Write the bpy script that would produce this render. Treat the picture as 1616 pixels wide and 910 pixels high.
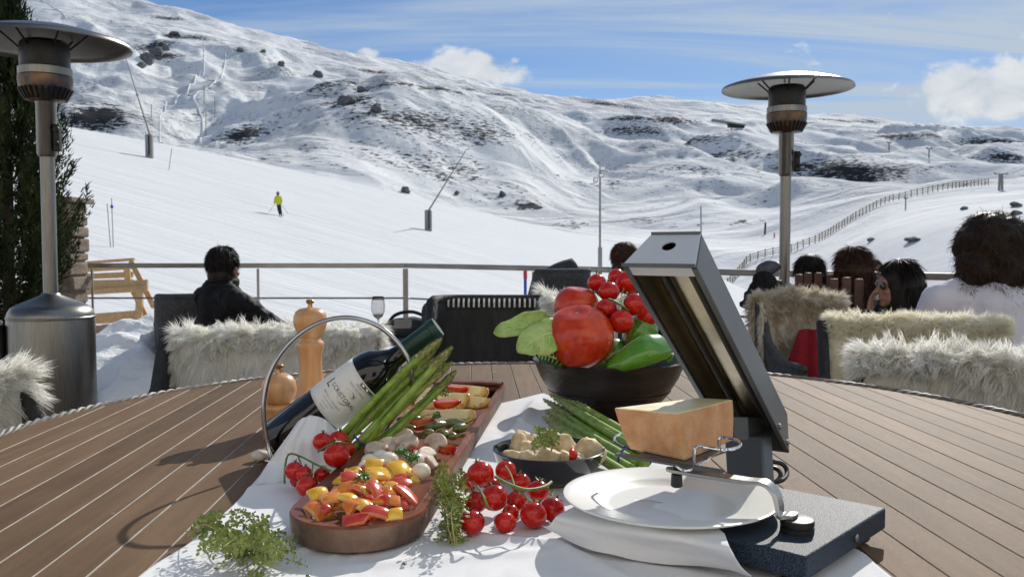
import bpy, math, random
import numpy as np
from mathutils import Vector, Matrix, noise

R = math.radians
PI = math.pi
random.seed(7)
rng = np.random.default_rng(7)
for o in list(bpy.data.objects):
    bpy.data.objects.remove(o, do_unlink=True)
S = bpy.context.scene
COL = S.collection

# ------------------------------------------------------------------ camera
EYE = Vector((0, 0, 1.09))
FPX = 1400.0
TILT = math.atan(67 / FPX)
cam_data = bpy.data.cameras.new('camera')
cam_data.sensor_width = 36
cam_data.lens = 36 * FPX / 1616
cam_data.clip_start = 0.02
cam_data.clip_end = 6000
cam = bpy.data.objects.new('camera', cam_data)
COL.objects.link(cam)
cam.location = EYE
cam.rotation_euler = (PI / 2 - TILT, 0, 0)
cam_data.dof.use_dof = True
cam_data.dof.focus_distance = 1.25
cam_data.dof.aperture_fstop = 18
S.camera = cam

# ------------------------------------------------------------------ light
SUN_AZ, SUN_EL = 24.0, 31.5
sd = Vector((math.sin(R(SUN_AZ)) * math.cos(R(SUN_EL)), math.cos(R(SUN_AZ)) * math.cos(R(SUN_EL)), math.sin(R(SUN_EL))))
sun_data = bpy.data.lights.new('sun', 'SUN')
sun_data.energy = 4.0
sun_data.angle = R(0.5)
sun_data.color = (1.0, 0.95, 0.87)
sun = bpy.data.objects.new('sun', sun_data)
COL.objects.link(sun)
sun.location = (0, 0, 60)
sun.rotation_euler = sd.to_track_quat('Z', 'Y').to_euler()

S.view_settings.view_transform = 'Standard'
S.view_settings.look = 'None'
S.view_settings.gamma = 1
S.view_settings.exposure = 0.09
S.cycles.use_denoising = True
S.cycles.max_bounces = 8
S.cycles.transparent_max_bounces = 12
S.cycles.sample_clamp_indirect = 6
S.cycles.use_adaptive_sampling = True


# ------------------------------------------------------------------ sky
def nd(nt, t, **k):
    n = nt.nodes.new(t)
    for a, b in k.items():
        if a == 'ins':
            for i, v in b.items():
                n.inputs[i].default_value = v
        else:
            setattr(n, a, b)
    return n


def mth(nt, op, a, b=None, c=None, clamp=False):
    n = nt.nodes.new('ShaderNodeMath')
    n.operation = op
    n.use_clamp = clamp
    for i, v in enumerate((a, b, c)):
        if v is None:
            continue
        if isinstance(v, (int, float)):
            n.inputs[i].default_value = v
        else:
            nt.links.new(v, n.inputs[i])
    return n.outputs[0]


W = bpy.data.worlds.new('World')
S.world = W
W.use_nodes = True
nt = W.node_tree
nt.nodes.clear()
out = nd(nt, 'ShaderNodeOutputWorld')
bg = nd(nt, 'ShaderNodeBackground', ins={'Strength': 0.094})
sky = nd(nt, 'ShaderNodeTexSky', sky_type='NISHITA', sun_disc=False, sun_elevation=R(SUN_EL), sun_rotation=R(SUN_AZ), altitude=2900, air_density=1.0, dust_density=0.15, ozone_density=3.6)
tc = nd(nt, 'ShaderNodeTexCoord')
sx = nd(nt, 'ShaderNodeSeparateXYZ')
nt.links.new(tc.outputs['Generated'], sx.inputs[0])
yy = mth(nt, 'MAXIMUM', mth(nt, 'ABSOLUTE', sx.outputs[1]), 0.15)
ux = mth(nt, 'DIVIDE', sx.outputs[0], yy)
uz = mth(nt, 'DIVIDE', sx.outputs[2], yy)
front = mth(nt, 'MULTIPLY', mth(nt, 'ADD', sx.outputs[1], -0.1), 8, clamp=True)
# high thin cirrus, streaked
zz = mth(nt, 'ADD', mth(nt, 'MAXIMUM', sx.outputs[2], 0.0), 0.12)
px_ = mth(nt, 'DIVIDE', sx.outputs[0], zz)
py_ = mth(nt, 'DIVIDE', sx.outputs[1], zz)
cv = nd(nt, 'ShaderNodeCombineXYZ')
nt.links.new(px_, cv.inputs[0])
nt.links.new(py_, cv.inputs[1])
mp = nd(nt, 'ShaderNodeMapping', ins={'Rotation': (0, 0, R(-12)), 'Scale': (0.30, 1.7, 1)})
nt.links.new(cv.outputs[0], mp.inputs[0])
cn = nd(nt, 'ShaderNodeTexNoise', ins={'Scale': 1.25, 'Detail': 9, 'Roughness': 0.62, 'Distortion': 0.6})
nt.links.new(mp.outputs[0], cn.inputs['Vector'])
cir = nd(nt, 'ShaderNodeMapRange', ins={'From Min': 0.37, 'From Max': 0.66, 'To Max': 0.9})
cir.interpolation_type = 'SMOOTHSTEP'
nt.links.new(cn.outputs[0], cir.inputs[0])
# more veil towards the sun side
veil = nd(nt, 'ShaderNodeMapRange', ins={'From Min': -0.5, 'From Max': 0.7, 'To Min': 0.02, 'To Max': 0.55})
veil.interpolation_type = 'SMOOTHSTEP'
nt.links.new(ux, veil.inputs[0])
cirv = mth(nt, 'MULTIPLY', cir.outputs[0], mth(nt, 'ADD', mth(nt, 'MULTIPLY', veil.outputs[0], 1.6), 0.45))
cirm = mth(nt, 'ADD', cirv, mth(nt, 'MULTIPLY', veil.outputs[0], 0.85), clamp=True)
m1 = nd(nt, 'ShaderNodeMix', data_type='RGBA')
nt.links.new(cirm, m1.inputs[0])
sm = nd(nt, 'ShaderNodeMix', data_type='RGBA', blend_type='MULTIPLY')
sm.inputs[0].default_value = 1
nt.links.new(sky.outputs[0], sm.inputs[6])
sm.inputs[7].default_value = (.76, .88, .97, 1)
nt.links.new(sm.outputs[2], m1.inputs[6])
m1.inputs[7].default_value = (4.8, 5.75, 6.9, 1)
# cumulus
cp = nd(nt, 'ShaderNodeCombineXYZ')
nt.links.new(ux, cp.inputs[0])
nt.links.new(mth(nt, 'MULTIPLY', uz, 1.5), cp.inputs[1])
n2 = nd(nt, 'ShaderNodeTexNoise', ins={'Scale': 17, 'Detail': 8, 'Roughness': 0.58, 'Distortion': 0.3})
nt.links.new(cp.outputs[0], n2.inputs['Vector'])
acc = None
for (cx, cy, wx, wy, a) in ((735, 112, 95, 30, 1.1), (672, 104, 50, 16, .8), (770, 92, 42, 14, .7), (585, 88, 26, 10, .75), (812, 99, 14, 9, .8), (1535, 145, 105, 42, 1.15), (1585, 118, 60, 26, .8),
                            (1612, 62, 24, 18, .8), (1190, 172, 40, 9, .7), (1275, 180, 34, 8, .6), (845, 128, 60, 10, .45), (1280, 70, 60, 40, .3), (1900, 100, 160, 40, 1.0), (-300, 60, 160, 40, .8)):
    dx = mth(nt, 'DIVIDE', mth(nt, 'SUBTRACT', ux, (cx - 808) / FPX), wx / FPX)
    dz = mth(nt, 'DIVIDE', mth(nt, 'SUBTRACT', uz, (388 - cy) / FPX), wy / FPX)
    e = mth(nt, 'EXPONENT', mth(nt, 'MULTIPLY', mth(nt, 'ADD', mth(nt, 'MULTIPLY', dx, dx), mth(nt, 'MULTIPLY', dz, dz)), -0.8))
    e = mth(nt, 'MULTIPLY', e, a)
    acc = e if acc is None else mth(nt, 'MAXIMUM', acc, e)
cm = mth(nt, 'ADD', mth(nt, 'MULTIPLY', acc, 0.85), mth(nt, 'MULTIPLY', mth(nt, 'SUBTRACT', n2.outputs[0], 0.5), 1.7))
cs = nd(nt, 'ShaderNodeMapRange', ins={'From Min': 0.34, 'From Max': 0.66, 'To Max': 0.96})
cs.interpolation_type = 'SMOOTHSTEP'
nt.links.new(cm, cs.inputs[0])
cmask = mth(nt, 'MULTIPLY', cs.outputs[0], front)
shade = nd(nt, 'ShaderNodeMapRange', ins={'From Min': 0.3, 'From Max': 0.7})
nt.links.new(n2.outputs[0], shade.inputs[0])
cc = nd(nt, 'ShaderNodeMix', data_type='RGBA')
nt.links.new(shade.outputs[0], cc.inputs[0])
cc.inputs[6].default_value = (5.4, 6.0, 6.6, 1)
cc.inputs[7].default_value = (8.2, 8.4, 8.6, 1)
m2 = nd(nt, 'ShaderNodeMix', data_type='RGBA')
nt.links.new(cmask, m2.inputs[0])
nt.links.new(m1.outputs[2], m2.inputs[6])
nt.links.new(cc.outputs[2], m2.inputs[7])
nt.links.new(m2.outputs[2], bg.inputs[0])
nt.links.new(bg.outputs[0], out.inputs[0])


# ------------------------------------------------------------------ helpers
def at(px, py, Y):
    """the place seen at that pixel, Y metres away from the eye"""
    x = (px - 808) / FPX
    z = -(py - 455) / FPX
    d = Vector((x, math.cos(TILT) + z * math.sin(TILT), -math.sin(TILT) + z * math.cos(TILT)))
    return EYE + d * (Y / d.y)


def on(px, py, z):
    """the place seen at that pixel on the level plane of height z"""
    x = (px - 808) / FPX
    q = -(py - 455) / FPX
    d = Vector((x, math.cos(TILT) + q * math.sin(TILT), -math.sin(TILT) + q * math.cos(TILT)))
    return EYE + d * ((z - EYE.z) / d.z)


ORG = {}


def tag(o, label=None, cat=None, group=None, kind=None):
    if label:
        o['label'] = label
    if cat:
        o['category'] = cat
    if group:
        o['group'] = group
    if kind:
        o['kind'] = kind
    return o


def thing(name, loc, label, cat, group=None):
    o = bpy.data.objects.new(name, None)
    o.empty_display_size = 0.05
    COL.objects.link(o)
    o.location = loc
    ORG[o.name] = Vector(loc)
    return tag(o, label, cat, group)


def orient(d, up=Vector((0, 0, 1))):
    d = Vector(d).normalized()
    x = up.cross(d)
    if x.length < 1e-4:
        x = Vector((1, 0, 0))
    x.normalize()
    return Matrix((x, d.cross(x), d)).transposed()


class MB:
    def __init__(s):
        s.v = []
        s.f = []
        s.m = []
        s.cm = 0

    def add(s, vs, fs):
        o = len(s.v)
        s.v.extend([tuple(v) for v in vs])
        s.f.extend([tuple(i + o for i in f) for f in fs])
        s.m.extend([s.cm] * len(fs))
        return s

    def box(s, c, size, rot=None):
        c = Vector(c)
        q = rot if rot is not None else Matrix.Identity(3)
        if isinstance(q, (int, float)):
            q = Matrix.Rotation(q, 3, 'Z')
        vs = [c + q @ Vector((size[0] * i / 2, size[1] * j / 2, size[2] * k / 2)) for i in (-1, 1) for j in (-1, 1) for k in (-1, 1)]
        return s.add(vs, [(0, 1, 3, 2), (4, 6, 7, 5), (0, 4, 5, 1), (2, 3, 7, 6), (0, 2, 6, 4), (1, 5, 7, 3)])

    def beam(s, a, b, w, h, up=Vector((0, 0, 1))):
        a = Vector(a)
        b = Vector(b)
        return s.box((a + b) / 2, (w, h, (b - a).length), orient(b - a, up))

    def hexa(s, p):
        """8 points: bottom 4 ccw, top 4 ccw"""
        return s.add(p, [(3, 2, 1, 0), (4, 5, 6, 7), (0, 1, 5, 4), (1, 2, 6, 5), (2, 3, 7, 6), (3, 0, 4, 7)])

    def prism(s, poly, z0, z1):
        n = len(poly)
        vs = [(p[0], p[1], z0) for p in poly] + [(p[0], p[1], z1) for p in poly]
        fs = [tuple(range(n - 1, -1, -1)), tuple(range(n, 2 * n))]
        fs += [(i, (i + 1) % n, n + (i + 1) % n, n + i) for i in range(n)]
        return s.add(vs, fs)

    def tube(s, pts, rad, n=8, closed=False, flat=1.0, up=None):
        pts = [Vector(p) for p in pts]
        m = len(pts)
        if isinstance(rad, (int, float)):
            rad = [rad] * m
        vs = []
        pu = None
        for i, p in enumerate(pts):
            if closed:
                t = pts[(i + 1) % m] - pts[i - 1]
            else:
                t = pts[min(i + 1, m - 1)] - pts[max(i - 1, 0)]
            t.normalize()
            if pu is None:
                u = up.copy() if up is not None else (Vector((0, 0, 1)) if abs(t.z) < .9 else Vector((1, 0, 0)))
            else:
                u = pu
            u = (u - t * u.dot(t))
            u.normalize()
            pu = u
            w = t.cross(u)
            for k in range(n):
                a = 2 * PI * k / n
                vs.append(p + (w * math.cos(a) + u * math.sin(a) * flat) * rad[i])
        fs = []
        for i in range(m if closed else m - 1):
            for k in range(n):
                a, b = i * n + k, i * n + (k + 1) % n
                c, d = ((i + 1) % m) * n + (k + 1) % n, ((i + 1) % m) * n + k
                fs.append((a, b, c, d))
        if not closed:
            fs.append(tuple(range(n - 1, -1, -1)))
            fs.append(tuple(range((m - 1) * n, m * n)))
        return s.add(vs, fs)

    def lathe(s, prof, o=(0, 0, 0), n=32, M=None):
        o = Vector(o)
        M = M or Matrix.Identity(3)
        vs = []
        fs = []
        idx = []
        for (r, z) in prof:
            if r < 1e-6:
                idx.append([len(vs)])
                vs.append(o + M @ Vector((0, 0, z)))
            else:
                idx.append(list(range(len(vs), len(vs) + n)))
                for k in range(n):
                    a = 2 * PI * k / n
                    vs.append(o + M @ Vector((r * math.cos(a), r * math.sin(a), z)))
        for a, b in zip(idx[:-1], idx[1:]):
            for k in range(n):
                k2 = (k + 1) % n
                q = [a[k % len(a)], a[k2 % len(a)], b[k2 % len(b)], b[k % len(b)]]
                q2 = []
                for i in q:
                    if i not in q2:
                        q2.append(i)
                if len(q2) > 2:
                    fs.append(tuple(q2))
        return s.add(vs, fs)

    def ball(s, c, r, nu=16, nv=10, M=None, fn=None):
        c = Vector(c)
        if isinstance(r, (int, float)):
            r = (r, r, r)
        M = M or Matrix.Identity(3)
        vs = []
        for j in range(nv + 1):
            ph = PI * j / nv
            for i in range(nu if 0 < j < nv else 1):
                a = 2 * PI * i / nu
                d = Vector((math.sin(ph) * math.cos(a), math.sin(ph) * math.sin(a), -math.cos(ph)))
                k = fn(d, a, ph) if fn else 1
                vs.append(c + M @ Vector((d.x * r[0] * k, d.y * r[1] * k, d.z * r[2] * k)))
        fs = []
        row = lambda j, i: 0 if j == 0 else (1 + (nv - 1) * nu if j == nv else 1 + (j - 1) * nu + i % nu)
        for j in range(nv):
            for i in range(nu):
                q = [row(j, i), row(j, i + 1), row(j + 1, i + 1), row(j + 1, i)]
                q2 = []
                for k in q:
                    if k not in q2:
                        q2.append(k)
                fs.append(tuple(q2))
        return s.add(vs, fs)

    def capsule(s, a, b, ra, rb, n=12):
        a = Vector(a)
        b = Vector(b)
        d = (b - a)
        L = d.length
        d.normalize()
        pts = []
        rad = []
        for k in (0.05, .35, .7, 1):
            pts.append(a - d * ra * math.cos(k * PI / 2))
            rad.append(ra * math.sin(k * PI / 2))
        for k in (1, .7, .35, .05):
            pts.append(b + d * rb * math.cos(k * PI / 2))
            rad.append(rb * math.sin(k * PI / 2))
        return s.tube(pts, rad, n)

    def sheet(s, grid):
        """grid[i][j] points"""
        n = len(grid)
        m = len(grid[0])
        vs = [p for r in grid for p in r]
        fs = [(i * m + j, i * m + j + 1, (i + 1) * m + j + 1, (i + 1) * m + j) for i in range(n - 1) for j in range(m - 1)]
        return s.add(vs, fs)

    def build(s, name, mat, parent=None, smooth=True, bevel=0, ang=35, seg=2, solid=0, sub=0, remesh=0, kind=None, label=None, origin=None):
        me = bpy.data.meshes.new(name)
        if parent is not None:
            og = ORG[parent.name]
        elif origin is not None:
            og = Vector(origin)
        else:
            og = Vector((0, 0, 0))
        me.from_pydata([(a - og.x, b - og.y, c - og.z) for a, b, c in s.v], [], s.f)
        mats = mat if isinstance(mat, (list, tuple)) else [mat]
        for m_ in mats:
            me.materials.append(m_)
        if len(mats) > 1:
            me.polygons.foreach_set('material_index', s.m)
        if smooth:
            me.polygons.foreach_set('use_smooth', [True] * len(me.polygons))
            if ang and not remesh:
                me.set_sharp_from_angle(angle=R(ang))
        me.update()
        o = bpy.data.objects.new(name, me)
        COL.objects.link(o)
        if parent is not None:
            o.parent = parent
            ORG[o.name] = og
        else:
            o.location = og
            ORG[o.name] = og
        if remesh:
            q = o.modifiers.new('r', 'REMESH')
            q.mode = 'VOXEL'
            q.voxel_size = remesh
            q.use_smooth_shade = True
            q = o.modifiers.new('s', 'SMOOTH')
            q.iterations = 5
            q.factor = .5
        if solid:
            q = o.modifiers.new('t', 'SOLIDIFY')
            q.thickness = solid
            q.offset = 0
        if sub:
            q = o.modifiers.new('u', 'SUBSURF')
            q.levels = q.render_levels = sub
        if bevel:
            q = o.modifiers.new('b', 'BEVEL')
            q.width = bevel
            q.segments = seg
            q.limit_method = 'ANGLE'
            q.angle_limit = R(40)
            q.harden_normals = False
        tag(o, label=label, kind=kind)
        return o


def copy_tree(o, parent=None):
    c = o.copy()
    COL.objects.link(c)
    if parent is not None:
        c.parent = parent
    ORG[c.name] = ORG[o.name]
    for ch in list(o.children):
        copy_tree(ch, c)
    return c


def ribbons(name, mat, parent, roots, dirs, lens, width, bend, parent_origin=True, kind='stuff', seg=4, curl=0.0, label=None):
    """a coat of hair: one thin tapering strip per root"""
    roots = np.asarray(roots, float)
    dirs = np.asarray(dirs, float)
    n = len(roots)
    bend = np.asarray(bend, float)
    if bend.ndim == 1:
        bend = np.repeat(bend[None], n, 0)
    lens = np.asarray(lens, float)[:, None]
    og = ORG[parent.name]
    side = np.cross(dirs, rng.normal(size=(n, 3)))
    side /= np.linalg.norm(side, axis=1)[:, None] + 1e-9
    w2 = rng.normal(size=(n, 3))
    V = np.zeros((n, 2 * seg + 1, 3))
    cur = roots.copy()
    d = dirs.copy()
    ph = rng.uniform(0, 6.28, n)[:, None]
    for k in range(seg + 1):
        t = k / seg
        if k < seg:
            ww = width * (1 - 0.75 * t)
            V[:, 2 * k] = cur - side * ww / 2
            V[:, 2 * k + 1] = cur + side * ww / 2
        else:
            V[:, 2 * seg] = cur
        d = d + bend / seg + w2 * curl * np.sin(ph + t * 6)
        d /= np.linalg.norm(d, axis=1)[:, None] + 1e-9
        cur = cur + d * lens / seg
    V = V.reshape(-1, 3) - np.array(og)
    st = (2 * seg + 1)
    fq = []
    base = np.arange(n) * st
    me = bpy.data.meshes.new(name)
    quads = np.stack([np.stack([base + 2 * k, base + 2 * k + 1, base + 2 * k + 3, base + 2 * k + 2], 1) for k in range(seg - 1)], 1).reshape(-1, 4)
    tris = np.stack([base + 2 * seg - 2, base + 2 * seg - 1, base + 2 * seg], 1)
    me.vertices.add(len(V))
    me.vertices.foreach_set('co', V.ravel())
    nl = quads.size + tris.size
    me.loops.add(nl)
    me.loops.foreach_set('vertex_index', np.concatenate([quads.ravel(), tris.ravel()]).astype(np.int32))
    me.polygons.add(len(quads) + len(tris))
    ls = np.concatenate([np.arange(len(quads)) * 4, quads.size + np.arange(len(tris)) * 3]).astype(np.int32)
    me.polygons.foreach_set('loop_start', ls)
    me.polygons.foreach_set('use_smooth', [True] * (len(quads) + len(tris)))
    me.update(calc_edges=True)
    me.materials.append(mat)
    o = bpy.data.objects.new(name, me)
    COL.objects.link(o)
    o.parent = parent
    ORG[o.name] = og
    tag(o, kind=kind, label=label)
    return o


# ------------------------------------------------------------------ materials
def pm(name, col, rough=.6, metal=0., var=.12, vs=12., bump=0., bs=60., sss=0., coat=0., spec=.5, stretch=(1, 1, 1), col2=None, lo=.35, hi=.65, trans=0., rotz=0, sheen=0., det=5, aniso=0):
    m = bpy.data.materials.new(name)
    m.use_nodes = True
    t = m.node_tree
    b = t.nodes['Principled BSDF']
    b.inputs['Roughness'].default_value = rough
    b.inputs['Metallic'].default_value = metal
    b.inputs['Specular IOR Level'].default_value = spec
    b.inputs['Coat Weight'].default_value = coat
    b.inputs['Coat Roughness'].default_value = .08
    b.inputs['Sheen Weight'].default_value = sheen
    if sss:
        b.inputs['Subsurface Weight'].default_value = sss
        b.inputs['Subsurface Radius'].default_value = (.01, .004, .002)
        b.inputs['Subsurface Scale'].default_value = 1
    if trans:
        b.inputs['Transmission Weight'].default_value = trans
    tcn = nd(t, 'ShaderNodeTexCoord')
    mpn = nd(t, 'ShaderNodeMapping', ins={'Scale': stretch, 'Rotation': (0, 0, rotz)})
    t.links.new(tcn.outputs['Object'], mpn.inputs[0])
    nn = nd(t, 'ShaderNodeTexNoise', ins={'Scale': vs, 'Detail': det, 'Roughness': .6})
    t.links.new(mpn.outputs[0], nn.inputs['Vector'])
    mr = nd(t, 'ShaderNodeMapRange', ins={'From Min': lo, 'From Max': hi})
    t.links.new(nn.outputs[0], mr.inputs[0])
    mx = nd(t, 'ShaderNodeMix', data_type='RGBA')
    t.links.new(mr.outputs[0], mx.inputs[0])
    c2 = col2 or tuple(min(1, c * (1 + var)) for c in col)
    c1 = col if col2 else tuple(c * (1 - var) for c in col)
    mx.inputs[6].default_value = (*c1, 1)
    mx.inputs[7].default_value = (*c2, 1)
    t.links.new(mx.outputs[2], b.inputs['Base Color'])
    if bump:
        n2 = nd(t, 'ShaderNodeTexNoise', ins={'Scale': bs, 'Detail': 4})
        t.links.new(mpn.outputs[0], n2.inputs['Vector'])
        bn = nd(t, 'ShaderNodeBump', ins={'Strength': min(1, bump), 'Distance': .4 / bs})
        t.links.new(n2.outputs[0], bn.inputs['Height'])
        t.links.new(bn.outputs[0], b.inputs['Normal'])
    m['bsdf'] = b.name
    return m


MT = {}


def wool(name, c1, c2, trans=.4):
    m = bpy.data.materials.new(name)
    m.use_nodes = True
    t = m.node_tree
    t.nodes.clear()
    o = nd(t, 'ShaderNodeOutputMaterial')
    d = nd(t, 'ShaderNodeBsdfDiffuse')
    tr = nd(t, 'ShaderNodeBsdfTranslucent')
    mxs = nd(t, 'ShaderNodeMixShader', ins={0: trans})
    tcn = nd(t, 'ShaderNodeTexCoord')
    n = nd(t, 'ShaderNodeTexNoise', ins={'Scale': 14, 'Detail': 4})
    t.links.new(tcn.outputs['Object'], n.inputs['Vector'])
    mr = nd(t, 'ShaderNodeMapRange', ins={'From Min': .35, 'From Max': .65})
    t.links.new(n.outputs[0], mr.inputs[0])
    mx = nd(t, 'ShaderNodeMix', data_type='RGBA')
    t.links.new(mr.outputs[0], mx.inputs[0])
    mx.inputs[6].default_value = (*c1, 1)
    mx.inputs[7].default_value = (*c2, 1)
    for s_ in (d, tr):
        t.links.new(mx.outputs[2], s_.inputs['Color'])
    t.links.new(d.outputs[0], mxs.inputs[1])
    t.links.new(tr.outputs[0], mxs.inputs[2])
    t.links.new(mxs.outputs[0], o.inputs[0])
    return m


# ------------------------------------------------------------------ terrain
def _tab(seed):
    return np.random.default_rng(seed).uniform(-1, 1, (256, 256))


_T = [_tab(i) for i in range(8)]


def vn(x, y, s=0):
    ix = np.floor(x).astype(int)
    iy = np.floor(y).astype(int)
    fx = x - ix
    fy = y - iy
    fx = fx * fx * fx * (fx * (fx * 6 - 15) + 10)
    fy = fy * fy * fy * (fy * (fy * 6 - 15) + 10)
    T = _T[s % 8]
    a = T[ix & 255, iy & 255]
    b = T[(ix + 1) & 255, iy & 255]
    c = T[ix & 255, (iy + 1) & 255]
    d = T[(ix + 1) & 255, (iy + 1) & 255]
    return (a * (1 - fx) + b * fx) * (1 - fy) + (c * (1 - fx) + d * fx) * fy


def fbm(x, y, s=0, o=5, g=.5):
    r = 0
    a = 1
    for i in range(o):
        r = r + a * vn(x * 2 ** i + 13.7 * i, y * 2 ** i + 7.1 * i, s + i)
        a *= g
    return r


STY = np.log([200, 260, 340, 450, 600, 800, 1050, 1350, 1700, 2400.])
STC = np.array([-250, -100, 0, 100, 200, 300, 400, 530, 640, 720, 808, 880, 950, 1020, 1100, 1180, 1250, 1330, 1400, 1500, 1616, 1900.])
PYT = np.array([
    [330, 290, 250, 210, 160, 100, 40, -40, -80, -20],
    [330, 295, 255, 215, 165, 105, 45, -35, -70, -10],
    [320, 290, 262, 225, 178, 120, 60, -15, -45, 20],
    [300, 270, 240, 195, 150, 105, 55, 0, -28, 40],
    [290, 265, 240, 200, 150, 110, 65, 22, 4, 60],
    [300, 280, 258, 210, 158, 118, 78, 42, 26, 80],
    [320, 298, 272, 212, 148, 122, 96, 66, 54, 100],
    [340, 318, 285, 205, 114, 126, 112, 94, 86, 130],
    [355, 335, 302, 225, 136, 142, 132, 112, 103, 140],
    [362, 345, 318, 250, 168, 156, 150, 132, 124, 160],
    [372, 360, 338, 275, 205, 163, 170, 155, 142, 180],
    [380, 366, 350, 310, 245, 182, 180, 166, 156, 190],
    [388, 376, 362, 325, 262, 205, 182, 172, 163, 200],
    [395, 382, 362, 318, 250, 210, 180, 186, 154, 200],
    [405, 388, 355, 305, 246, 208, 190, 186, 162, 200],
    [405, 384, 348, 295, 246, 208, 198, 190, 176, 210],
    [400, 372, 325, 285, 250, 218, 200, 192, 183, 215],
    [375, 345, 305, 278, 248, 222, 206, 196, 184, 215],
    [345, 318, 292, 272, 248, 226, 210, 200, 192, 220],
    [322, 300, 285, 268, 250, 230, 215, 207, 203, 230],
    [308, 292, 282, 268, 252, 236, 224, 217, 210, 235],
    [300, 290, 280, 270, 258, 245, 236, 230, 226, 245]], float)


def cr(p0, p1, p2, p3, t):
    return .5 * (2 * p1 + (p2 - p0) * t + (2 * p0 - 5 * p1 + 4 * p2 - p3) * t * t + (3 * p1 - p0 - 3 * p2 + p3) * t ** 3)


def pytab(c, ye):
    u = np.interp(np.log(ye), STY, np.arange(len(STY)))
    w = np.interp(c, STC, np.arange(len(STC)))
    ui = np.minimum(u.astype(int), len(STY) - 2)
    wi = np.minimum(w.astype(int), len(STC) - 2)
    tu = u - ui
    tw = w - wi
    rows = []
    for k in (-1, 0, 1, 2):
        a = np.clip(wi + k, 0, len(STC) - 1)
        g = [PYT[a, np.clip(ui + j, 0, len(STY) - 1)] for j in (-1, 0, 1, 2)]
        rows.append(cr(*g, tu))
    return cr(*rows, tw)


def sstep(a, b, x):
    t = np.clip((x - a) / (b - a), 0, 1)
    return t * t * (3 - 2 * t)


YCX = np.arange(-400, 2100, 10.)
_k = np.hanning(19)
_k /= _k.sum()
YCV = np.interp(YCX, [-200, 95, 440, 808, 985, 1080, 1175, 1300, 1400, 1900], [74, 83, 115, 152, 182, 187, 142, 92, 60, 50])
YCV = np.convolve(np.pad(YCV, 9, 'edge'), _k, 'valid')
YCW = np.interp(YCX, [0, 1080, 1200, 1400], [75, 75, 95, 160])
YCW = np.convolve(np.pad(YCW, 9, 'edge'), _k, 'valid')


def terr(x, y):
    x = np.asarray(x, float)
    y = np.asarray(y, float)
    r = np.hypot(x, y)
    th = np.clip(np.arctan2(x, y), -.66, .66)
    ye = np.maximum(r * np.cos(th), 1.)
    c = 808 + FPX * np.tan(th)
    xp = np.clip(x, -75, 60)
    yp = np.clip(y, -20, 300)
    near = 1.09 - 7.4 + .078 * yp - .286 * xp
    near = near + .05 * fbm(x / 9, y / 9, 1, 3) * sstep(15, 40, r)
    yc = np.interp(c, YCX, YCV)
    wd = np.interp(c, YCX, YCW)
    py = pytab(c, np.maximum(ye, 200))
    yf = np.maximum(ye, 200)
    zf = 1.09 + (388 - py) / FPX * yf
    # folds of the mountain
    lw = sstep(200, 420, ye)
    big = fbm(x / 150 + .4 * vn(x / 60, y / 60, 3), y / 150, 2, 3)
    gul = 1 - np.abs(fbm((x + .5 * y) / 80, (y - .5 * x) / 190, 4, 4, .42))
    fine = fbm(x / 16, y / 16, 5, 4, .6)
    lw = lw * (1 - .78 * sstep(800, 1250, ye))
    zf = zf + lw * yf * (.019 * big * sstep(300, 520, ye) + .021 * (gul - .7) * (1 - .6 * sstep(1150, 1350, c) * sstep(420, 260, ye)) + (.0004 + .0016 * sstep(-.1, .5, vn(x / 130, y / 130, 7))) * fine)
    zf = zf + (1 - lw) * (.35 * fbm(x / 25, y / 25, 6, 4))
    nb = near - .22 * np.maximum(ye - yc, 0) * sstep(1500, 1150, c) - .9 * sstep(0, 25, ye - yc) * sstep(1400, 1100, c)
    s = sstep(0, 1, (ye - yc) / wd)
    return nb * (1 - s) + zf * s


def ground_px(px, py):
    """where the line of sight through that pixel meets the terrain"""
    ys = np.geomspace(22, 2300, 4000)
    d = at(px, py, 1.0) - EYE
    z = EYE.z + d.z * ys
    h = terr(d.x * ys, ys)
    hit = np.nonzero(h >= z)[0]
    i = hit[0] if len(hit) else len(ys) - 1
    return Vector((d.x * ys[i], ys[i], h[i]))


def tz(x, y):
    return float(terr(np.array([x]), np.array([y]))[0])


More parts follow.
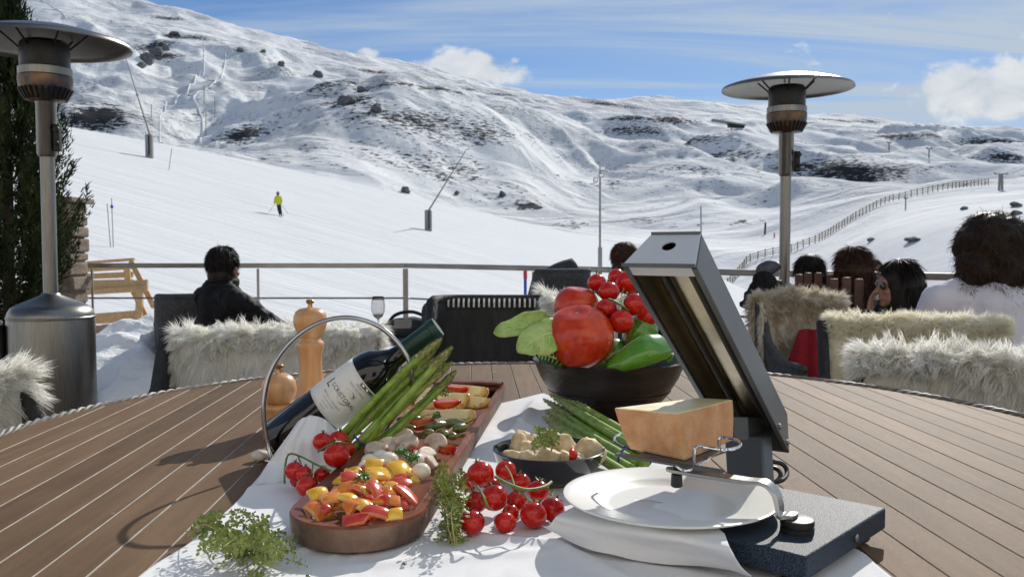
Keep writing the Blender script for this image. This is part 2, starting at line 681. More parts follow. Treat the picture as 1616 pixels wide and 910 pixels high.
def build_terrain():
    th = np.concatenate([np.linspace(-PI, -.66, 40)[:-1], np.linspace(-.66, -.56, 12)[:-1], np.arctan((np.arange(-70, 1690, 2.6) - 808) / FPX), np.linspace(.565, .66, 12), np.linspace(.66, PI, 40)[1:]])
    r1 = np.geomspace(4, 90, 150)
    r2 = np.linspace(91, 260, 150)
    r3 = np.geomspace(261, 2450, 340)
    rr = np.concatenate([r1, r2, r3])
    TH, RR = np.meshgrid(th, rr)
    X = RR * np.sin(TH)
    Y = RR * np.cos(TH)
    Z = terr(X, Y)
    n, m = X.shape
    V = np.stack([X, Y, Z], -1).reshape(-1, 3)
    i = np.arange(n - 1)[:, None] * m
    j = np.arange(m - 1)[None]
    a = (i + j).ravel()
    F = np.stack([a, a + m, a + m + 1, a + 1], 1)
    # close the pole
    V = np.vstack([V, [[0, 0, -6.5]]])
    me = bpy.data.meshes.new('snow_ground')
    me.vertices.add(len(V))
    me.vertices.foreach_set('co', V.ravel())
    ctr = len(V) - 1
    jj = np.arange(m - 1)
    T = np.stack([jj, jj + 1, np.full(m - 1, ctr)], 1)
    me.loops.add(F.size + T.size)
    me.loops.foreach_set('vertex_index', np.concatenate([F.ravel(), T.ravel()]).astype(np.int32))
    me.polygons.add(len(F) + len(T))
    me.polygons.foreach_set('loop_start', np.concatenate([np.arange(len(F)) * 4, F.size + np.arange(len(T)) * 3]).astype(np.int32))
    me.polygons.foreach_set('use_smooth', [True] * (len(F) + len(T)))
    me.update(calc_edges=True)
    # how much bare rock shows through
    ye = np.maximum(Y, 1)
    C = 808 + FPX * X / ye
    PYX = 388 - (Z - 1.09) / ye * FPX
    rock = np.zeros(X.shape)

    def spot(cx, cy, rx, ry, a, d0=200, d1=2500):
        nonlocal rock
        # a stony patch, centred where that line of sight meets the hill
        g = ground_px(cx, cy)
        sxm = rx * g.y / FPX
        e = np.exp(-(((X - g.x) / sxm) ** 2 + ((Z - g.z) / (ry * g.y / FPX)) ** 2) * .9 - ((Y - g.y) / (.35 * g.y)) ** 2)
        rock = np.maximum(rock, a * e)
    for q in SPOTS:
        spot(*q)
    far = sstep(200, 330, RR)
    dr = np.gradient(Z, axis=0) / np.gradient(RR, axis=0)
    steep = sstep(.08, .42, dr + .10 * fbm(X / 30, Y / 30, 1, 3))
    rock = rock * far * (.35 + .50 * steep) + (.05 + .20 * steep) * far
    # convex crests are blown bare
    at_ = me.attributes.new('rock', 'FLOAT', 'POINT')
    at_.data.foreach_set('value', np.append(rock.ravel() * .93, 0).astype(np.float32))
    gm = me.attributes.new('piste', 'FLOAT', 'POINT')
    gm.data.foreach_set('value', np.append((1 - sstep(180, 260, RR)).ravel(), 0).astype(np.float32))
    me.materials.append(MT['snow'])
    o = bpy.data.objects.new('snow_ground', me)
    COL.objects.link(o)
    tag(o, kind='structure')
    return o


SPOTS = [(500, 135, 60, 14, .9), (540, 160, 55, 14, .8), (600, 115, 60, 7, .8), (380, 215, 45, 18, .8), (300, 60, 40, 8, .9), (245, 75, 20, 12, 1.0), (250, 90, 30, 14, 1.0), (150, 185, 45, 22, 1.1), (120, 160, 30, 12, 1.0),
         (270, 30, 30, 8, .9), (690, 140, 90, 5, .8), (780, 150, 90, 5, .8), (960, 165, 40, 6, .8), (1000, 185, 60, 7, .8), (1060, 190, 60, 8, .8), (1000, 205, 50, 10, .7), (1090, 225, 60, 10, .6), (850, 325, 35, 6, 1.1),
         (910, 355, 40, 8, 1.1), (640, 190, 90, 30, .55), (590, 240, 90, 30, .5), (700, 270, 90, 25, .55), (760, 210, 60, 20, .5), (1345, 272, 60, 12, 1.1), (1370, 285, 50, 10, .9), (1300, 265, 50, 12, .8), (1150, 245, 60, 12, .6),
         (1320, 190, 60, 6, .8), (1420, 215, 80, 6, .6), (1560, 225, 60, 8, .7), (1590, 250, 30, 8, .9), (1130, 270, 60, 14, .5), (1225, 195, 60, 6, .6), (1000, 345, 40, 5, .8), (1180, 350, 40, 5, .5), (440, 290, 80, 20, .4), (1450, 380, 30, 5, .7), (1480, 410, 50, 8, .7)]


def snow_mat():
    m = bpy.data.materials.new('snow')
    m.use_nodes = True
    t = m.node_tree
    b = t.nodes['Principled BSDF']
    b.inputs['Roughness'].default_value = .9
    b.inputs['Specular IOR Level'].default_value = .04
    ra = nd(t, 'ShaderNodeAttribute', attribute_name='rock')
    pa = nd(t, 'ShaderNodeAttribute', attribute_name='piste')
    tcn = nd(t, 'ShaderNodeTexCoord')
    mpn = nd(t, 'ShaderNodeMapping', ins={'Scale': (.55, .22, 1.8)})
    t.links.new(tcn.outputs['Object'], mpn.inputs[0])
    n1 = nd(t, 'ShaderNodeTexNoise', ins={'Scale': .5, 'Detail': 9, 'Roughness': .72})
    t.links.new(mpn.outputs[0], n1.inputs['Vector'])
    n3 = nd(t, 'ShaderNodeTexNoise', ins={'Scale': .035, 'Detail': 4, 'Roughness': .6})
    t.links.new(mpn.outputs[0], n3.inputs['Vector'])
    v = mth(t, 'ADD', mth(t, 'SUBTRACT', mth(t, 'MULTIPLY', ra.outputs['Fac'], .30), mth(t, 'MULTIPLY', pa.outputs['Fac'], .5)), mth(t, 'ADD', n1.outputs[0], mth(t, 'MULTIPLY', mth(t, 'SUBTRACT', n3.outputs[0], .5), .35)))
    mr = nd(t, 'ShaderNodeMapRange', ins={'From Min': .655, 'From Max': .70})
    t.links.new(v, mr.inputs[0])
    geo = nd(t, 'ShaderNodeNewGeometry')
    # groomed streaks on the piste
    mp2a = nd(t, 'ShaderNodeMapping', ins={'Rotation': (0, 0, R(82))})
    t.links.new(tcn.outputs['Object'], mp2a.inputs[0])
    mp2 = nd(t, 'ShaderNodeMapping', ins={'Scale': (.9, .07, .2)})
    t.links.new(mp2a.outputs[0], mp2.inputs[0])
    n4 = nd(t, 'ShaderNodeTexNoise', ins={'Scale': 1.1, 'Detail': 6, 'Roughness': .7})
    t.links.new(mp2.outputs[0], n4.inputs['Vector'])
    mp3 = nd(t, 'ShaderNodeMapping', ins={'Scale': (1, 1, 1)})
    t.links.new(tcn.outputs['Object'], mp3.inputs[0])
    n5 = nd(t, 'ShaderNodeTexNoise', ins={'Scale': .5, 'Detail': 7, 'Roughness': .75})
    t.links.new(mp3.outputs[0], n5.inputs['Vector'])
    st = nd(t, 'ShaderNodeMapRange', ins={'From Min': .35, 'From Max': .62})
    t.links.new(n4.outputs[0], st.inputs[0])
    snowc = nd(t, 'ShaderNodeMix', data_type='RGBA')
    snowc.inputs[6].default_value = (.66, .67, .685, 1)
    snowc.inputs[7].default_value = (.755, .76, .765, 1)
    t.links.new(mth(t, 'MAXIMUM', st.outputs[0], mth(t, 'SUBTRACT', 1, pa.outputs['Fac'])), snowc.inputs[0])
    rockc = nd(t, 'ShaderNodeMix', data_type='RGBA')
    rockc.inputs[6].default_value = (.02, .022, .027, 1)
    rockc.inputs[7].default_value = (.07, .07, .075, 1)
    t.links.new(n5.outputs[0], rockc.inputs[0])
    mx = nd(t, 'ShaderNodeMix', data_type='RGBA')
    t.links.new(mr.outputs[0], mx.inputs[0])
    t.links.new(snowc.outputs[2], mx.inputs[6])
    t.links.new(rockc.outputs[2], mx.inputs[7])
    t.links.new(mx.outputs[2], b.inputs['Base Color'])
    # relief: small drifts far off, tracks near
    b1 = nd(t, 'ShaderNodeBump', ins={'Strength': .8, 'Distance': .22})
    t.links.new(mth(t, 'MULTIPLY', n4.outputs[0], pa.outputs['Fac']), b1.inputs['Height'])
    mp4 = nd(t, 'ShaderNodeMapping', ins={'Scale': (.5, .8, 1), 'Rotation': (0, 0, R(-25))})
    t.links.new(tcn.outputs['Object'], mp4.inputs[0])
    n6 = nd(t, 'ShaderNodeTexNoise', ins={'Scale': .035, 'Detail': 10, 'Roughness': .55, 'Distortion': .8})
    t.links.new(mp4.outputs[0], n6.inputs['Vector'])
    b2 = nd(t, 'ShaderNodeBump', ins={'Strength': .95, 'Distance': 13})
    n7 = nd(t, 'ShaderNodeTexNoise', ins={'Scale': .007, 'Detail': 3})
    t.links.new(tcn.outputs['Object'], n7.inputs['Vector'])
    pt = nd(t, 'ShaderNodeMapRange', ins={'From Min': .42, 'From Max': .6, 'To Min': .25, 'To Max': 1.15})
    t.links.new(n7.outputs[0], pt.inputs[0])
    t.links.new(mth(t, 'MULTIPLY', mth(t, 'MULTIPLY', mth(t, 'ADD', n6.outputs[0], mth(t, 'MULTIPLY', n1.outputs[0], .12)), pt.outputs[0]), mth(t, 'SUBTRACT', 1, pa.outputs['Fac'])), b2.inputs['Height'])
    t.links.new(b1.outputs[0], b2.inputs['Normal'])
    t.links.new(b2.outputs[0], b.inputs['Normal'])
    return m


MT['snow'] = snow_mat()
MT['steel'] = pm('brushed_steel', (.22, .21, .19), .33, 1, .15, 30, .15, 200, stretch=(6, 6, .3))
MT['chrome'] = pm('chrome_wire', (.75, .75, .76), .08, 1, .03)
MT['rail_metal'] = pm('rail_steel', (.30, .28, .25), .38, .9, .15, 4, stretch=(1, 1, 1))
MT['dark_metal'] = pm('dark_metal', (.02, .02, .02), .5, .6, .3, 20)
build_terrain()


# ------------------------------------------------------------------ more materials
MT['wood'] = pm('weathered_table_wood', (.132, .080, .044), .60, 0, .1, 9, .35, 160, stretch=(7, .5, 1), col2=(.185, .117, .068), rotz=R(2.4), lo=.3, hi=.7, spec=.10)
def plank_variety(m):
    t = m.node_tree
    b = t.nodes['Principled BSDF']
    src = b.inputs['Base Color'].links[0].from_socket
    oi = nd(t, 'ShaderNodeObjectInfo')
    hv = nd(t, 'ShaderNodeHueSaturation')
    t.links.new(src, hv.inputs['Color'])
    mr = nd(t, 'ShaderNodeMapRange', ins={'To Min': .82, 'To Max': 1.2})
    t.links.new(oi.outputs['Random'], mr.inputs[0])
    tcn = nd(t, 'ShaderNodeTexCoord')
    n = nd(t, 'ShaderNodeTexNoise', ins={'Scale': 3.2, 'Detail': 6, 'Roughness': .65})
    t.links.new(tcn.outputs['Object'], n.inputs['Vector'])
    m2_ = nd(t, 'ShaderNodeMapRange', ins={'From Min': .3, 'From Max': .7, 'To Min': .84, 'To Max': 1.16})
    t.links.new(n.outputs[0], m2_.inputs[0])
    t.links.new(mth(t, 'MULTIPLY', mr.outputs[0], m2_.outputs[0]), hv.inputs['Value'])
    # pale scuffs and dried specks
    mp_ = nd(t, 'ShaderNodeMapping', ins={'Scale': (1, .45, 1), 'Rotation': (0, 0, .5)})
    t.links.new(tcn.outputs['Object'], mp_.inputs[0])
    n3_ = nd(t, 'ShaderNodeTexNoise', ins={'Scale': 46, 'Detail': 3, 'Roughness': .7})
    t.links.new(mp_.outputs[0], n3_.inputs['Vector'])
    m3_ = nd(t, 'ShaderNodeMapRange', ins={'From Min': .70, 'From Max': .76, 'To Max': .55})
    t.links.new(n3_.outputs[0], m3_.inputs[0])
    mx_ = nd(t, 'ShaderNodeMix', data_type='RGBA')
    t.links.new(m3_.outputs[0], mx_.inputs[0])
    t.links.new(hv.outputs[0], mx_.inputs[6])
    mx_.inputs[7].default_value = (.42, .38, .32, 1)
    t.links.new(mx_.outputs[2], b.inputs['Base Color'])


plank_variety(MT['wood'])
MT['joint'] = pm('pale_plank_side', (.40, .37, .32), .8, 0, .2, 30)
MT['rope'] = pm('rim_rattan', (.20, .18, .155), .55, 0, .3, 60, .3, 300)
MT['under'] = pm('dark_gap', (.04, .035, .03), .9)
MT['wicker'] = pm('black_wicker', (.018, .017, .017), .75, 0, .4, 40, 1.0, 110, stretch=(1, 1, .25))
MT['wicker_grey'] = pm('grey_wicker', (.055, .055, .058), .8, 0, .3, 50, .8, 150)
MT['cushion'] = pm('dark_cushion', (.035, .04, .05), .9, 0, .15, 40, .3, 200)
MT['pine'] = pm('pine_board', (.42, .25, .11), .65, 0, .25, 8, .25, 60, stretch=(6, 6, 1), col2=(.58, .38, .19))
MT['dark_wood'] = pm('dark_wood', (.09, .035, .022), .5, 0, .3, 12, .2, 60)
MT['stone'] = pm('brown_stone', (.12, .085, .06), .9, 0, .3, 8, .8, 30, col2=(.24, .19, .14))
MT['deck'] = pm('deck_board', (.16, .13, .11), .7, 0, .2, 8, .3, 60, stretch=(1, 8, 1))
MT['needle'] = pm('needles', (.013, .022, .009), .8, 0, .5, 3, col2=(.045, .058, .018), spec=.15)
MT['bark'] = pm('bark', (.07, .05, .035), .9, 0, .3, 10, .8, 30)
MT['concrete'] = pm('pylon_grey', (.26, .25, .24), .8, 0, .12, 6)
MT['wool_white'] = wool('white_wool', (.90, .88, .81), (.96, .95, .92), .5)
MT['wool_cream'] = wool('cream_wool', (.90, .85, .68), (.95, .92, .82), .5)
MT['wool_beige'] = wool('beige_wool', (.62, .52, .38), (.84, .78, .68))
MT['wool_black'] = pm('black_hair_tips', (.03, .028, .025), .8, 0, .2, 20)
MT['red_wool'] = pm('red_blanket', (.25, .006, .015), .95, 0, .2, 30, .4, 200)
MT['bright_snow'] = pm('heaped_snow', (.78, .79, .81), .9, 0, .04, 3, .9, 5, spec=.05)
MT['enamel'] = pm('dark_enamel', (.018, .017, .016), .35, .4, .3, 20)
MT['burnt'] = pm('heat_tinted_steel', (.22, .13, .06), .4, .9, .3, 9, .3, 40, col2=(.05, .055, .07))


# ------------------------------------------------------------------ terrace
RA = at(100, 420, 8.6)      # rail corners
RB = at(640, 418, 8.6)
RC = at(1141, 429, 6.68)
RD = at(1720, 448, 5.0)
for p_ in (RA, RB, RC, RD):
    p_.z = .9
RA.x = -6.5
# deck: boards laid along x as one floor, its edge follows the rail
edge = [(-7, -3.0), (7, -3.0), (7, 3.0), (RD.x + .8, RD.y - .25), (RC.x + .06, RC.y + .08), (RB.x, RB.y + .08), (-7, RB.y + .08)]


def clip_poly_y(poly, y0, y1):
    def cl(pl, f):
        r = []
        for i in range(len(pl)):
            a, b = pl[i], pl[(i + 1) % len(pl)]
            fa, fb = f(a), f(b)
            if fa >= 0:
                r.append(a)
            if (fa >= 0) != (fb >= 0):
                t = fa / (fa - fb)
                r.append((a[0] + (b[0] - a[0]) * t, a[1] + (b[1] - a[1]) * t))
        return r
    return cl(cl(poly, lambda p: p[1] - y0), lambda p: y1 - p[1])


dk = MB()
y = -3.0
while y < 9:
    pl = clip_poly_y(edge, y, y + .14)
    if len(pl) > 2:
        dk.prism(pl, -.03, 0)
    y += .146
deck = dk.build('deck_floor', MT['deck'], None, smooth=False, kind='structure')
und = MB()
und.prism(edge, -.4, -.034)
und.build('deck_base', MT['dark_wood'], None, smooth=False, kind='structure')


# ------------------------------------------------------------------ railing
def railing():
    t = thing('terrace_railing', (RB.x, RB.y, 0), 'long steel terrace railing with a flat handrail and thin cross rails, snow slope behind it', 'railing')
    for a, b in ((RA, RB), (RB, RD)):
        q = MB()
        q.beam(a, b, .055, .045)
        q.build('handrail', MT['rail_metal'], t, bevel=.008)
        for h in (.585, .30):
            q = MB()
            q.tube([(a.x, a.y, h), (b.x, b.y, h)], .009, 8)
            q.build('cross_rail', MT['rail_metal'], t)
    posts = [(at(145, 420, 8.6).x, 8.6, .012), (at(407, 420, 8.6).x, 8.6, .014), (RB.x, RB.y, .03)]
    d = (RD - RB)
    for k in (.285, .55, 0.79):
        posts.append((RB.x + d.x * k, RB.y + d.y * k, .026))
    posts.insert(0, (-5.6, 8.6, .026))
    for x, y_, r in posts:
        q = MB()
        q.box((x, y_, .44), (r * 1.6, r * 1.6, .86))
        q.build('post', MT['rail_metal'], t, bevel=.004)


railing()


# ------------------------------------------------------------------ patio heaters
def heater(x, y, label, dr):
    t = thing('patio_heater', (x, y, 0), label, 'patio heater', 'steel patio heaters on the terrace')
    o = Vector((x, y, 0))
    q = MB()
    q.lathe([(0, 0), (.235, 0), (.24, .02), (.235, .05), (.225, .06)], o, 48)
    q.build('base', MT['dark_metal'], t)
    q = MB()
    q.lathe([(.195, .06), (.197, .07), (.197, .745), (.192, .765), (.178, .79), (.15, .805), (.045, .85), (.04, .86), (0, .86)], o, 64)
    q.build('tank_housing', MT['steel'], t, ang=50)
    q = MB()
    q.lathe([(.1975, .735), (.2, .738), (.2, .745), (.1975, .748)], o, 64)
    q.build('housing_seam', MT['steel'], t)
    q = MB()
    q.tube([(x - .182, y - .10, .53), (x - .186, y - .102, .71)], .028, 14, flat=.4)
    q.build('door_grip', MT['dark_metal'], t)
    q = MB()
    q.tube([(x, y, .85), (x, y, 1.62)], .033, 24)
    q.lathe([(.036, 1.60), (.046, 1.615), (.046, 1.86), (.05, 1.865), (.05, 1.89), (.035, 1.9)], o, 24)
    q.build('pole', MT['steel'], t, ang=50)
    q = MB()
    q.box((x + .062, y - .02, 1.69), (.03, .03, .13))
    q.lathe([(0, 0), (.016, 0), (.016, .014), (0, .016)], (x + .066, y - .035, 1.73), 16, Matrix.Rotation(R(90), 3, 'X'))
    q.lathe([(0, 0), (.011, 0), (.011, .014), (0, .016)], (x + .066, y - .035, 1.665), 16, Matrix.Rotation(R(90), 3, 'X'))
    q.build('control_box', MT['dark_metal'], t, bevel=.003)
    # burner: perforated ring, band, dark mesh cylinder
    q = MB()
    q.lathe([(.05, 1.865), (.085, 1.87), (.102, 1.895), (.118, 1.93), (.122, 1.96), (.122, 1.985), (.116, 1.99)], o, 48)
    q.build('burner_bowl', MT['burnt'], t, ang=50)
    for k in range(26):
        a = 2 * PI * k / 26
        q = MB()
        q.beam((x + .092 * math.cos(a), y + .092 * math.sin(a), 1.872), (x + .122 * math.cos(a), y + .122 * math.sin(a), 1.926), .009, .006)
        q.build('vent_slot', MT['dark_metal'], t, smooth=False)
    q = MB()
    q.lathe([(.115, 1.985), (.12, 1.99), (.12, 2.025), (.115, 2.03)], o, 48)
    q.build('band', MT['steel'], t)
    q = MB()
    q.lathe([(.110, 2.02), (.112, 2.025), (.112, 2.14), (.10, 2.155), (0, 2.155)], o, 48)
    q.build('burner_screen', MT['enamel'], t)
    q = MB()
    prof_out = []
    prof_in = []
    for k in range(13):
        f = k / 12
        prof_out.append((dr * f, 2.235 - .085 * f ** 1.7))
        prof_in.append((max(dr * f - .004, 0), 2.232 - .085 * f ** 1.7))
    prof_out += [(dr + .004, 2.143), (dr + .006, 2.135), (dr, 2.132)]
    q.lathe(prof_out + prof_in[::-1], o, 64)
    q.build('reflector_dome', MT['steel'], t, ang=60)
    for k in range(6):
        a = 2 * PI * k / 6 + .3
        q = MB()
        q.tube([(x + .109 * math.cos(a), y + .109 * math.sin(a), 2.12), (x + dr * .5 * math.cos(a), y + dr * .5 * math.sin(a), 2.197)], .005, 6)
        q.build('dome_bracket', MT['dark_metal'], t)
    q = MB()
    q.lathe([(0, 2.232), (.012, 2.235), (.012, 2.245), (0, 2.247)], o, 12)
    q.build('dome_screw', MT['steel'], t)
    for ch in t.children:
        if ch.name.split('.')[0] not in ('base', 'tank_housing', 'housing_seam', 'door_grip'):
            ch.location.z -= .078
    return t


h1 = at(79, 420, 4.35)
heater(h1.x, h1.y, 'steel patio heater in front of the dark conifer, its housing cut by the table edge', .39)
h2 = at(1238, 420, 5.55)
heater(h2.x, h2.y, 'steel patio heater behind the beige sheepskin chair, its dome against the sky', .392)


# ------------------------------------------------------------------ conifer and its planter
def conifer():
    c = at(12, 420, 6.6)
    t = thing('conifer', (c.x, c.y, .4), 'tall dark green conifer behind the left patio heater', 'tree')
    q = MB()
    q.tube([(c.x, c.y, .35), (c.x + .02, c.y, 1.5), (c.x + .05, c.y, 2.95)], [.05, .035, .006], 8)
    q.build('trunk', MT['bark'], t)
    rr = np.random.default_rng(3)
    roots = []
    dirs = []
    lens = []
    for k in range(760):
        f = rr.uniform(0, 1) ** .9
        z0 = .35 + 2.45 * f
        a = rr.uniform(0, 2 * PI)
        wid = (.60 * (1 - f) ** .65 * min(1, .55 + f * 2.2)) * rr.uniform(.55, 1.12) + .02
        up = .22 + .55 * wid
        s = np.array([c.x + .04 * f, c.y, z0])
        d = np.array([math.cos(a), math.sin(a), 0])
        n = int(26 + 80 * wid)
        for i in range(n):
            g = rr.uniform(.12, 1)
            p = s + d * wid * g ** .8 + np.array([0, 0, up * g ** 1.6])
            tang = d * wid + np.array([0, 0, up * 1.6 * g])
            tang /= np.linalg.norm(tang)
            dd = tang * .9 + rr.normal(0, .32, 3)
            dd /= np.linalg.norm(dd)
            roots.append(p + rr.normal(0, .012, 3))
            dirs.append(dd)
            lens.append(rr.uniform(.03, .075))
    ribbons('foliage', MT['needle'], t, roots, dirs, lens, .012, (0, 0, .2), seg=2)
    p = thing('planter', (c.x, c.y - .1, 0), 'dark wooden planter box at the foot of the conifer', 'planter')
    for k in range(4):
        q = MB()
        q.box((c.x, c.y - .45, .06 + .125 * k), (1.5, .03, .118))
        q.build('board', MT['dark_wood'], p, bevel=.004)
    q = MB()
    q.box((c.x, c.y - .1, .25), (1.46, .64, .46))
    q.build('soil_box', MT['dark_wood'], p)


conifer()


def stone_pillar():
    a = at(96, 420, 8.3)
    t = thing('stone_pillar', (a.x, a.y, 0), 'rough brown stone pillar at the left end of the railing, half hidden by the conifer', 'pillar')
    rr = random.Random(4)
    z = -.3
    w = .36
    row = 0
    while z < 1.40:
        h = rr.uniform(.07, .14)
        n = rr.choice((1, 2, 2))
        xs = [0, 1] if n == 1 else [0, rr.uniform(.35, .65), 1]
        for i in range(n):
            q = MB()
            x0 = a.x - w / 2 + w * xs[i] + .006 - (rr.uniform(.0, .03) if i == 0 else 0)
            x1 = a.x - w / 2 + w * xs[i + 1] - .006 + (rr.uniform(-.01, .03) if i == n - 1 else 0)
            q.box(((x0 + x1) / 2, a.y + rr.uniform(-.012, .012), z + h / 2), (x1 - x0, .36, h - .012), rr.uniform(-.03, .03))
            q.build('stone', MT['stone'], t, bevel=.018)
        z += h
    q = MB()
    q.box((a.x, a.y, .55), (w - .05, .3, 1.68))
    q.build('core', MT['stone'], t)
    q = MB()
    q.box((a.x, a.y, z + .02), (w + .09, .45, .05))
    q.build('capstone', MT['stone'], t, bevel=.01)


stone_pillar()


# ------------------------------------------------------------------ toppled picnic table beyond the rail
def picnic():
    Y = 17.0
    b = at(190, 520, Y)
    t = thing('picnic_table', b, 'pale pine picnic table tipped on its side in the snow beyond the railing', 'picnic table')

    def plank(name, p, Ya, Yb, w, h):
        q = MB()
        q.beam(at(p[0], p[1], Ya), at(p[2], p[3], Yb), w, h, Vector((0, -1, .3)))
        q.build(name, MT['pine'], t, bevel=.008)
    plank('tabletop_board', (118, 416, 212, 409), 18, 17.6, .05, .05)
    plank('tabletop_board', (118, 426, 211, 420), 17.9, 17.5, .11, .05)
    plank('tabletop_board', (118, 437, 210, 433), 17.9, 17.5, .11, .05)
    plank('tabletop_board', (118, 447, 210, 445), 17.9, 17.5, .11, .05)
    plank('seat_board', (122, 456, 233, 449), 16.8, 16.6, .19, .06)
    plank('seat_board', (122, 462, 233, 455), 16.7, 16.5, .10, .05)
    plank('rail_board', (138, 500, 214, 494), 16.4, 16.4, .10, .05)
    plank('rail_board', (146, 507, 216, 503), 16.4, 16.4, .10, .05)
    plank('rail_board', (160, 516, 217, 513), 16.4, 16.4, .10, .05)
    plank('leg', (207, 412, 243, 484), 17.3, 16.5, .10, .06)
    plank('leg', (205, 448, 238, 515), 17.0, 16.4, .10, .06)
    plank('leg', (221, 456, 218, 523), 16.5, 16.3, .12, .08)
    plank('leg', (252, 464, 247, 524), 16.4, 16.2, .10, .07)
    plank('cross_piece', (200, 420, 202, 446), 17.3, 17.3, .12, .05)
    plank('cross_piece', (238, 478, 252, 476), 16.3, 16.3, .07, .05)


picnic()


# ------------------------------------------------------------------ heap of snow on the deck
def snow_heap():
    c = at(205, 560, 5.6)
    n, m = 110, 140
    g = []
    for i in range(n):
        row = []
        for j in range(m):
            x = -3.3 + 2.35 * j / (m - 1)
            y_ = 3.9 + 3.6 * i / (n - 1)
            ex = (x - c.x) / 1.05
            ey = (y_ - 5.8) / 1.6
            base = max(0, 1 - (ex * ex + ey * ey) ** 1.3)
            h = .46 * base ** .5
            nv = float(fbm(np.array(x * 1.7 + 3), np.array(y_ * 1.7), 3, 2, .5)) * .13 + (1 - abs(float(fbm(np.array(x * 2.6), np.array(y_ * 2.6), 5, 2, .4)))) * .07 + float(fbm(np.array(x * 9.), np.array(y_ * 9.), 2, 2, .5)) * .012
            row.append((x, y_, max(-.02, h + (nv) * min(1, base * 3) - .02)))
        g.append(row)
    q = MB()
    q.sheet(g)
    o = q.build('snow_heap', MT['bright_snow'], None, ang=0, origin=(c.x, 5.8, 0))
    tag(o, 'heap of shovelled snow on the deck right of the left patio heater', 'snow heap')


snow_heap()


# ------------------------------------------------------------------ things out on the snow
def lance(px, py, toppx, toppy, hpx, label):
    g = ground_px(px, py)
    s = g.y / FPX
    t = thing('snow_gun', g, label, 'snow gun', 'snow lances on the near slope')
    h = hpx * s
    q = MB()
    q.box(g + Vector((0, 0, h * .46)), (11 * s, 9 * s, h * 1.0))
    q.build('padding', MT['concrete'], t, bevel=.12)
    q = MB()
    q.box(g + Vector((1.5 * s, -5.2 * s, h * .5)), (1.6 * s, 1.4 * s, h * .8))
    q.build('pad_strap', MT['dark_metal'], t)
    top = at(toppx, toppy, g.y + 1.0)
    b = g + Vector((1 * s, 0, h * .95))
    q = MB()
    q.tube([b, b.lerp(top, .5), top], [1.5 * s, 1.0 * s, .6 * s], 6)
    q.build('lance', MT['concrete'], t)
    d = (top - b).normalized()
    q = MB()
    q.tube([top, top + Vector((5 * s, 0, .6 * s))], .7 * s, 6)
    q.build('nozzle', MT['concrete'], t)
    q = MB()
    q.tube([b.lerp(top, .5) - d * 2 * s, b.lerp(top, .5) + d * 2 * s], 1.9 * s, 6)
    q.build('coupling', MT['concrete'], t)
    return g


lance(236, 249, 197, 88, 38, 'grey snow lance at the top left of the near slope, its thin tube leaning left')
lance(676, 364, 736, 236, 34, 'grey snow lance at the middle of the near slope, its tube leaning right')


def mast():
    g = ground_px(947, 419)
    g = at(947, 419, 60)
    g.z = tz(g.x, g.y)
    s = 60 / FPX
    top = at(947, 268, 60)
    t = thing('floodlight_mast', g, 'thin grey floodlight mast standing just beyond the railing', 'light mast')
    q = MB()
    q.tube([g, top], [2.0 * s, 1.5 * s], 8)
    q.build('pole', MT['concrete'], t)
    a = at(947, 390, 60)
    q = MB()
    q.tube([g, a], 3.4 * s, 10)
    q.build('padding', MT['concrete'], t)
    for px, py, w, h in ((951, 266, 10, 7), (949, 277, 8, 6), (940, 284, 7, 8)):
        q = MB()
        c = at(px, py, 60)
        q.box(c, (w * s, 5 * s, h * s), Matrix.Rotation(.25, 3, 'X'))
        f = q.build('floodlight', MT['concrete'], t, bevel=.03)
        q = MB()
        q.box(c + Vector((0, -2.7 * s, 0)), (w * s * .75, .4 * s, h * s * .7), Matrix.Rotation(.25, 3, 'X'))
        q.build('glass', MT['chrome'], f)
    q = MB()
    q.beam(at(941, 283, 60), at(952, 276, 60), .5 * s, .5 * s)
    q.build('bracket', MT['concrete'], t)


mast()


def thin_pole(px0, py0, px1, py1, label, wpx=1.3, mat='concrete', flag=None, name='marker_pole', cat='pole', Y=None):
    g = ground_px(px0, py0)
    if Y:
        g = at(px0, py0, Y)
        g.z = tz(g.x, g.y)
    s = g.y / FPX
    t = thing(name, g, label, cat)
    q = MB()
    q.tube([g - Vector((0, 0, .2)), at(px1, py1, g.y)], wpx * s / 2, 6)
    q.build('pole', MT[mat], t)
    if flag:
        c = at(flag[0], flag[1], g.y)
        q = MB()
        q.ball(c, (flag[2] * s, flag[2] * s, flag[3] * s), 8, 6)
        q.build('marker', MT[flag[4]], t)
    return t


MT['blue'] = pm('blue_plastic', (.01, .06, .45), .5)
MT['redp'] = pm('red_plastic', (.5, .02, .05), .5)
MT['orange'] = pm('orange_plastic', (.7, .12, .02), .5)
thin_pole(175, 390, 169, 321, 'bare thin leaning pole beside the blue tipped one on the left slope')
thin_pole(179, 390, 176, 313, 'thin pole with a blue tip marker and red end on the left slope', flag=(176.5, 326, 2.4, 3.5, 'blue'))
thin_pole(266, 268, 271, 234, 'thin leaning stick in the snow just right of the left snow lance', 1.0)
thin_pole(1107, 430, 1106, 325, 'slim bare pole rising beyond the top of the raclette grill', 2.2, Y=170)
thin_pole(1207, 370, 1208, 351, 'short dark post on the piste left of the right heater pole', 3.0, 'dark_metal')
thin_pole(1222, 375, 1222, 367, 'tiny red gate marker on the far piste left of the heater pole', 2.0, 'redp')
for px, py, pt, lb in ((322, 166, 136, 'leftmost of the thin lift poles on the upper piste'), (339, 185, 152, 'thin lift pole at the right edge of the upper piste'),
                       (325, 214, 178, 'lowest thin lift pole standing on the left mountain piste'), (239, 186, 165, 'thin pole beside the left snow lance tube on the mountain')):
    thin_pole(px, py, px, pt, lb, 1.1)

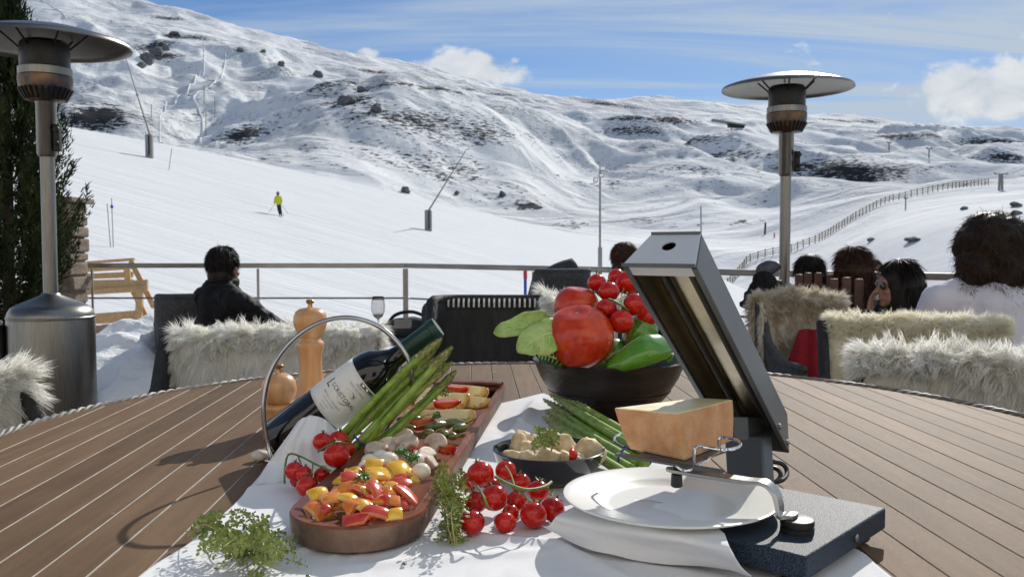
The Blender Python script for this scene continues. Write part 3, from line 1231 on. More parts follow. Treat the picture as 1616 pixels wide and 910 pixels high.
# gate pole with a red and blue sleeve by the rail
gp = at(829, 462, 11.5)
gp2 = thing('slalom_pole', gp, 'short red and blue slalom pole just behind a railing post', 'slalom pole')
q = MB(); q.tube([at(829, 470, 11.5), at(829, 440, 11.5)], .02, 8); q.build('lower_sleeve', MT['blue'], gp2)
q = MB(); q.tube([at(829, 440, 11.5), at(829, 427, 11.5)], .025, 8); q.build('upper_sleeve', MT['redp'], gp2)


def tpylon(px, py, h, w, label, legs=1, cabin=False):
    g = ground_px(px, py)
    s = g.y / FPX
    t = thing('lift_pylon', g, label, 'lift pylon')
    for k in range(legs):
        q = MB()
        dx = (k - (legs - 1) / 2) * 5 * s
        q.tube([g + Vector((dx, 0, -.5)), g + Vector((dx * .7, 0, h * s))], max(1.0, w * .09) * s, 6)
        q.build('post', MT['concrete'], t)
    q = MB()
    q.beam(g + Vector((-w / 2 * s, 0, h * s)), g + Vector((w / 2 * s, 0, h * s)), 1.3 * s, 1.3 * s)
    q.build('crossarm', MT['concrete'], t)
    for sx_ in (-1, 1):
        q = MB()
        q.beam(g + Vector(((sx_ * w / 2 - 2) * s, 0, (h + 1.6) * s)), g + Vector(((sx_ * w / 2 + 2) * s, 0, (h + 1.2) * s)), .9 * s, .9 * s)
        q.build('wheel_set', MT['dark_metal'], t)


tpylon(1579, 300, 25, 20, 'twin legged lift pylon at the right end of the snow fence', 2)
tpylon(1466, 249, 14, 8, 'small lift pylon on the right hillside above the snow fence')
tpylon(1403, 237, 11, 5, 'smallest lift pylon, left of the other one on the right hillside')
tpylon(1429, 330, 16, 4, 'grey snow making hydrant pole beside the bend of the snow fence')


MT['fence'] = pm('weathered_fence', (.17, .13, .09), .8, 0, .2, 3)


def snow_fence():
    pts = [(1040, 422), (1128, 417), (1180, 406), (1215, 404), (1250, 402), (1290, 385), (1318, 365), (1350, 345), (1385, 325), (1412, 316), (1450, 308), (1500, 301), (1560, 292)]
    P3 = [ground_px(*p) for p in pts]
    ys = [p.y for p in P3]
    # smooth the line in plan
    for k in range(2):
        ys = [ys[0]] + [(ys[i - 1] + ys[i] * 2 + ys[i + 1]) / 4 for i in range(1, len(ys) - 1)] + [ys[-1]]
    P3 = []
    for p, y_ in zip(pts, ys):
        v = at(p[0], p[1], y_)
        v.z = tz(v.x, v.y)
        P3.append(v)
    L = [0]
    for a, b in zip(P3[:-1], P3[1:]):
        L.append(L[-1] + (b - a).length)
    t = thing('snow_fence', P3[5], 'long wooden snow fence climbing to the right across the far piste', 'fence')
    n = 96
    prev = None
    rr = random.Random(2)
    rails = [MB(), MB(), MB()]
    me = None
    for k in range(n + 1):
        l = L[-1] * k / n
        i = max(j for j in range(len(L) - 1) if L[j] <= l + 1e-6)
        f = (l - L[i]) / (L[i + 1] - L[i])
        p = P3[i].lerp(P3[i + 1], min(f, 1))
        p.z = tz(p.x, p.y)
        hh = 1.9 * (.8 + .2 * rr.random())
        s = p.y / FPX
        if me is None:
            q = MB()
            q.tube([(0, 0, -.3), (0, 0, 2.0)], .12, 5)
            o = q.build('post', MT['fence'], t, origin=None)
            me = o.data
            me.transform(Matrix.Translation(ORG[t.name]))
        else:
            o = bpy.data.objects.new('post', me)
            COL.objects.link(o)
            o.parent = t
        o.location = p - ORG[t.name]
        o.rotation_euler = (rr.uniform(-.05, .05), rr.uniform(-.08, .08), 0)
        if prev is not None:
            for r_, z in zip(rails, (.55, 1.1, 1.65)):
                r_.beam(prev + Vector((0, 0, z)), p + Vector((0, 0, z + rr.uniform(-.05, .05))), .05, .16)
        prev = p
    for r_ in rails:
        r_.build('rail', MT['fence'], t)


snow_fence()


def station():
    g = ground_px(1163, 204)
    s = g.y / FPX
    t = thing('lift_station', g, 'small dark lift station on stilts far up the ridge left of the right heater', 'building')
    q = MB(); q.hexa([g + Vector((x * s, y_ * s, z * s)) for x, y_, z in ((-12, 0, 3), (12, 0, 1), (12, 10, 1), (-12, 10, 3), (-14, 0, 9), (12, 0, 6), (12, 10, 6), (-14, 10, 9))]); q.build('hall', MT['enamel'], t)
    q = MB(); q.hexa([g + Vector((x * s, y_ * s, z * s)) for x, y_, z in ((-38, 0, 13), (14, -1, 5), (14, 11, 5), (-38, 11, 13), (-38, 0, 16), (14, -1, 7), (14, 11, 7), (-38, 11, 16))]); q.build('roof', MT['concrete'], t)
    for x in (-8, 0, 8):
        q = MB(); q.box(g + Vector((x * s, 1 * s, 0)), (1.2 * s, 1.2 * s, 6 * s)); q.build('stilt', MT['concrete'], t)


station()


def boulder(px, py, w, h, label, snow=True, seed=0):
    g = ground_px(px, py)
    s = g.y / FPX
    t = thing('boulder', g, label, 'boulder')
    rr = random.Random(seed + px)
    ph = [rr.uniform(0, 6) for _ in range(4)]
    off = Vector((rr.uniform(0, 50), rr.uniform(0, 50), rr.uniform(0, 50)))

    def fn(d, a, p):
        k = 1.0
        for j in range(5):       # knock flat facets off a lump
            nn_ = Vector((math.sin(ph[j % 4] * (j + 1)), math.cos(ph[(j + 1) % 4] * (j + 2)), math.sin(ph[(j + 2) % 4] + j))).normalized()
            k = min(k, (.62 + .06 * j) / max(.05, d.dot(nn_)))
        return k * (1 + .28 * noise.noise(d * 1.7 + off) + .12 * noise.noise(d * 5 + off))
    q = MB()
    q.ball(g + Vector((0, 0, h * s * .3)), (w * s / 1.6, w * s / 1.6, h * s * .72), 22, 14, fn=fn)
    q.build('rock', MT['dark_rock'], t, ang=25)
    if snow:
        q = MB()
        q.ball(g + Vector((w * s * .06, w * s * .12, h * s * .52)), (w * s * .5, w * s * .5, h * s * .42), 22, 14, fn=fn)
        q.build('snow_cap', MT['bright_snow'], t)


MT['dark_rock'] = pm('dark_rock', (.05, .05, .052), .9, 0, .3, .8, .6, 2, col2=(.20, .20, .21))
for a in ((548, 164, 24, 13, 'biggest boulder with a snow cap, right of centre on the shaded left ridge'), (593, 177, 15, 13, 'second boulder just below right of the biggest one on the ridge'),
          (444, 104, 9, 7, 'lower of two small dark boulders on the smooth upper snowfield', False), (415, 84, 8, 6, 'upper of two small dark boulders on the smooth upper snowfield', False),
          (379, 82, 9, 7, 'dark boulder right of the upper piste', False), (570, 145, 12, 8, 'small dark boulder above the biggest one on the ridge', False), (500, 122, 14, 10, 'dark boulder on the crest of the shaded ridge', False),
          (640, 304, 12, 9, 'dark shrubby rock at the foot of the shaded hillside', False), (793, 309, 9, 8, 'round rock with snow on the track below the spur'), (721, 307, 7, 6, 'tiny dark rock on the snowy track', False),
          (1375, 380, 10, 5, 'small rock poking out of the snow below the snow fence'), (1443, 380, 24, 6, 'flat dark rock patch right of the snow fence bend', False), (1521, 331, 10, 6, 'small snowy rock left of the curly haired person'),
          (1603, 326, 14, 8, 'dark rock at the right edge above the curly haired person', False), (1604, 338, 14, 7, 'lower dark rock at the right edge above the curly haired person', False),
          (232, 100, 20, 15, 'tall dark crag on the left mountain below the summit ridge', False), (247, 88, 17, 13, 'upper shoulder of the dark crag on the left mountain', False), (262, 80, 10, 8, 'small rock at the top right of the dark crag', False), (222, 106, 12, 7, 'low rock at the foot of the dark crag', False), (276, 57, 14, 7, 'dark rock below the summit ridge', False)):
    boulder(*a)


def track_edges():
    for pts, lb in ((((322, 66), (322, 100), (315, 120), (298, 140), (276, 165)), 'left'), (((350, 66), (356, 90), (352, 112), (340, 128), (325, 142), (306, 153), (314, 175), (320, 200), (316, 226)), 'right'),
                    (((262, 160), (256, 180), (252, 205), (256, 226)), 'low'), (((66, 0), (84, 12), (104, 30)), 'top')):
        P3 = [ground_px(*p) for p in pts]
        C = catm_(P3, 60)
        q = MB()
        for p in C:
            p.z = tz(p.x, p.y) + .1
        q.tube(C, [C[0].y * .00055] * 60, 6)
        o = q.build('track_berm', MT['bright_snow'], None, kind='structure')


def catm_(pts, n):
    m = len(pts) - 1
    r = []
    for i in range(n):
        f = i / (n - 1) * m
        k = min(int(f), m - 1)
        t = f - k
        p0, p1, p2, p3 = pts[max(k - 1, 0)], pts[k], pts[k + 1], pts[min(k + 2, m)]
        r.append(.5 * (2 * p1 + (p2 - p0) * t + (2 * p0 - 5 * p1 + 4 * p2 - p3) * t * t + (3 * p1 - p0 - 3 * p2 + p3) * t ** 3))
    return r


track_edges()


# ------------------------------------------------------------------ materials of the table setting
MT['cloth'] = pm('white_linen', (.76, .76, .77), .9, 0, .02, 30, .35, 900, spec=.1)
MT['tray'] = pm('acacia', (.13, .040, .020), .38, 0, .3, 7, .15, 90, stretch=(4, .6, 2), col2=(.25, .085, .042), rotz=R(5), spec=.3)
MT['tray_side'] = pm('acacia_bark_side', (.07, .04, .03), .5, 0, .3, 14, .4, 60, col2=(.27, .17, .12), spec=.3)
MT['tomato'] = pm('tomato_skin', (.42, .006, .004), .18, 0, .1, 30, .03, 300, sss=.08, coat=.15, col2=(.58, .016, .006), spec=.4)
MT['beef'] = pm('beef_tomato_skin', (.44, .014, .006), .24, 0, .1, 22, .10, 40, sss=.08, coat=.12, col2=(.66, .075, .012), det=8, spec=.4)
MT['sepal'] = pm('tomato_stalk', (.06, .13, .02), .6, 0, .2, 50, .2, 300, col2=(.16, .24, .05))
MT['pepper'] = pm('green_pepper_skin', (.055, .19, .012), .18, 0, .2, 12, .1, 50, coat=.4, sss=.1, col2=(.11, .31, .02))
MT['rib'] = pm('pale_leaf_rib', (.48, .62, .28), .5)
MT['lettuce'] = pm('lettuce', (.26, .44, .08), .5, 0, .2, 26, .9, 50, col2=(.50, .62, .22), stretch=(1, 3, 1))
MT['lettuce_dark'] = pm('lettuce_dark', (.02, .07, .012), .5, 0, .3, 20, .5, 60)
MT['bowl'] = pm('dark_stoneware', (.035, .028, .025), .35, .2, .35, 9, .25, 70, stretch=(1, 1, 3))
MT['black_glaze'] = pm('black_glaze', (.012, .012, .013), .14, 0, .1, 9, coat=.6)
MT['plate'] = pm('white_china', (.82, .82, .78), .28, 0, .01, 5, coat=.12, spec=.4)
MT['mill'] = pm('beech_wood', (.50, .24, .085), .33, 0, .12, 7, .06, 60, stretch=(9, 9, .7), coat=.35, col2=(.62, .33, .14))
MT['brass'] = pm('brass_knob', (.45, .26, .12), .25, 1, .1)
MT['glass_bottle'] = pm('dark_bottle', (.004, .004, .006), .06, 0, .1, coat=.2)
MT['capsule'] = pm('green_capsule', (.016, .045, .036), .35, .3, .1, 20)
MT['label'] = pm('bottle_label', (.70, .70, .68), .6, 0, .02, 30, .08, 500)
MT['label_ink'] = pm('label_ink', (.03, .03, .03), .6, 0, .1)
MT['label_grey'] = pm('label_grey_ink', (.28, .28, .28), .6, 0, .1)
MT['silver'] = pm('label_silver', (.6, .6, .6), .3, .8, .1)
MT['asp'] = pm('asparagus', (.13, .24, .02), .35, 0, .3, 60, .2, 250, col2=(.30, .42, .07), sss=.1)
MT['asp_tip'] = pm('asparagus_tip', (.13, .16, .03), .5, 0, .4, 150, .6, 400, col2=(.40, .38, .16))
MT['band'] = pm('purple_band', (.08, .04, .35), .4)
MT['potato'] = pm('potato', (.84, .66, .28), .3, 0, .15, 30, .05, 90, sss=.2, col2=(.90, .78, .44), coat=.2)
MT['potato_skin'] = pm('potato_skin', (.50, .27, .04), .4, 0, .3, 60, .3, 200, col2=(.72, .42, .07), coat=.2)
MT['red_pep'] = pm('red_pepper', (.48, .018, .008), .22, 0, .25, 50, .1, 120, coat=.4, sss=.12, col2=(.62, .07, .02))
MT['orange_pep'] = pm('orange_pepper', (.66, .13, .010), .22, 0, .2, 50, .1, 120, coat=.4, sss=.12, col2=(.78, .28, .02))
MT['yellow_pep'] = pm('yellow_pepper', (.74, .37, .010), .22, 0, .15, 50, .1, 120, coat=.4, sss=.12, col2=(.84, .52, .03))
MT['red_flesh'] = pm('red_pepper_flesh', (.60, .09, .04), .35, 0, .2, 60, .2, 160, coat=.2, sss=.2, col2=(.74, .24, .12))
MT['orange_flesh'] = pm('orange_pepper_flesh', (.76, .30, .06), .35, 0, .2, 60, .2, 160, coat=.2, sss=.2, col2=(.84, .46, .18))
MT['yellow_flesh'] = pm('yellow_pepper_flesh', (.80, .52, .08), .35, 0, .2, 60, .2, 160, coat=.2, sss=.2, col2=(.86, .66, .22))
MT['tom_flesh'] = pm('tomato_flesh', (.55, .05, .02), .18, 0, .3, 120, .3, 200, coat=.4, sss=.2, col2=(.72, .20, .08))
MT['onion'] = pm('pearl_onion', (.78, .74, .62), .2, 0, .04, 40, coat=.4, sss=.3)
MT['mush'] = pm('mushroom', (.42, .31, .22), .5, 0, .2, 60, .2, 120, col2=(.68, .58, .46), sss=.1)
MT['gherkin'] = pm('gherkin', (.09, .10, .012), .25, 0, .4, 90, .5, 300, coat=.4, col2=(.20, .19, .04))
MT['parsley'] = pm('parsley', (.03, .13, .015), .5, 0, .3, 80, col2=(.09, .26, .03))
MT['thyme'] = pm('thyme_leaf', (.10, .15, .03), .55, 0, .3, 90, col2=(.30, .36, .09), sss=.1)
MT['thyme_stem'] = pm('thyme_stem', (.30, .26, .10), .6, 0, .3, 60, col2=(.42, .40, .16))
MT['bread'] = pm('bread_chunk', (.64, .44, .20), .7, 0, .1, 60, .5, 180, col2=(.80, .70, .50), sss=.15)
MT['rind'] = None
MT['cheese'] = pm('cheese_paste', (.82, .70, .36), .40, 0, .08, 20, .15, 60, sss=.2, col2=(.90, .82, .54))
MT['hammer'] = None
MT['hood'] = pm('painted_sheet', (.085, .095, .105), .36, .25, .08, 9, .05, 300)
MT['hood_end'] = pm('bare_sheet', (.58, .60, .63), .45, .2, .06, 6)
MT['reflector'] = pm('reflector_sheet', (.52, .46, .34), .30, 1, .2, 9, .1, 20)
MT['element'] = pm('heating_element', (.03, .025, .022), .5, .3, .2, 20)
MT['cable'] = pm('rubber_cable', (.012, .012, .012), .4)
MT['hoop'] = pm('dull_chrome', (.42, .42, .43), .14, 1, .03)
MT['pebble'] = pm('white_pebble', (.62, .58, .52), .6, 0, .15, 30)
MT['arm'] = pm('arm_steel', (.40, .40, .39), .3, 1, .1, 12, .1, 200)


def rind_mat():
    m = pm('cheese_rind', (.64, .31, .135), .7, 0, .2, 40, 0, col2=(.78, .46, .25))
    t = m.node_tree
    b = t.nodes['Principled BSDF']
    tcn = nd(t, 'ShaderNodeTexCoord')
    w1 = nd(t, 'ShaderNodeTexWave', wave_type='BANDS', bands_direction='Z', ins={'Scale': 150, 'Distortion': .6})
    w2 = nd(t, 'ShaderNodeTexWave', wave_type='BANDS', bands_direction='X', ins={'Scale': 150, 'Distortion': .6})
    for w in (w1, w2):
        t.links.new(tcn.outputs['Object'], w.inputs['Vector'])
    s_ = mth(t, 'MULTIPLY', w1.outputs['Fac'], w2.outputs['Fac'])
    bn = nd(t, 'ShaderNodeBump', ins={'Strength': .8, 'Distance': .0012})
    t.links.new(s_, bn.inputs['Height'])
    t.links.new(bn.outputs[0], b.inputs['Normal'])
    return m


def hammer_mat():
    m = bpy.data.materials.new('hammered_paint')
    m.use_nodes = True
    t = m.node_tree
    b = t.nodes['Principled BSDF']
    b.inputs['Roughness'].default_value = .55
    b.inputs['Metallic'].default_value = 0
    b.inputs['Specular IOR Level'].default_value = .22
    tcn = nd(t, 'ShaderNodeTexCoord')
    n = nd(t, 'ShaderNodeTexVoronoi', ins={'Scale': 620})
    t.links.new(tcn.outputs['Object'], n.inputs['Vector'])
    n2 = nd(t, 'ShaderNodeTexNoise', ins={'Scale': 900, 'Detail': 2})
    t.links.new(tcn.outputs['Object'], n2.inputs['Vector'])
    mr = nd(t, 'ShaderNodeMapRange', ins={'From Min': .45, 'From Max': .62})
    t.links.new(n2.outputs[0], mr.inputs[0])
    mx = nd(t, 'ShaderNodeMix', data_type='RGBA')
    t.links.new(mr.outputs[0], mx.inputs[0])
    mx.inputs[6].default_value = (.008, .014, .024, 1)
    mx.inputs[7].default_value = (.055, .078, .118, 1)
    t.links.new(mx.outputs[2], b.inputs['Base Color'])
    bn = nd(t, 'ShaderNodeBump', ins={'Strength': .6, 'Distance': .0006})
    t.links.new(n.outputs['Distance'], bn.inputs['Height'])
    t.links.new(bn.outputs[0], b.inputs['Normal'])
    return m


MT['rind'] = rind_mat()
MT['hammer'] = hammer_mat()
TZ = .75


# ------------------------------------------------------------------ the round table
def table():
    C = Vector((.055, 1.57, 0))
    Rt = .975
    t = thing('patio_table', (C.x, C.y, 0), 'large round patio table with a brown plank top and woven rattan rim', 'table')
    d = Vector((-.0414, 1, 0)).normalized()
    u = Vector((d.y, -d.x, 0))
    pitch = .0555
    cu = C.dot(u)
    cd = C.dot(d)
    k0 = math.floor((cu - Rt + .012) / pitch)
    k = k0
    while True:
        a = -.012 + k * pitch + .0009
        b = a + pitch - .0018
        k += 1
        if a > cu + Rt:
            break
        a = max(a, cu - Rt + .004)
        b = min(b, cu + Rt - .004)
        if b - a < .006:
            continue
        pl = []
        N = 6
        for i in range(N + 1):
            o = a + (b - a) * i / N
            h = math.sqrt(max(Rt ** 2 - (o - cu) ** 2, 1e-6))
            pl.append(u * o + d * (cd - h))
        for i in range(N, -1, -1):
            o = a + (b - a) * i / N
            h = math.sqrt(max(Rt ** 2 - (o - cu) ** 2, 1e-6))
            pl.append(u * o + d * (cd + h))
        q = MB()
        q.prism(pl, TZ - .018, TZ + random.uniform(-.0003, .0003))
        q.m = [0, 0] + [1] * (len(q.f) - 2)
        q.build('plank', [MT['wood'], MT['joint']], t, smooth=False, bevel=.0006, seg=1)
    q = MB()
    q.lathe([(0, TZ - .03), (Rt, TZ - .03), (Rt, TZ - .006), (0, TZ - .006)], C, 96)
    q.build('under_board', MT['under'], t, smooth=False)
    # rim: two rattan strands laid round each other
    q = MB()
    n = 1300
    for ph in (0, 2 * PI / 3, 4 * PI / 3):
        pts = []
        for i in range(n):
            a = 2 * PI * i / n
            w = a * 82 + ph
            rr_ = Rt + .008 + .0050 * math.cos(w)
            pts.append((C.x + rr_ * math.cos(a), C.y + rr_ * math.sin(a), TZ - .001 + .0042 * math.sin(w)))
        q.tube(pts, .0040, 6, closed=True)
    q.build('woven_rim', MT['rope'], t, kind='stuff')
    q = MB()
    q.lathe([(Rt - .01, TZ - .10), (Rt + .008, TZ - .10), (Rt + .012, TZ - .01), (Rt - .005, TZ - .008)], C, 96)
    q.build('apron', MT['wicker'], t)
    q = MB()
    q.lathe([(0, 0), (.34, 0), (.33, .05), (.24, .3), (.26, .68), (.30, .725), (0, .725)], C, 48)
    q.build('pedestal', MT['wicker'], t)


table()


# ------------------------------------------------------------------ tablecloth and napkin
def catm(pts, n):
    pts = [Vector(p) for p in pts]
    m = len(pts) - 1
    r = []
    for i in range(n):
        f = i / (n - 1) * m
        k = min(int(f), m - 1)
        t = f - k
        p0 = pts[max(k - 1, 0)]
        p1 = pts[k]
        p2 = pts[k + 1]
        p3 = pts[min(k + 2, m)]
        r.append(.5 * (2 * p1 + (p2 - p0) * t + (2 * p0 - 5 * p1 + 4 * p2 - p3) * t * t + (3 * p1 - p0 - 3 * p2 + p3) * t ** 3))
    return r


def tablecloth():
    z = TZ + .002
    Lp = [on(110, 1030, z), on(222, 910, z), on(300, 858, z), on(372, 795, z), on(425, 735, z), on(462, 690, z), on(500, 668, z), on(600, 655, z), on(690, 648, z), on(745, 652, z), on(776, 642, z), on(800, 636, z)]
    Rp = [on(1560, 1030, z), on(1402, 910, z), on(1352, 870, z), on(1270, 842, z), on(1180, 800, z), on(1120, 760, z), on(1060, 730, z), on(1000, 700, z), on(950, 680, z), on(915, 655, z), on(885, 634, z), on(858, 622, z)]
    n, m = 230, 300
    L = catm(Lp, n)
    Q = catm(Rp, n)
    g = []
    c1 = on(500, 690, z)
    fr = random.Random(14)
    extra = []
    for _ in range(26):
        a0 = on(fr.uniform(330, 1100), fr.uniform(700, 900), z)
        an = fr.uniform(0, PI)
        ln = fr.uniform(.03, .12)
        extra.append((a0, a0 + Vector((math.cos(an) * ln, math.sin(an) * ln, 0)), fr.uniform(.0008, .0024), fr.uniform(.004, .010)))
    ca = [(on(300, 905, z), on(640, 840, z), .0035, .007), (on(700, 840, z), on(1200, 900, z), .004, .010), (on(870, 860, z), on(1010, 930, z), .006, .010), (on(800, 700, z), on(850, 632, z), .010, .012), (on(800, 668, z), on(900, 690, z), .006, .012),
          (on(520, 900, z), on(900, 870, z), .003, .012), (on(430, 760, z), on(520, 740, z), .004, .006), (on(620, 690, z), on(470, 760, z), .003, .02), (on(930, 880, z), on(1180, 845, z), .004, .012)]
    ca = ca + extra
    for i in range(n):
        row = []
        for j in range(m):
            p = L[i].lerp(Q[i], j / (m - 1))
            x, y_ = p.x, p.y
            h = .0016 * (1 + float(noise.noise(Vector((x * 9, y_ * 7, 1.3))))) + .0012 * abs(float(noise.noise(Vector((x * 26, y_ * 14, 4)))))
            for a, b, hh, w in ca:
                ab = b - a
                tt = max(0, min(1, (p - a).dot(ab) / ab.length_squared))
                dd = (p - (a + ab * tt)).length
                h += hh * math.exp(-(dd / w) ** 2) * min(1, 4 * tt + .2) * min(1, 4 * (1 - tt) + .2)
            # the standing corner beside the bottle
            dx = (x - c1.x) / .045
            dy = (y_ - c1.y) / .085
            h += .052 * math.exp(-(dx * dx + dy * dy) ** 1.5) + .016 * math.exp(-((dx * 1.5 - .6) ** 2 + (dy + .8) ** 2))
            row.append((x, y_, z + h))
        g.append(row)
    q = MB()
    q.sheet(g)
    o = q.build('tablecloth', MT['cloth'], None, ang=0, solid=.0012, origin=(.1, 1.1, TZ))
    tag(o, 'creased white cloth spread over the planks under the tray, plate and tomatoes', 'tablecloth')


tablecloth()
print('cloth done')


def napkin():
    t = thing('napkin', on(1020, 850, TZ), 'folded white napkin lying in layers under the big white plate', 'napkin')
    for k in range(3):
        e = .0028 * k
        za, zm, zb = TZ + .008 + e, TZ + .0422 + e * .5, TZ + .0425 + e * .5
        A = [on(856 + 9 * k, 830 - 4 * k, za + .01), on(915 + 6 * k, 864 - 6 * k, za + .004), on(985, 880 - 5 * k, za), on(1095, 893 - 7 * k, za), on(1186 - 5 * k, 911 - 6 * k, za)]
        Mi = [on(878, 815, zm - .008), on(935, 822, zm - .006), on(1010, 832, zm), on(1080, 846, zm), on(1152, 864, zm)]
        B = [on(905, 800, zm - .003), on(960, 790, zb), on(1020, 790, zb), on(1090, 805, zb), on(1143, 842, zb)]
        n, m = 90, 40
        A, Mi, B = catm(A, n), catm(Mi, n), catm(B, n)
        g = []
        for i in range(n):
            f = i / (n - 1)
            cs = catm([A[i], A[i].lerp(Mi[i], .5) + Vector((0, 0, -.004)), Mi[i], B[i]], m)
            row = []
            for j in range(m):
                s = j / (m - 1)
                p = cs[j]
                lift = .0030 * math.sin(f * 9 + k * 1.3) * math.exp(-s * 5) + .0012 * noise.noise(Vector((p.x * 30, p.y * 30, k)))
                lift += .004 * math.exp(-((f - .45) / .12) ** 2) * math.exp(-s * 3)
                row.append((p.x, p.y, p.z + max(lift, -.002)))
            g.append(row)
        q = MB()
        q.sheet(g)
        q.build('fold', MT['cloth'], t, ang=0, solid=.0012)


napkin()


# ------------------------------------------------------------------ plate
def plate():
    c = Vector((.181, 1.003, TZ + .0435))
    z0 = c.z
    t = thing('plate', c, 'large round white china plate under the cheese holder', 'plate')
    q = MB()
    q.lathe([(0, .003), (.075, .003), (.084, .004), (.092, .0085), (.098, .0105), (.128, .0145), (.1335, .016), (.1355, .0155), (.1352, .0135), (.128, .0105), (.098, .006), (.088, .0015), (.083, -.003), (.079, -.003), (.076, 0), (0, 0)], c, 128)
    q.v = [(c.x + (v[0] - c.x) * .9, c.y + (v[1] - c.y) * .9, c.z + (v[2] - c.z) * .9) for v in q.v]
    q.build('dish', MT['plate'], t, ang=70)


plate()


# ------------------------------------------------------------------ wooden tray
AX = Vector((.083, .885, 0)).normalized()
AP = Vector((AX.y, -AX.x, 0))
T0 = Vector((-.1775, 1.02, 0))       # centre of the near round end
TL = .955 - .06                      # straight length of the axis
TR = .0785


def tray_outline(r, L, n=24, sq=1.0):
    """closed outline: round near end, squarish far end"""
    pts = []
    for k in range(n + 1):
        a = PI + PI * k / n
        pts.append((r * math.cos(a), r * math.sin(a)))
    for k in range(n + 1):
        a = PI * k / n
        cx, sy = math.cos(a), math.sin(a)
        e = .55
        pts.append((r * math.copysign(abs(cx) ** e, cx), L + r * .45 * math.copysign(abs(sy) ** e, sy)))
    return pts


def tray():
    t = thing('serving_tray', T0 + AX * .4 + Vector((0, 0, TZ + .006)), 'long reddish wooden serving tray with rounded near end, filled with vegetables', 'serving tray')
    zb, zt = TZ + .006, TZ + .038
    rings = [(TR - .010, zb), (TR - .004, zb + .003), (TR - .001, zb + .012), (TR, zt - .003), (TR - .0015, zt), (TR - .013, zt - .001), (TR - .0155, zt - .004), (TR - .020, zb + .014), (TR - .026, zb + .011)]
    vs = []
    fs = []
    N = len(tray_outline(1, 1))
    q = MB()
    for i, (r, z) in enumerate(rings):
        for (a, b) in tray_outline(r, TL - (TR - r) * .3):
            wob = .0012 * math.sin(b * 22 + a * 9)
            p = T0 + AP * (a + wob) + AX * b
            vs.append((p.x, p.y, z))
    for i in range(len(rings) - 1):
        for k in range(N):
            k2 = (k + 1) % N
            fs.append((i * N + k, i * N + k2, (i + 1) * N + k2, (i + 1) * N + k))
    nb = len(fs)
    fs.append(tuple(range(N - 1, -1, -1)))
    fs.append(tuple(range((len(rings) - 1) * N, len(rings) * N)))
    q.v = vs
    q.f = fs
    q.m = [1 if f < 3 * N else 0 for f in range(nb)] + [1, 0]
    q.build('body', [MT['tray'], MT['tray_side']], t, ang=30)
    # carved grooves across the far end
    for k in range(6):
        pts = []
        for i in range(15):
            a = -1 + 2 * i / 14
            b = TL + TR * .40 - .0085 * k - .022 * abs(a) ** 3 * .6
            p = T0 + AP * (a * (TR - .006)) + AX * b
            pts.append((p.x, p.y, zt + .0035 + .0006 * k))
        q = MB()
        q.tube(pts, .0034, 6, flat=1.2)
        q.build('carved_ridge', MT['tray'], t)
    q = MB()
    p = T0 + AX * (TL + .0) + AP * 0
    q.box((p.x, p.y, zt - .004), (TR * 2 - .02, .045, .010), Matrix.Rotation(-math.atan2(AX.x, AX.y), 3, 'Z'))
    q.build('end_block', MT['tray'], t, bevel=.003)


tray()


# ------------------------------------------------------------------ small food builders
def rmat(rr, tilt=.6):
    return Matrix.Rotation(rr.uniform(0, 2 * PI), 3, 'Z') @ Matrix.Rotation(rr.uniform(-tilt, tilt), 3, 'X') @ Matrix.Rotation(rr.uniform(-tilt, tilt), 3, 'Y')


RB_ = random.Random(11)
SC = lambda p: (p - EYE).y / FPX


def slab(c, L, Wd, T, M, curve=.25, rr=RB_, nx=7, ny=5):
    """a cut piece of pepper wall: skin outside, paler flesh inside and on the cuts"""
    q = MB()
    vs = []
    k1, k2, k3, k4 = [rr.uniform(.62, 1.08) for _ in range(4)]
    sk = rr.uniform(-.25, .25)
    for s in (0, 1):
        for i in range(nx):
            for j in range(ny):
                a = -1 + 2 * i / (nx - 1)
                b = -1 + 2 * j / (ny - 1)
                w = (k1 * (1 - a) + k2 * (1 + a)) / 2
                l = (k3 * (1 - b) + k4 * (1 + b)) / 2
                z = -curve * L * a * a * .35 - curve * Wd * .6 * b * b * .5 + (s - .5) * T
                if s:
                    z += -T * .16 * (max(abs(a), abs(b)) ** 6)
                vs.append(Vector(c) + M @ Vector((a * L / 2 * l + sk * b * Wd * .4, b * Wd / 2 * w, z)))
    n = nx * ny
    fs = []
    mi = []
    for i in range(nx - 1):
        for j in range(ny - 1):
            a, b, d, e = i * ny + j, i * ny + j + 1, (i + 1) * ny + j + 1, (i + 1) * ny + j
            fs.append((e, d, b, a))
            fs.append((n + a, n + b, n + d, n + e))
            mi += [1, 0]
    for j in range(ny - 1):
        fs.append((j, j + 1, n + j + 1, n + j))
        k = (nx - 1) * ny
        fs.append((k + j + 1, k + j, n + k + j, n + k + j + 1))
        mi += [1, 1]
    for i in range(nx - 1):
        fs.append(((i + 1) * ny, i * ny, n + i * ny, n + (i + 1) * ny))
        fs.append((i * ny + ny - 1, (i + 1) * ny + ny - 1, n + (i + 1) * ny + ny - 1, n + i * ny + ny - 1))
        mi += [1, 1]
    q.add(vs, fs)
    q.m = mi
    return q


def cutball(c, r, M, planes, nu=48, nv=32, bump=.03, seed=0.0):
    """a rounded lump with flat cuts: planes are (normal, distance) in its own unit space"""
    q = MB()
    hit = []
    pl = [(Vector(n_).normalized(), d_) for n_, d_ in planes]

    def fn(d, a, p):
        k = 1 + bump * noise.noise(d * 2.2 + Vector((seed, 0, 0)))
        h = False
        for n_, d_ in pl:
            v = d.dot(n_)
            if v > 1e-3 and d_ / v < k:
                k = d_ / v
                h = True
        hit.append(h)
        return k
    q.ball(c, r, nu, nv, M, fn=fn)
    q.m = [1 if all(hit[i] for i in f) else 0 for f in q.f]
    return q


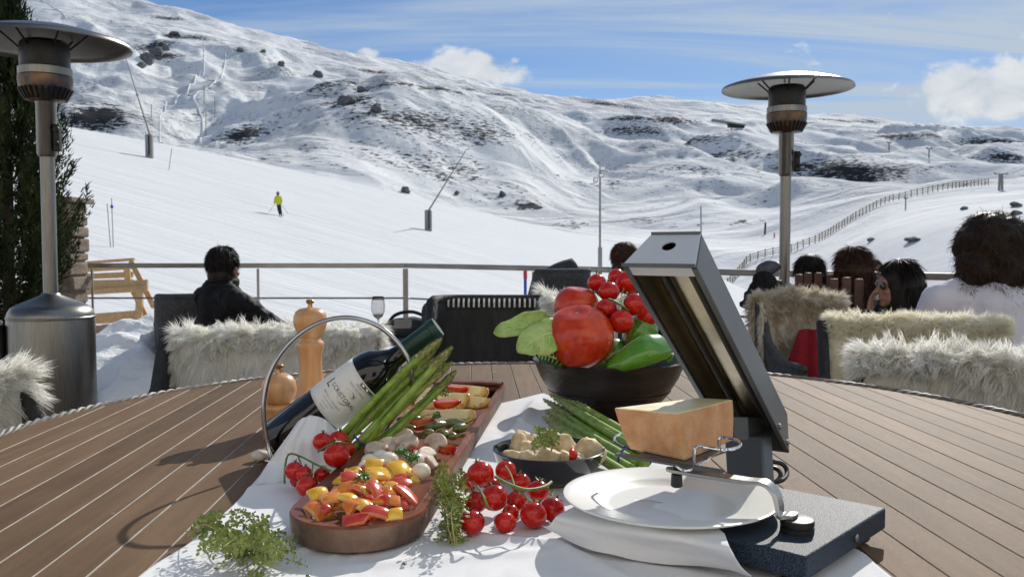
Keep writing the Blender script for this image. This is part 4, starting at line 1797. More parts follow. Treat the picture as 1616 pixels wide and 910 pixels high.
def wedge(c, L, H, M, arc=1.0):
    """half-moon wedge: skin outside, two flat faces meeting in an edge"""
    q = MB()
    nx, na = 11, 7
    vs = []
    for i in range(nx):
        a = -1 + 2 * i / (nx - 1)
        w = math.sqrt(max(0, 1 - a * a * .985)) ** .9
        bend = .35 * H * (a * a)
        vs.append(Vector(c) + M @ Vector((a * L / 2, 0, H * .0 + H * (1 - w) * .6 - bend)))
        for k in range(na):
            th = -arc / 1 + 2 * arc * k / (na - 1)
            vs.append(Vector(c) + M @ Vector((a * L / 2, math.sin(th) * H * w, math.cos(th) * H * w * -1 + H * (1 - w) * .6 - bend)))
    m = na + 1
    fs = []
    mi = []
    for i in range(nx - 1):
        for k in range(m):
            k2 = (k + 1) % m
            fs.append((i * m + k, (i + 1) * m + k, (i + 1) * m + k2, i * m + k2))
            mi.append(1 if (k == 0 or k2 == 0) else 0)
    fs.append(tuple(range(m)))
    fs.append(tuple(range((nx - 1) * m + m - 1, (nx - 1) * m - 1, -1)))
    q.v = vs
    q.f = fs
    q.m = mi + [1, 1]
    return q


def single(q, name, mat, label, cat, group=None, o=None, **k):
    """a thing that is one mesh"""
    b = q.build(name, mat, None, origin=o, **k)
    return tag(b, label, cat, group)


def leaf_cluster(q, c, n, rad, size, rr=RB_, flat=.6):
    for _ in range(n):
        d = Vector((rr.gauss(0, 1), rr.gauss(0, 1), rr.gauss(0, 1) * flat)).normalized()
        p = Vector(c) + d * rad * rr.uniform(.3, 1)
        M = rmat(rr, 1.2)
        L = size * rr.uniform(.6, 1.2)
        w = L * .38
        vs = [p + M @ Vector(v) for v in ((-L / 2, 0, 0), (-L * .1, -w / 2, L * .06), (L * .25, -w * .42, L * .04), (L / 2, 0, -L * .06), (L * .25, w * .42, L * .04), (-L * .1, w / 2, L * .06))]
        q.add(vs, [(0, 1, 2, 3, 4, 5)])


# ------------------------------------------------------------------ vegetables in the tray
def tray_food():
    rr = random.Random(5)
    zf = TZ + .033
    # (kind, px, py, length_px, width_px, height above tray floor, spin deg, label)
    P = [
        ('o', 508, 800, 40, 26, .006, 60, 'orange red pepper piece with a pale inside at the near left end of the tray'),
        ('y', 505, 776, 34, 22, .014, 35, 'yellow orange pepper piece against the left rim near the front of the tray'),
        ('o', 520, 783, 30, 22, .016, 10, 'orange pepper piece between the yellow one and the red onion skin at the near end'),
        ('r', 560, 819, 38, 18, .006, 5, 'front red pepper stick in the tray, nearest to the viewer'),
        ('r', 597, 804, 40, 20, .013, 0, 'bright red pepper stick lying on top just behind the front one'),
        ('y', 621, 809, 36, 18, .009, 28, 'yellow orange pepper wedge beside the front right rim of the tray'),
        ('o', 566, 791, 46, 18, .014, 12, 'long curved orange pepper strip across the near part of the tray'),
        ('o', 541, 768, 40, 26, .020, -20, 'glossy orange pepper slab leaning on top of the heap'),
        ('o', 612, 787, 38, 20, .014, -5, 'orange pepper piece at the right of the near heap'),
        ('r', 597, 770, 34, 30, .020, 60, 'red pepper chunk at the top centre of the near heap'),
        ('r', 645, 778, 30, 32, .010, 70, 'red pepper chunk against the right rim'),
        ('y', 569, 768, 20, 24, .021, 80, 'small yellow pepper piece on the middle of the near heap'),
        ('r', 556, 752, 36, 16, .018, 15, 'dark red pepper strip under the parsley'),
        ('y', 541, 757, 24, 14, .012, -20, 'small yellow pepper strip by the left rim'),
        ('y', 560, 742, 22, 12, .014, 25, 'upper small yellow pepper strip by the left rim'),
        ('y', 603, 744, 40, 24, .018, 5, 'flat yellow pepper slice in the middle of the tray'),
        ('y', 633, 735, 38, 34, .022, 40, 'large yellow pepper slab, tallest in the middle of the tray'),
        ('y', 590, 733, 26, 26, .024, 10, 'round yellow orange pepper piece beside the onion half'),
        ('r', 627, 760, 36, 26, .014, -30, 'wet red pepper flesh piece behind the right end of the heap'),
        ('r', 583, 785, 26, 20, .006, 45, 'red pepper piece hidden low in the near heap'),
        ('o', 530, 795, 24, 20, .004, 20, 'orange pepper piece low beside the near left rim'),
        ('y', 648, 752, 24, 20, .008, 30, 'yellow pepper piece tucked beside the pearl onion'),
        ('r', 575, 812, 30, 22, .002, -30, 'dark red pepper piece on the tray floor behind the front stick'),
        ('o', 545, 783, 30, 26, .009, 50, 'deep orange pepper piece below the long curved strip'),
        ('r', 532, 776, 26, 22, .010, -15, 'purple red pepper piece by the near left rim'),
        ('y', 585, 755, 30, 20, .015, -25, 'yellow pepper piece under the parsley on the near heap'),
        ('r', 618, 747, 30, 26, .008, 10, 'red pepper piece low behind the middle yellow slice'),
        ('o', 601, 760, 28, 24, .010, 70, 'orange pepper piece in the core of the heap'),
        ('r', 632, 795, 26, 22, .003, 40, 'red pepper piece low at the right rim of the near end'),
        ('y', 577, 742, 30, 22, .006, 60, 'yellow pepper piece low at the left rim below the onions'),
        ('o', 616, 733, 26, 20, .006, 0, 'orange pepper piece below the big yellow slab'),
    ]
    mats = {'o': [MT['orange_pep'], MT['orange_flesh']], 'y': [MT['yellow_pep'], MT['yellow_flesh']], 'r': [MT['red_pep'], MT['red_flesh']]}
    nm = {'o': 'orange_pepper_piece', 'y': 'yellow_pepper_piece', 'r': 'red_pepper_piece'}
    for k, px, py, L, Wd, h, sp, lb in P:
        c = on(px, py, zf + h + .004)
        s = SC(c)
        M = Matrix.Rotation(R(sp), 3, 'Z') @ Matrix.Rotation(rr.uniform(.1, .7), 3, 'X') @ Matrix.Rotation(rr.uniform(-.3, .3), 3, 'Y')
        q = slab(c, L * s * 1.2, Wd * s * 1.5, .0062, M, rr.uniform(.08, .42), rr)
        single(q, nm[k], mats[k], lb, 'pepper piece', 'cut peppers in the tray', c, ang=35, bevel=.0009)
    # tomato pieces
    for px, py, L, h, sp, lb in ((603, 697, 20, .012, 80, 'tomato wedge at the left rim between mushrooms'), (658, 706, 22, .012, 60, 'tomato wedge between the mushroom slices'), (703, 703, 24, .008, -35, 'tomato wedge beside the right rim by the mushroom'),
                                 (664, 664, 24, .014, 20, 'tomato wedge lying on the capers'), (706, 634, 24, .022, 25, 'tomato wedge in front of the topmost one on the potatoes'), (717, 611, 24, .026, -10, 'topmost tomato wedge on the potatoes'), (615, 715, 16, .008, 70, 'small tomato piece below the left wedge')):
        c = on(px, py, zf + h + .006)
        s = SC(c)
        M = Matrix.Rotation(R(sp), 3, 'Z') @ Matrix.Rotation(rr.uniform(.3, 1.3), 3, 'X') @ Matrix.Rotation(rr.uniform(-.3, .3), 3, 'Y')
        single(cutball(c, (L * s * .95, L * s * .62, L * s * .62), M, [((0, 1, .45), .10), ((0, -1, .7), .16)], seed=px), 'tomato_wedge', [MT['tomato'], MT['tom_flesh']], lb, 'tomato wedge', 'tomato wedges in the tray', c, ang=35)
    # potatoes
    for px, py, L, H, sp, h, lb in ((672, 619, 62, 20, 30, .016, 'long potato wedge at the left of the potato heap'), (738, 615, 62, 20, -30, .018, 'long potato wedge leaning right at the far end'), (704, 654, 78, 22, 4, .008, 'broad potato wedge at the front of the potato heap'),
                                    (656, 652, 34, 14, -18, .006, 'thin potato wedge at the left rim'), (712, 628, 50, 26, -15, .014, 'pale cut potato half in the middle of the potato heap'), (746, 631, 50, 16, -25, .008, 'low potato wedge against the right rim at the far end')):
        c = on(px, py, zf + h + .006)
        s = SC(c)
        M = Matrix.Rotation(R(sp), 3, 'Z') @ Matrix.Rotation(rr.uniform(.1, .6), 3, 'X')
        single(cutball(c, (L * s * .62, H * s * 1.0, H * s * .95), M, [((0, -.75, 1), .22), ((0, .9, .7), .34)], seed=px), 'potato_wedge', [MT['potato_skin'], MT['potato']], lb, 'potato wedge', 'potato wedges in the tray', c, ang=35)
    c = on(672, 638, zf + .014)
    q = MB()
    q.ball(c, (.021, .016, .014), 20, 12)
    single(q, 'baby_potato', MT['potato'], 'small round potato between the wedges', 'potato', None, c)
    # caper berries and gherkins
    for i, (px, py, L, Wd, sp, lb) in enumerate(((688, 672, 38, 15, 40, 'biggest gherkin in the middle of the tray'), (713, 668, 34, 14, 30, 'gherkin right of the biggest one'), (726, 675, 26, 13, 45, 'gherkin nearest the right rim'), (701, 686, 18, 13, 60, 'round caper berry left of the right rim gherkin'),
                                             (645, 661, 34, 11, 15, 'thin gherkin under the tomato wedge by the left rim'), (676, 683, 18, 12, 20, 'round caper berry below the biggest gherkin'), (622, 684, 22, 13, 10, 'caper berry beside the left rim'), (638, 674, 34, 10, -10, 'long gherkin along the left rim'), (714, 688, 14, 11, 0, 'smallest caper berry by the right rim'))):
        c = on(px, py, zf + .012)
        s = SC(c)
        M = Matrix.Rotation(R(sp), 3, 'Z')
        q = MB()
        off = rr.uniform(0, 9)
        q.ball(c, (L * s / 1.7, Wd * s / 1.6, Wd * s / 1.7), 20, 14, M, fn=lambda d, a, p: 1 + .10 * noise.noise(d * 5 + Vector((off, 0, 0))))
        t = q.build('gherkin' if L > 25 else 'caper_berry', MT['gherkin'], None, origin=c)
        tag(t, lb, 'gherkin' if L > 25 else 'caper berry', 'pickles in the tray')
        q = MB()
        e = c + M @ Vector((L * s / 2, 0, 0))
        q.tube([e, e + M @ Vector((.008, .002, .004)), e + M @ Vector((.02, .004, .006))], .0011, 5)
        q.build('stalk', MT['thyme_stem'], t)
    # mushroom slices: cap and stem seen side on
    for px, py, h, sp, tl, lb in ((686, 702, .014, -30, 1.0, 'mushroom slice with dark gills beside the right tomato wedge'), (633, 690, .016, 20, .6, 'mushroom piece above the long gherkin'), (640, 700, .020, -30, .5, 'pale mushroom slice in the centre'), (596, 712, .012, 40, .6, 'pale mushroom slice by the left rim'),
                              (617, 704, .012, 10, .5, 'mushroom slice behind the left tomato wedge'), (676, 722, .010, 60, .8, 'mushroom slice lying low beside the right rim')):
        c = on(px, py, zf + h)
        s = SC(c)
        M = Matrix.Rotation(R(sp), 3, 'Z') @ Matrix.Rotation(tl, 3, 'X')
        w = 21 * s
        out2 = []
        for k in range(17):
            a = PI * k / 16
            out2.append((w * math.cos(a), w * .95 * math.sin(a) ** .8))
        out2 += [(-w * .95, -.10 * w), (-w * .45, -.02 * w), (-w * .33, -.5 * w), (-w * .36, -1.0 * w), (w * .36, -1.0 * w), (w * .33, -.5 * w), (w * .45, -.02 * w), (w * .95, -.10 * w)]
        q = MB()
        n = len(out2)
        vs = [c + M @ Vector((a, b, -.0042)) for a, b in out2] + [c + M @ Vector((a, b, .0042)) for a, b in out2]
        q.add(vs, [tuple(range(n - 1, -1, -1)), tuple(range(n, 2 * n))] + [(k, (k + 1) % n, n + (k + 1) % n, n + k) for k in range(n)])
        single(q, 'mushroom_slice', MT['mush'], lb, 'mushroom slice', 'mushroom slices in the tray', c, ang=50, bevel=.0026, seg=3)
    # pearl onions and onion petals
    for px, py, r, lb in ((664, 744, 14, 'round white pearl onion at the right rim'), (657, 726, 12, 'pearl onion half behind the round one'), (601, 722, 13, 'white onion piece left of the yellow pepper'), (583, 727, 12, 'white onion cube by the left rim'), (578, 737, 12, 'lower white onion cube by the left rim'), (613, 727, 15, 'curved onion petal beside the big yellow pepper slab')):
        c = on(px, py, zf + .014)
        s = SC(c)
        q = MB()
        q.ball(c, (r * s * 1.15, r * s * 1.1, r * s * 1.05), 20, 12, rmat(rr, .3), fn=lambda d, a, p: 1 - .06 * abs(d.z) ** 3)
        single(q, 'pearl_onion', MT['onion'], lb, 'onion', 'white onions in the tray', c)
    # parsley
    for px, py, h, r, lb in ((571, 752, .034, 14, 'parsley sprig on the near pepper heap'), (636, 712, .032, 12, 'parsley sprig above the big yellow pepper slab'), (651, 722, .026, 12, 'parsley sprig right of the big yellow pepper slab'), (679, 627, .030, 12, 'parsley sprig on the potato wedge'), (702, 620, .034, 10, 'parsley sprig between the two top tomato wedges'), (688, 655, .03, 8, 'parsley bit by the caper tomato')):
        c = on(px, py, zf + h)
        s = SC(c)
        t = thing('parsley_sprig', c, lb, 'parsley', 'parsley on the tray')
        q = MB()
        leaf_cluster(q, c, 90, r * s, .006, rr)
        q.build('leaves', MT['parsley'], t, kind='stuff')
        q = MB()
        q.tube([c + Vector((-r * s * .6, 0, -.004)), c, c + Vector((r * s * .4, .002, .002))], .0008, 5)
        q.build('stem', MT['parsley'], t)
    # long dry stalk over the rim
    c = on(585, 690, TZ + .05)
    q = MB()
    q.tube([on(550, 688, TZ + .035), on(572, 683, TZ + .05), on(588, 683, TZ + .048), on(604, 690, TZ + .036)], [.0022, .002, .0018, .0014], 6)
    single(q, 'dry_stalk', MT['thyme_stem'], 'dry curved stalk hooked over the left rim of the tray', 'stalk', None, c)


tray_food()


# ------------------------------------------------------------------ tomatoes
def tomato_mesh(name, r, mat, parent, c, up=Vector((0, 0, 1)), squash=.93, lobes=0, dent=.0, calyx=True, nu=28):
    M = orient(up)
    off = random.uniform(0, 9)

    def fn(d, a, p):
        k = 1 + .012 * noise.noise(d * 2 + Vector((off, 0, 0)))
        if lobes:
            k += .013 * math.sin(p) ** 2 * math.cos(lobes * a + off) + .012 * math.sin(p) * math.cos(3 * a + off)
        if d.z > .8:
            k -= dent * ((d.z - .8) / .2) ** 2
        return k
    q = MB()
    q.ball(c, (r, r, r * squash), nu, nu * 2 // 3, M, fn=fn)
    o = q.build(name, mat, parent, sub=1, ang=0, origin=None if parent else c)
    if calyx:
        q = MB()
        top = Vector(c) + M @ Vector((0, 0, r * squash * .93))
        for k in range(5):
            a = 2 * PI * k / 5 + off
            u = M @ Vector((math.cos(a), math.sin(a), 0))
            w = M @ Vector((-math.sin(a), math.cos(a), 0))
            n_ = M @ Vector((0, 0, 1))
            L = r * random.uniform(.6, .9)
            q.add([top - w * r * .07, top + w * r * .07, top + u * L * .5 + w * r * .09 + n_ * r * .14, top + u * L * .5 - w * r * .09 + n_ * r * .14, top + u * L + n_ * r * random.uniform(.05, .4)], [(0, 1, 2, 3), (3, 2, 4)])
        q.tube([top, top + M @ Vector((0, 0, r * .35))], r * .07, 6)
        q.build('calyx', MT['sepal'], o, ang=0)
    return o


def vine_cluster(name, label, lst, vine, group, base, floor=None):
    t = thing('vine_tomatoes', base, label, 'tomatoes', group)
    for px, py, r, z, up in lst:
        c = on(px, py, z)
        rr_ = r * SC(c)
        tomato_mesh('tomato', rr_, MT['tomato'], t, c, Vector(up), calyx=True)
    q = MB()
    for pts, w in vine:
        q.tube(catm([on(px, py, z) for px, py, z in pts], 14), w, 6)
    q.build('vine', MT['sepal'], t, kind=None)
    return t


z1 = TZ + .018 + .006
vine_cluster('a', 'bunch of cherry tomatoes on the vine spilling between the tray and the plate',
             [(758, 748, 22, TZ + .048, (-.3, .2, 1)), (798, 742, 17, TZ + .05, (0, .4, 1)), (780, 785, 22, TZ + .040, (-.2, .5, .6)), (745, 824, 21, TZ + .021, (-.3, .5, .8)), (797, 824, 18, TZ + .018, (.1, .6, .6)),
              (842, 812, 22, TZ + .021, (.2, .6, .6)), (872, 803, 20, TZ + .02, (.3, .7, .6)), (850, 774, 18, TZ + .034, (.1, .2, 1)), (815, 790, 17, TZ + .026, (0, .3, 1)), (738, 762, 16, TZ + .024, (-.3, .3, 1)),
              (752, 792, 18, TZ + .02, (-.3, .3, 1)), (822, 762, 17, TZ + .034, (0, .3, 1)), (728, 796, 14, TZ + .018, (-.5, .3, .7)), (806, 808, 14, TZ + .018, (0, .3, 1)), (776, 766, 14, TZ + .022, (0, .3, 1))],
             [([(782, 752, TZ + .062), (800, 762, TZ + .063), (830, 772, TZ + .058), (858, 768, TZ + .054), (870, 760, TZ + .05)], .0019), ([(752, 765, TZ + .04), (762, 780, TZ + .055), (770, 800, TZ + .045)], .0015), ([(806, 762, TZ + .060), (826, 780, TZ + .046), (838, 792, TZ + .044)], .0013),
              ([(858, 768, TZ + .053), (872, 775, TZ + .046), (870, 786, TZ + .042)], .0013), ([(812, 766, TZ + .062), (806, 748, TZ + .064), (798, 735, TZ + .066)], .0012)], None, on(800, 790, TZ))
vine_cluster('b', 'upper bunch of cherry tomatoes leaning on the left rim of the tray',
             [(509, 697, 16, TZ + .062, (.1, .2, 1)), (531, 718, 21, TZ + .055, (.05, .1, 1)), (534, 695, 17, TZ + .055, (.1, .2, 1)), (548, 708, 13, TZ + .045, (.3, .2, 1))],
             [([(502, 712, TZ + .06), (515, 704, TZ + .075), (532, 697, TZ + .082), (552, 700, TZ + .07)], .0015), ([(532, 697, TZ + .08), (528, 690, TZ + .085)], .001)], None, on(530, 715, TZ))
vine_cluster('c', 'lower bunch of cherry tomatoes with a looping stalk left of the tray on the cloth',
             [(465, 743, 16, TZ + .032, (.1, .2, 1)), (485, 767, 18, TZ + .022, (.0, .3, 1)), (508, 749, 13, TZ + .026, (.1, .2, 1)), (480, 748, 14, TZ + .030, (.2, .3, 1)), (470, 757, 13, TZ + .018, (.2, .3, 1))],
             [([(449, 762, TZ + .012), (450, 735, TZ + .03), (456, 716, TZ + .045), (475, 720, TZ + .048), (500, 733, TZ + .046), (522, 742, TZ + .045)], .0015), ([(470, 719, TZ + .048), (474, 728, TZ + .04), (476, 735, TZ + .036)], .001), ([(494, 730, TZ + .046), (492, 745, TZ + .035), (488, 752, TZ + .03)], .001)], None, on(485, 760, TZ))


# ------------------------------------------------------------------ bowl of vegetables
BC = Vector((.198, 1.80, TZ))


def bowl():
    t = thing('salad_bowl', BC, 'wide dark stoneware bowl heaped with tomatoes and green peppers', 'bowl')
    q = MB()
    q.lathe([(0, .004), (.07, .004), (.074, 0), (.085, 0), (.092, .010), (.118, .040), (.140, .075), (.153, .106), (.156, .110), (.1535, .112), (.149, .107), (.134, .074), (.112, .042), (.085, .014), (0, .012)], BC, 96)
    q.build('body', MT['bowl'], t, ang=60)
    q = MB()
    q.lathe([(.1225, .0455), (.1245, .047), (.1250, .049)], BC, 96)
    q.build('thrown_line', MT['bowl'], t)


bowl()


def bowl_food():
    def tom(px, py, r, Y, up, mat, lb, lobes, name='beef_tomato', dent=.18, calyx=False, cat='tomato', grp=None):
        c = at(px, py, Y)
        o = tomato_mesh(name, r * Y / FPX, MT[mat], None, c, Vector(up), .9, lobes, dent, calyx, 36)
        tag(o, lb, cat, grp)
        return o
    o = tom(914, 531, 56, 1.70, (-.12, -.38, .92), 'beef', 'big beef tomato at the front of the dark bowl', 0, grp='beef tomatoes in the bowl')
    M = orient(Vector((-.12, -.38, .92)))
    sc_ = at(914, 531, 1.70) + M @ Vector((0, 0, 56 * 1.7 / FPX * .9 * .82))
    q = MB()
    for k in range(6):
        a = k * 1.05
        q.beam(sc_, sc_ + M @ Vector((.004 * math.cos(a), .004 * math.sin(a), .0006)), .001, .001)
    q.build('stalk_scar', MT['thyme_stem'], o)
    tom(910, 482, 36, 1.79, (.1, -.1, 1), 'beef', 'beef tomato behind and above the big front one', 0, grp='beef tomatoes in the bowl')
    t = thing('vine_tomatoes', at(970, 500, 1.8), 'truss of cherry tomatoes on top of the bowl, partly behind the grill hood', 'tomatoes')
    for px, py, r, Y, up in ((942, 446, 15, 1.80, (0, .4, 1)), (973, 437, 14, 1.84, (0, .4, 1)), (990, 446, 20, 1.82, (.2, .4, 1)), (961, 460, 17, 1.76, (0, .3, 1)), (958, 487, 17, 1.73, (.8, 0, .6)), (981, 507, 20, 1.70, (.2, .6, .8)), (1001, 480, 19, 1.73, (-.5, .3, .8)), (1020, 500, 18, 1.78, (-.5, .3, .8))):
        tomato_mesh('tomato', r * Y / FPX, MT['tomato'], t, at(px, py, Y), Vector(up))
    q = MB()
    q.tube(catm([at(961, 472, 1.70), at(972, 476, 1.68), at(984, 484, 1.69), at(992, 490, 1.71)], 12), .0024, 6)
    q.tube(catm([at(984, 484, 1.69), at(981, 470, 1.73), at(984, 455, 1.78)], 8), .0018, 6)
    q.build('vine', MT['sepal'], t)

    # long green pepper: tapering lobed body, calyx and curled stalk at the right
    def pepper(path, rad, lb, stem=True):
        c = at(*path[0])
        pts = catm([at(*p) for p in path], 26)
        rr_ = []
        for i in range(26):
            f = i / 25 * (len(rad) - 1)
            k = min(int(f), len(rad) - 2)
            rr_.append(rad[k] + (rad[k + 1] - rad[k]) * (f - k))
        t = thing('green_pepper', c, lb, 'green pepper', 'green peppers in the bowl')
        q = MB()
        n = 24
        q.tube(pts, rr_, n)
        for i in range(26):
            for k in range(n):
                v = Vector(q.v[i * n + k])
                a = 2 * PI * k / n
                s = 1 + .09 * math.cos(3 * a + .4 + i * .03) + .05 * noise.noise(v * 60)
                q.v[i * n + k] = tuple(pts[i] + (v - pts[i]) * s)
        q.build('body', MT['pepper'], t, sub=1, ang=0)
        if stem:
            e = pts[-1]
            d = (pts[-1] - pts[-3]).normalized()
            q = MB()
            M = orient(d)
            for k in range(6):
                a = 2 * PI * k / 6
                u = M @ Vector((math.cos(a), math.sin(a), 0))
                q.tube([e - d * .003, e + u * .009 + d * .001, e + u * .017 - d * .004], [.004, .0045, .002], 6, flat=.6)
            q.build('calyx', MT['sepal'], t)
            q = MB()
            q.tube(catm([e, e + d * .008, e + d * .014 + Vector((.004, 0, -.012)), e + d * .012 + Vector((-.004, 0, -.022))], 10), [.0052] * 3 + [.0042] * 7, 8)
            q.build('stalk', MT['pepper'], t)
    pepper([(957, 580, 1.66), (985, 571, 1.66), (1015, 557, 1.66), (1036, 551, 1.68), (1050, 552, 1.70)], [.003, .020, .027, .031, .028, .016], 'long green pepper lying on the bowl rim with its curled stalk to the right')
    pepper([(995, 552, 1.80), (1004, 535, 1.79), (1015, 515, 1.79), (1028, 497, 1.79)], [.012, .032, .036, .030, .014], 'green pepper standing behind the long one, its tip under the cherry tomatoes', False)
    pepper([(940, 575, 1.78), (960, 560, 1.78), (985, 545, 1.79)], [.01, .03, .03, .012], 'dark green pepper deep in the bowl behind the big tomato', False)

    # lettuce leaves over the left rim
    def leaf(A, wid, lb, mat, seed, cup=.3):
        A = catm([at(*p) for p in A], 30)
        q = MB()
        g = []
        for i, p in enumerate(A):
            f = i / 29
            w = wid * (math.sin(PI * min(1, f * .97 + .03)) ** .75)
            row = []
            tan = (A[min(i + 1, 29)] - A[max(i - 1, 0)]).normalized()
            sd_ = tan.cross(Vector((0, -1, .5))).normalized()
            nn_ = sd_.cross(tan)
            for j in range(19):
                s = -1 + 2 * j / 18
                ru = .006 * math.sin(f * 12 + seed + s) * abs(s) ** 2 + .0016 * noise.noise(Vector((f * 22, s * 7, seed))) + .0028 * math.sin(f * 27 + s * 2 + seed) * abs(s) ** 3 + .002 * noise.noise(Vector((f * 9, s * 3, seed)))
                row.append(p + sd_ * w * s + nn_ * (cup * w * s * s + ru) - nn_ * (.0025 * math.exp(-(s / .08) ** 2)))
            g.append(row)
        q.sheet(g)
        lf = single(q, 'lettuce_leaf', MT[mat], lb, 'lettuce leaf', 'lettuce in the bowl', at(830, 540, 1.7), ang=0, solid=.0012)
        q = MB()
        q.tube([r[9] + Vector((0, -.0012, .0006)) for r in g[:28]], [.0034 * (1 - i / 30) + .0004 for i in range(28)], 6)
        q.build('midrib', MT['rib'], lf)
        for i in range(3, 25, 3):
            for sg in (-1, 1):
                q = MB()
                q.tube([g[min(29, i + k)][9 + sg * k * 2] + Vector((0, -.001, .0004)) for k in range(4)], [.0013, .001, .0008, .0003], 5)
                q.build('vein', MT['rib'], lf)
    leaf([(892, 528, 1.72), (862, 516, 1.70), (822, 516, 1.68), (779, 525, 1.66)], .027, 'light green lettuce leaf hanging over the left rim of the bowl', 'lettuce', 1, .35)
    leaf([(900, 528, 1.69), (874, 524, 1.665), (844, 536, 1.645), (818, 556, 1.63)], .036, 'second pale lettuce leaf drooping lower in front of the other', 'lettuce', 4, -.35)
    leaf([(905, 575, 1.71), (880, 566, 1.67), (860, 560, 1.65), (846, 562, 1.64)], .022, 'dark green leaf tucked under the big tomato at the left rim', 'lettuce_dark', 2, .2)


bowl_food()


# ------------------------------------------------------------------ small black bowl with bread
def small_bowl():
    c = Vector((.0525, 1.268, TZ + .004))
    t = thing('small_bowl', c, 'small black glazed bowl with pale bread chunks, left of the plate', 'bowl')
    q = MB()
    q.lathe([(0, .003), (.04, .003), (.044, 0), (.05, 0), (.062, .010), (.075, .026), (.0805, .042), (.0815, .0445), (.0795, .0455), (.0775, .043), (.071, .027), (.058, .012), (0, .009)], c, 80)
    q.build('body', MT['black_glaze'], t, ang=60)
    rr = random.Random(9)
    lst = [(825, 700, 30, 20, 'bread chunk at the back left of the black bowl'), (848, 705, 28, 22, 'bread chunk at the back beside the thyme'), (812, 722, 26, 14, 'bread chunk against the left rim'), (840, 724, 36, 18, 'wide bread chunk at the front left'), (868, 726, 30, 22, 'bread chunk at the front middle'),
           (893, 727, 26, 18, 'bread chunk at the front right'), (928, 716, 34, 26, 'large bread chunk at the right end'), (908, 730, 24, 18, 'low bread chunk below the right end one'), (862, 700, 30, 24, 'topmost bread chunk in the middle'), (890, 703, 26, 20, 'bread chunk under the thyme to the right'), (835, 712, 26, 18, 'bread chunk in the second row left')]
    for i, (px, py, w, h, lb) in enumerate(lst):
        z = TZ + .034 + .014 * (730 - py) / 30
        b = on(px, py, z)
        s = SC(b)
        off = Vector((i * 3.1, 0, 0))
        nrm = [Vector((rr.gauss(0, 1), rr.gauss(0, 1), rr.gauss(0, 1))).normalized() for _ in range(7)]

        def fn(d, a, p):
            k = 1
            for n_ in nrm:
                v = d.dot(n_)
                if v > .1:
                    k = min(k, .72 / v)
            return k * (1 + .14 * noise.noise(d * 2.3 + off) + .05 * noise.noise(d * 9 + off))
        q = MB()
        q.ball(b, (w * s * .88, w * s * .72, h * s * 1.0), 26, 18, rmat(rr, .4), fn=fn)
        single(q, 'bread_chunk', MT['bread'], lb, 'bread chunk', 'bread chunks in the black bowl', b, ang=0)
    b = on(901, 717, TZ + .052)
    single(cutball(b, (.013, .009, .009), rmat(rr, 1.), [((0, 1, .45), .1)]), 'tomato_wedge', [MT['tomato'], MT['tom_flesh']], 'red tomato piece among the bread chunks', 'tomato wedge', None, b, ang=50)


small_bowl()


# ------------------------------------------------------------------ thyme
def thyme(label, stems, leafsize, per, seed, group=None, base=None, spread=.004, width=.0009):
    rr = random.Random(seed)
    t = thing('thyme_bunch', base, label, 'thyme', group)
    ql = MB()
    for pts, w in stems:
        q = MB()
        C = catm(pts, 22)
        q.tube(C, [w * (1.1 - .7 * i / 21) for i in range(22)], 5)
        q.build('stem', MT['thyme_stem'], t)
        L = sum((a - b).length for a, b in zip(C[:-1], C[1:]))
        n = max(6, int(L * per))
        for k in range(n):
            f = rr.uniform(.08, 1) * 21
            i = min(int(f), 20)
            p = C[i].lerp(C[i + 1], f - i)
            tan = (C[i + 1] - C[i]).normalized()
            d = Vector((rr.gauss(0, 1), rr.gauss(0, 1), rr.gauss(0, 1) + .3))
            d = (d - tan * d.dot(tan) * .6).normalized()
            l = leafsize * rr.uniform(.6, 1.25)
            sd_ = d.cross(tan + Vector((.1, .2, .1))).normalized()
            p = p + d * spread * rr.uniform(0, 1)
            nn_ = sd_.cross(d)
            wv = l * .30
            ql.add([p, p + d * l * .4 + sd_ * wv + nn_ * l * .08, p + d * l * .8 + sd_ * wv * .8 + nn_ * l * .1, p + d * l, p + d * l * .8 - sd_ * wv * .8 + nn_ * l * .1, p + d * l * .4 - sd_ * wv + nn_ * l * .08], [(0, 1, 2, 3, 4, 5)])
    ql.build('leaves', MT['thyme'], t, kind='stuff', ang=0)


rr = random.Random(21)
st = []
z = TZ + .008
for k in range(30):
    ex = rr.uniform(300, 468)
    ey = rr.uniform(812, 905)
    a = Vector(on(rr.uniform(370, 430), rr.uniform(858, 892), z + rr.uniform(0, .008)))
    b = Vector(on(ex, ey, z + rr.uniform(.004, .035)))
    mid = a.lerp(b, .5) + Vector((rr.uniform(-.012, .012), rr.uniform(-.012, .012), rr.uniform(.004, .022)))
    st.append(([a, mid, b], .0009))
for px in (318, 345, 375, 402, 425, 440):
    a = on(390 + rr.uniform(-15, 15), 872, z + .01)
    b = on(px, 868, z + rr.uniform(.035, .06))
    st.append(([a, a.lerp(b, .5) + Vector((0, .004, .012)), b], .0009))
st.append(([on(318, 852, z + .02), on(345, 855, z + .03), on(400, 850, z + .03)], .0013))
st.append(([on(400, 868, z + .02), on(435, 876, z + .01), on(484, 892, z)], .0011))
thyme('large bunch of fresh thyme lying on the cloth at the lower left', st, .0052, 700, 3, None, on(390, 870, TZ))
st = []
for k in range(20):
    a = on(rr.uniform(706, 722), rr.uniform(838, 862), TZ + .008)
    tpx, tpy = rr.uniform(686, 742), rr.uniform(730, 800)
    b = on(tpx, tpy, TZ + rr.uniform(.045, .06))
    m_ = a.lerp(b, .5) + Vector((rr.uniform(-.012, .012), -.012, rr.uniform(.005, .014)))
    st.append(([a, m_, b], .0008))
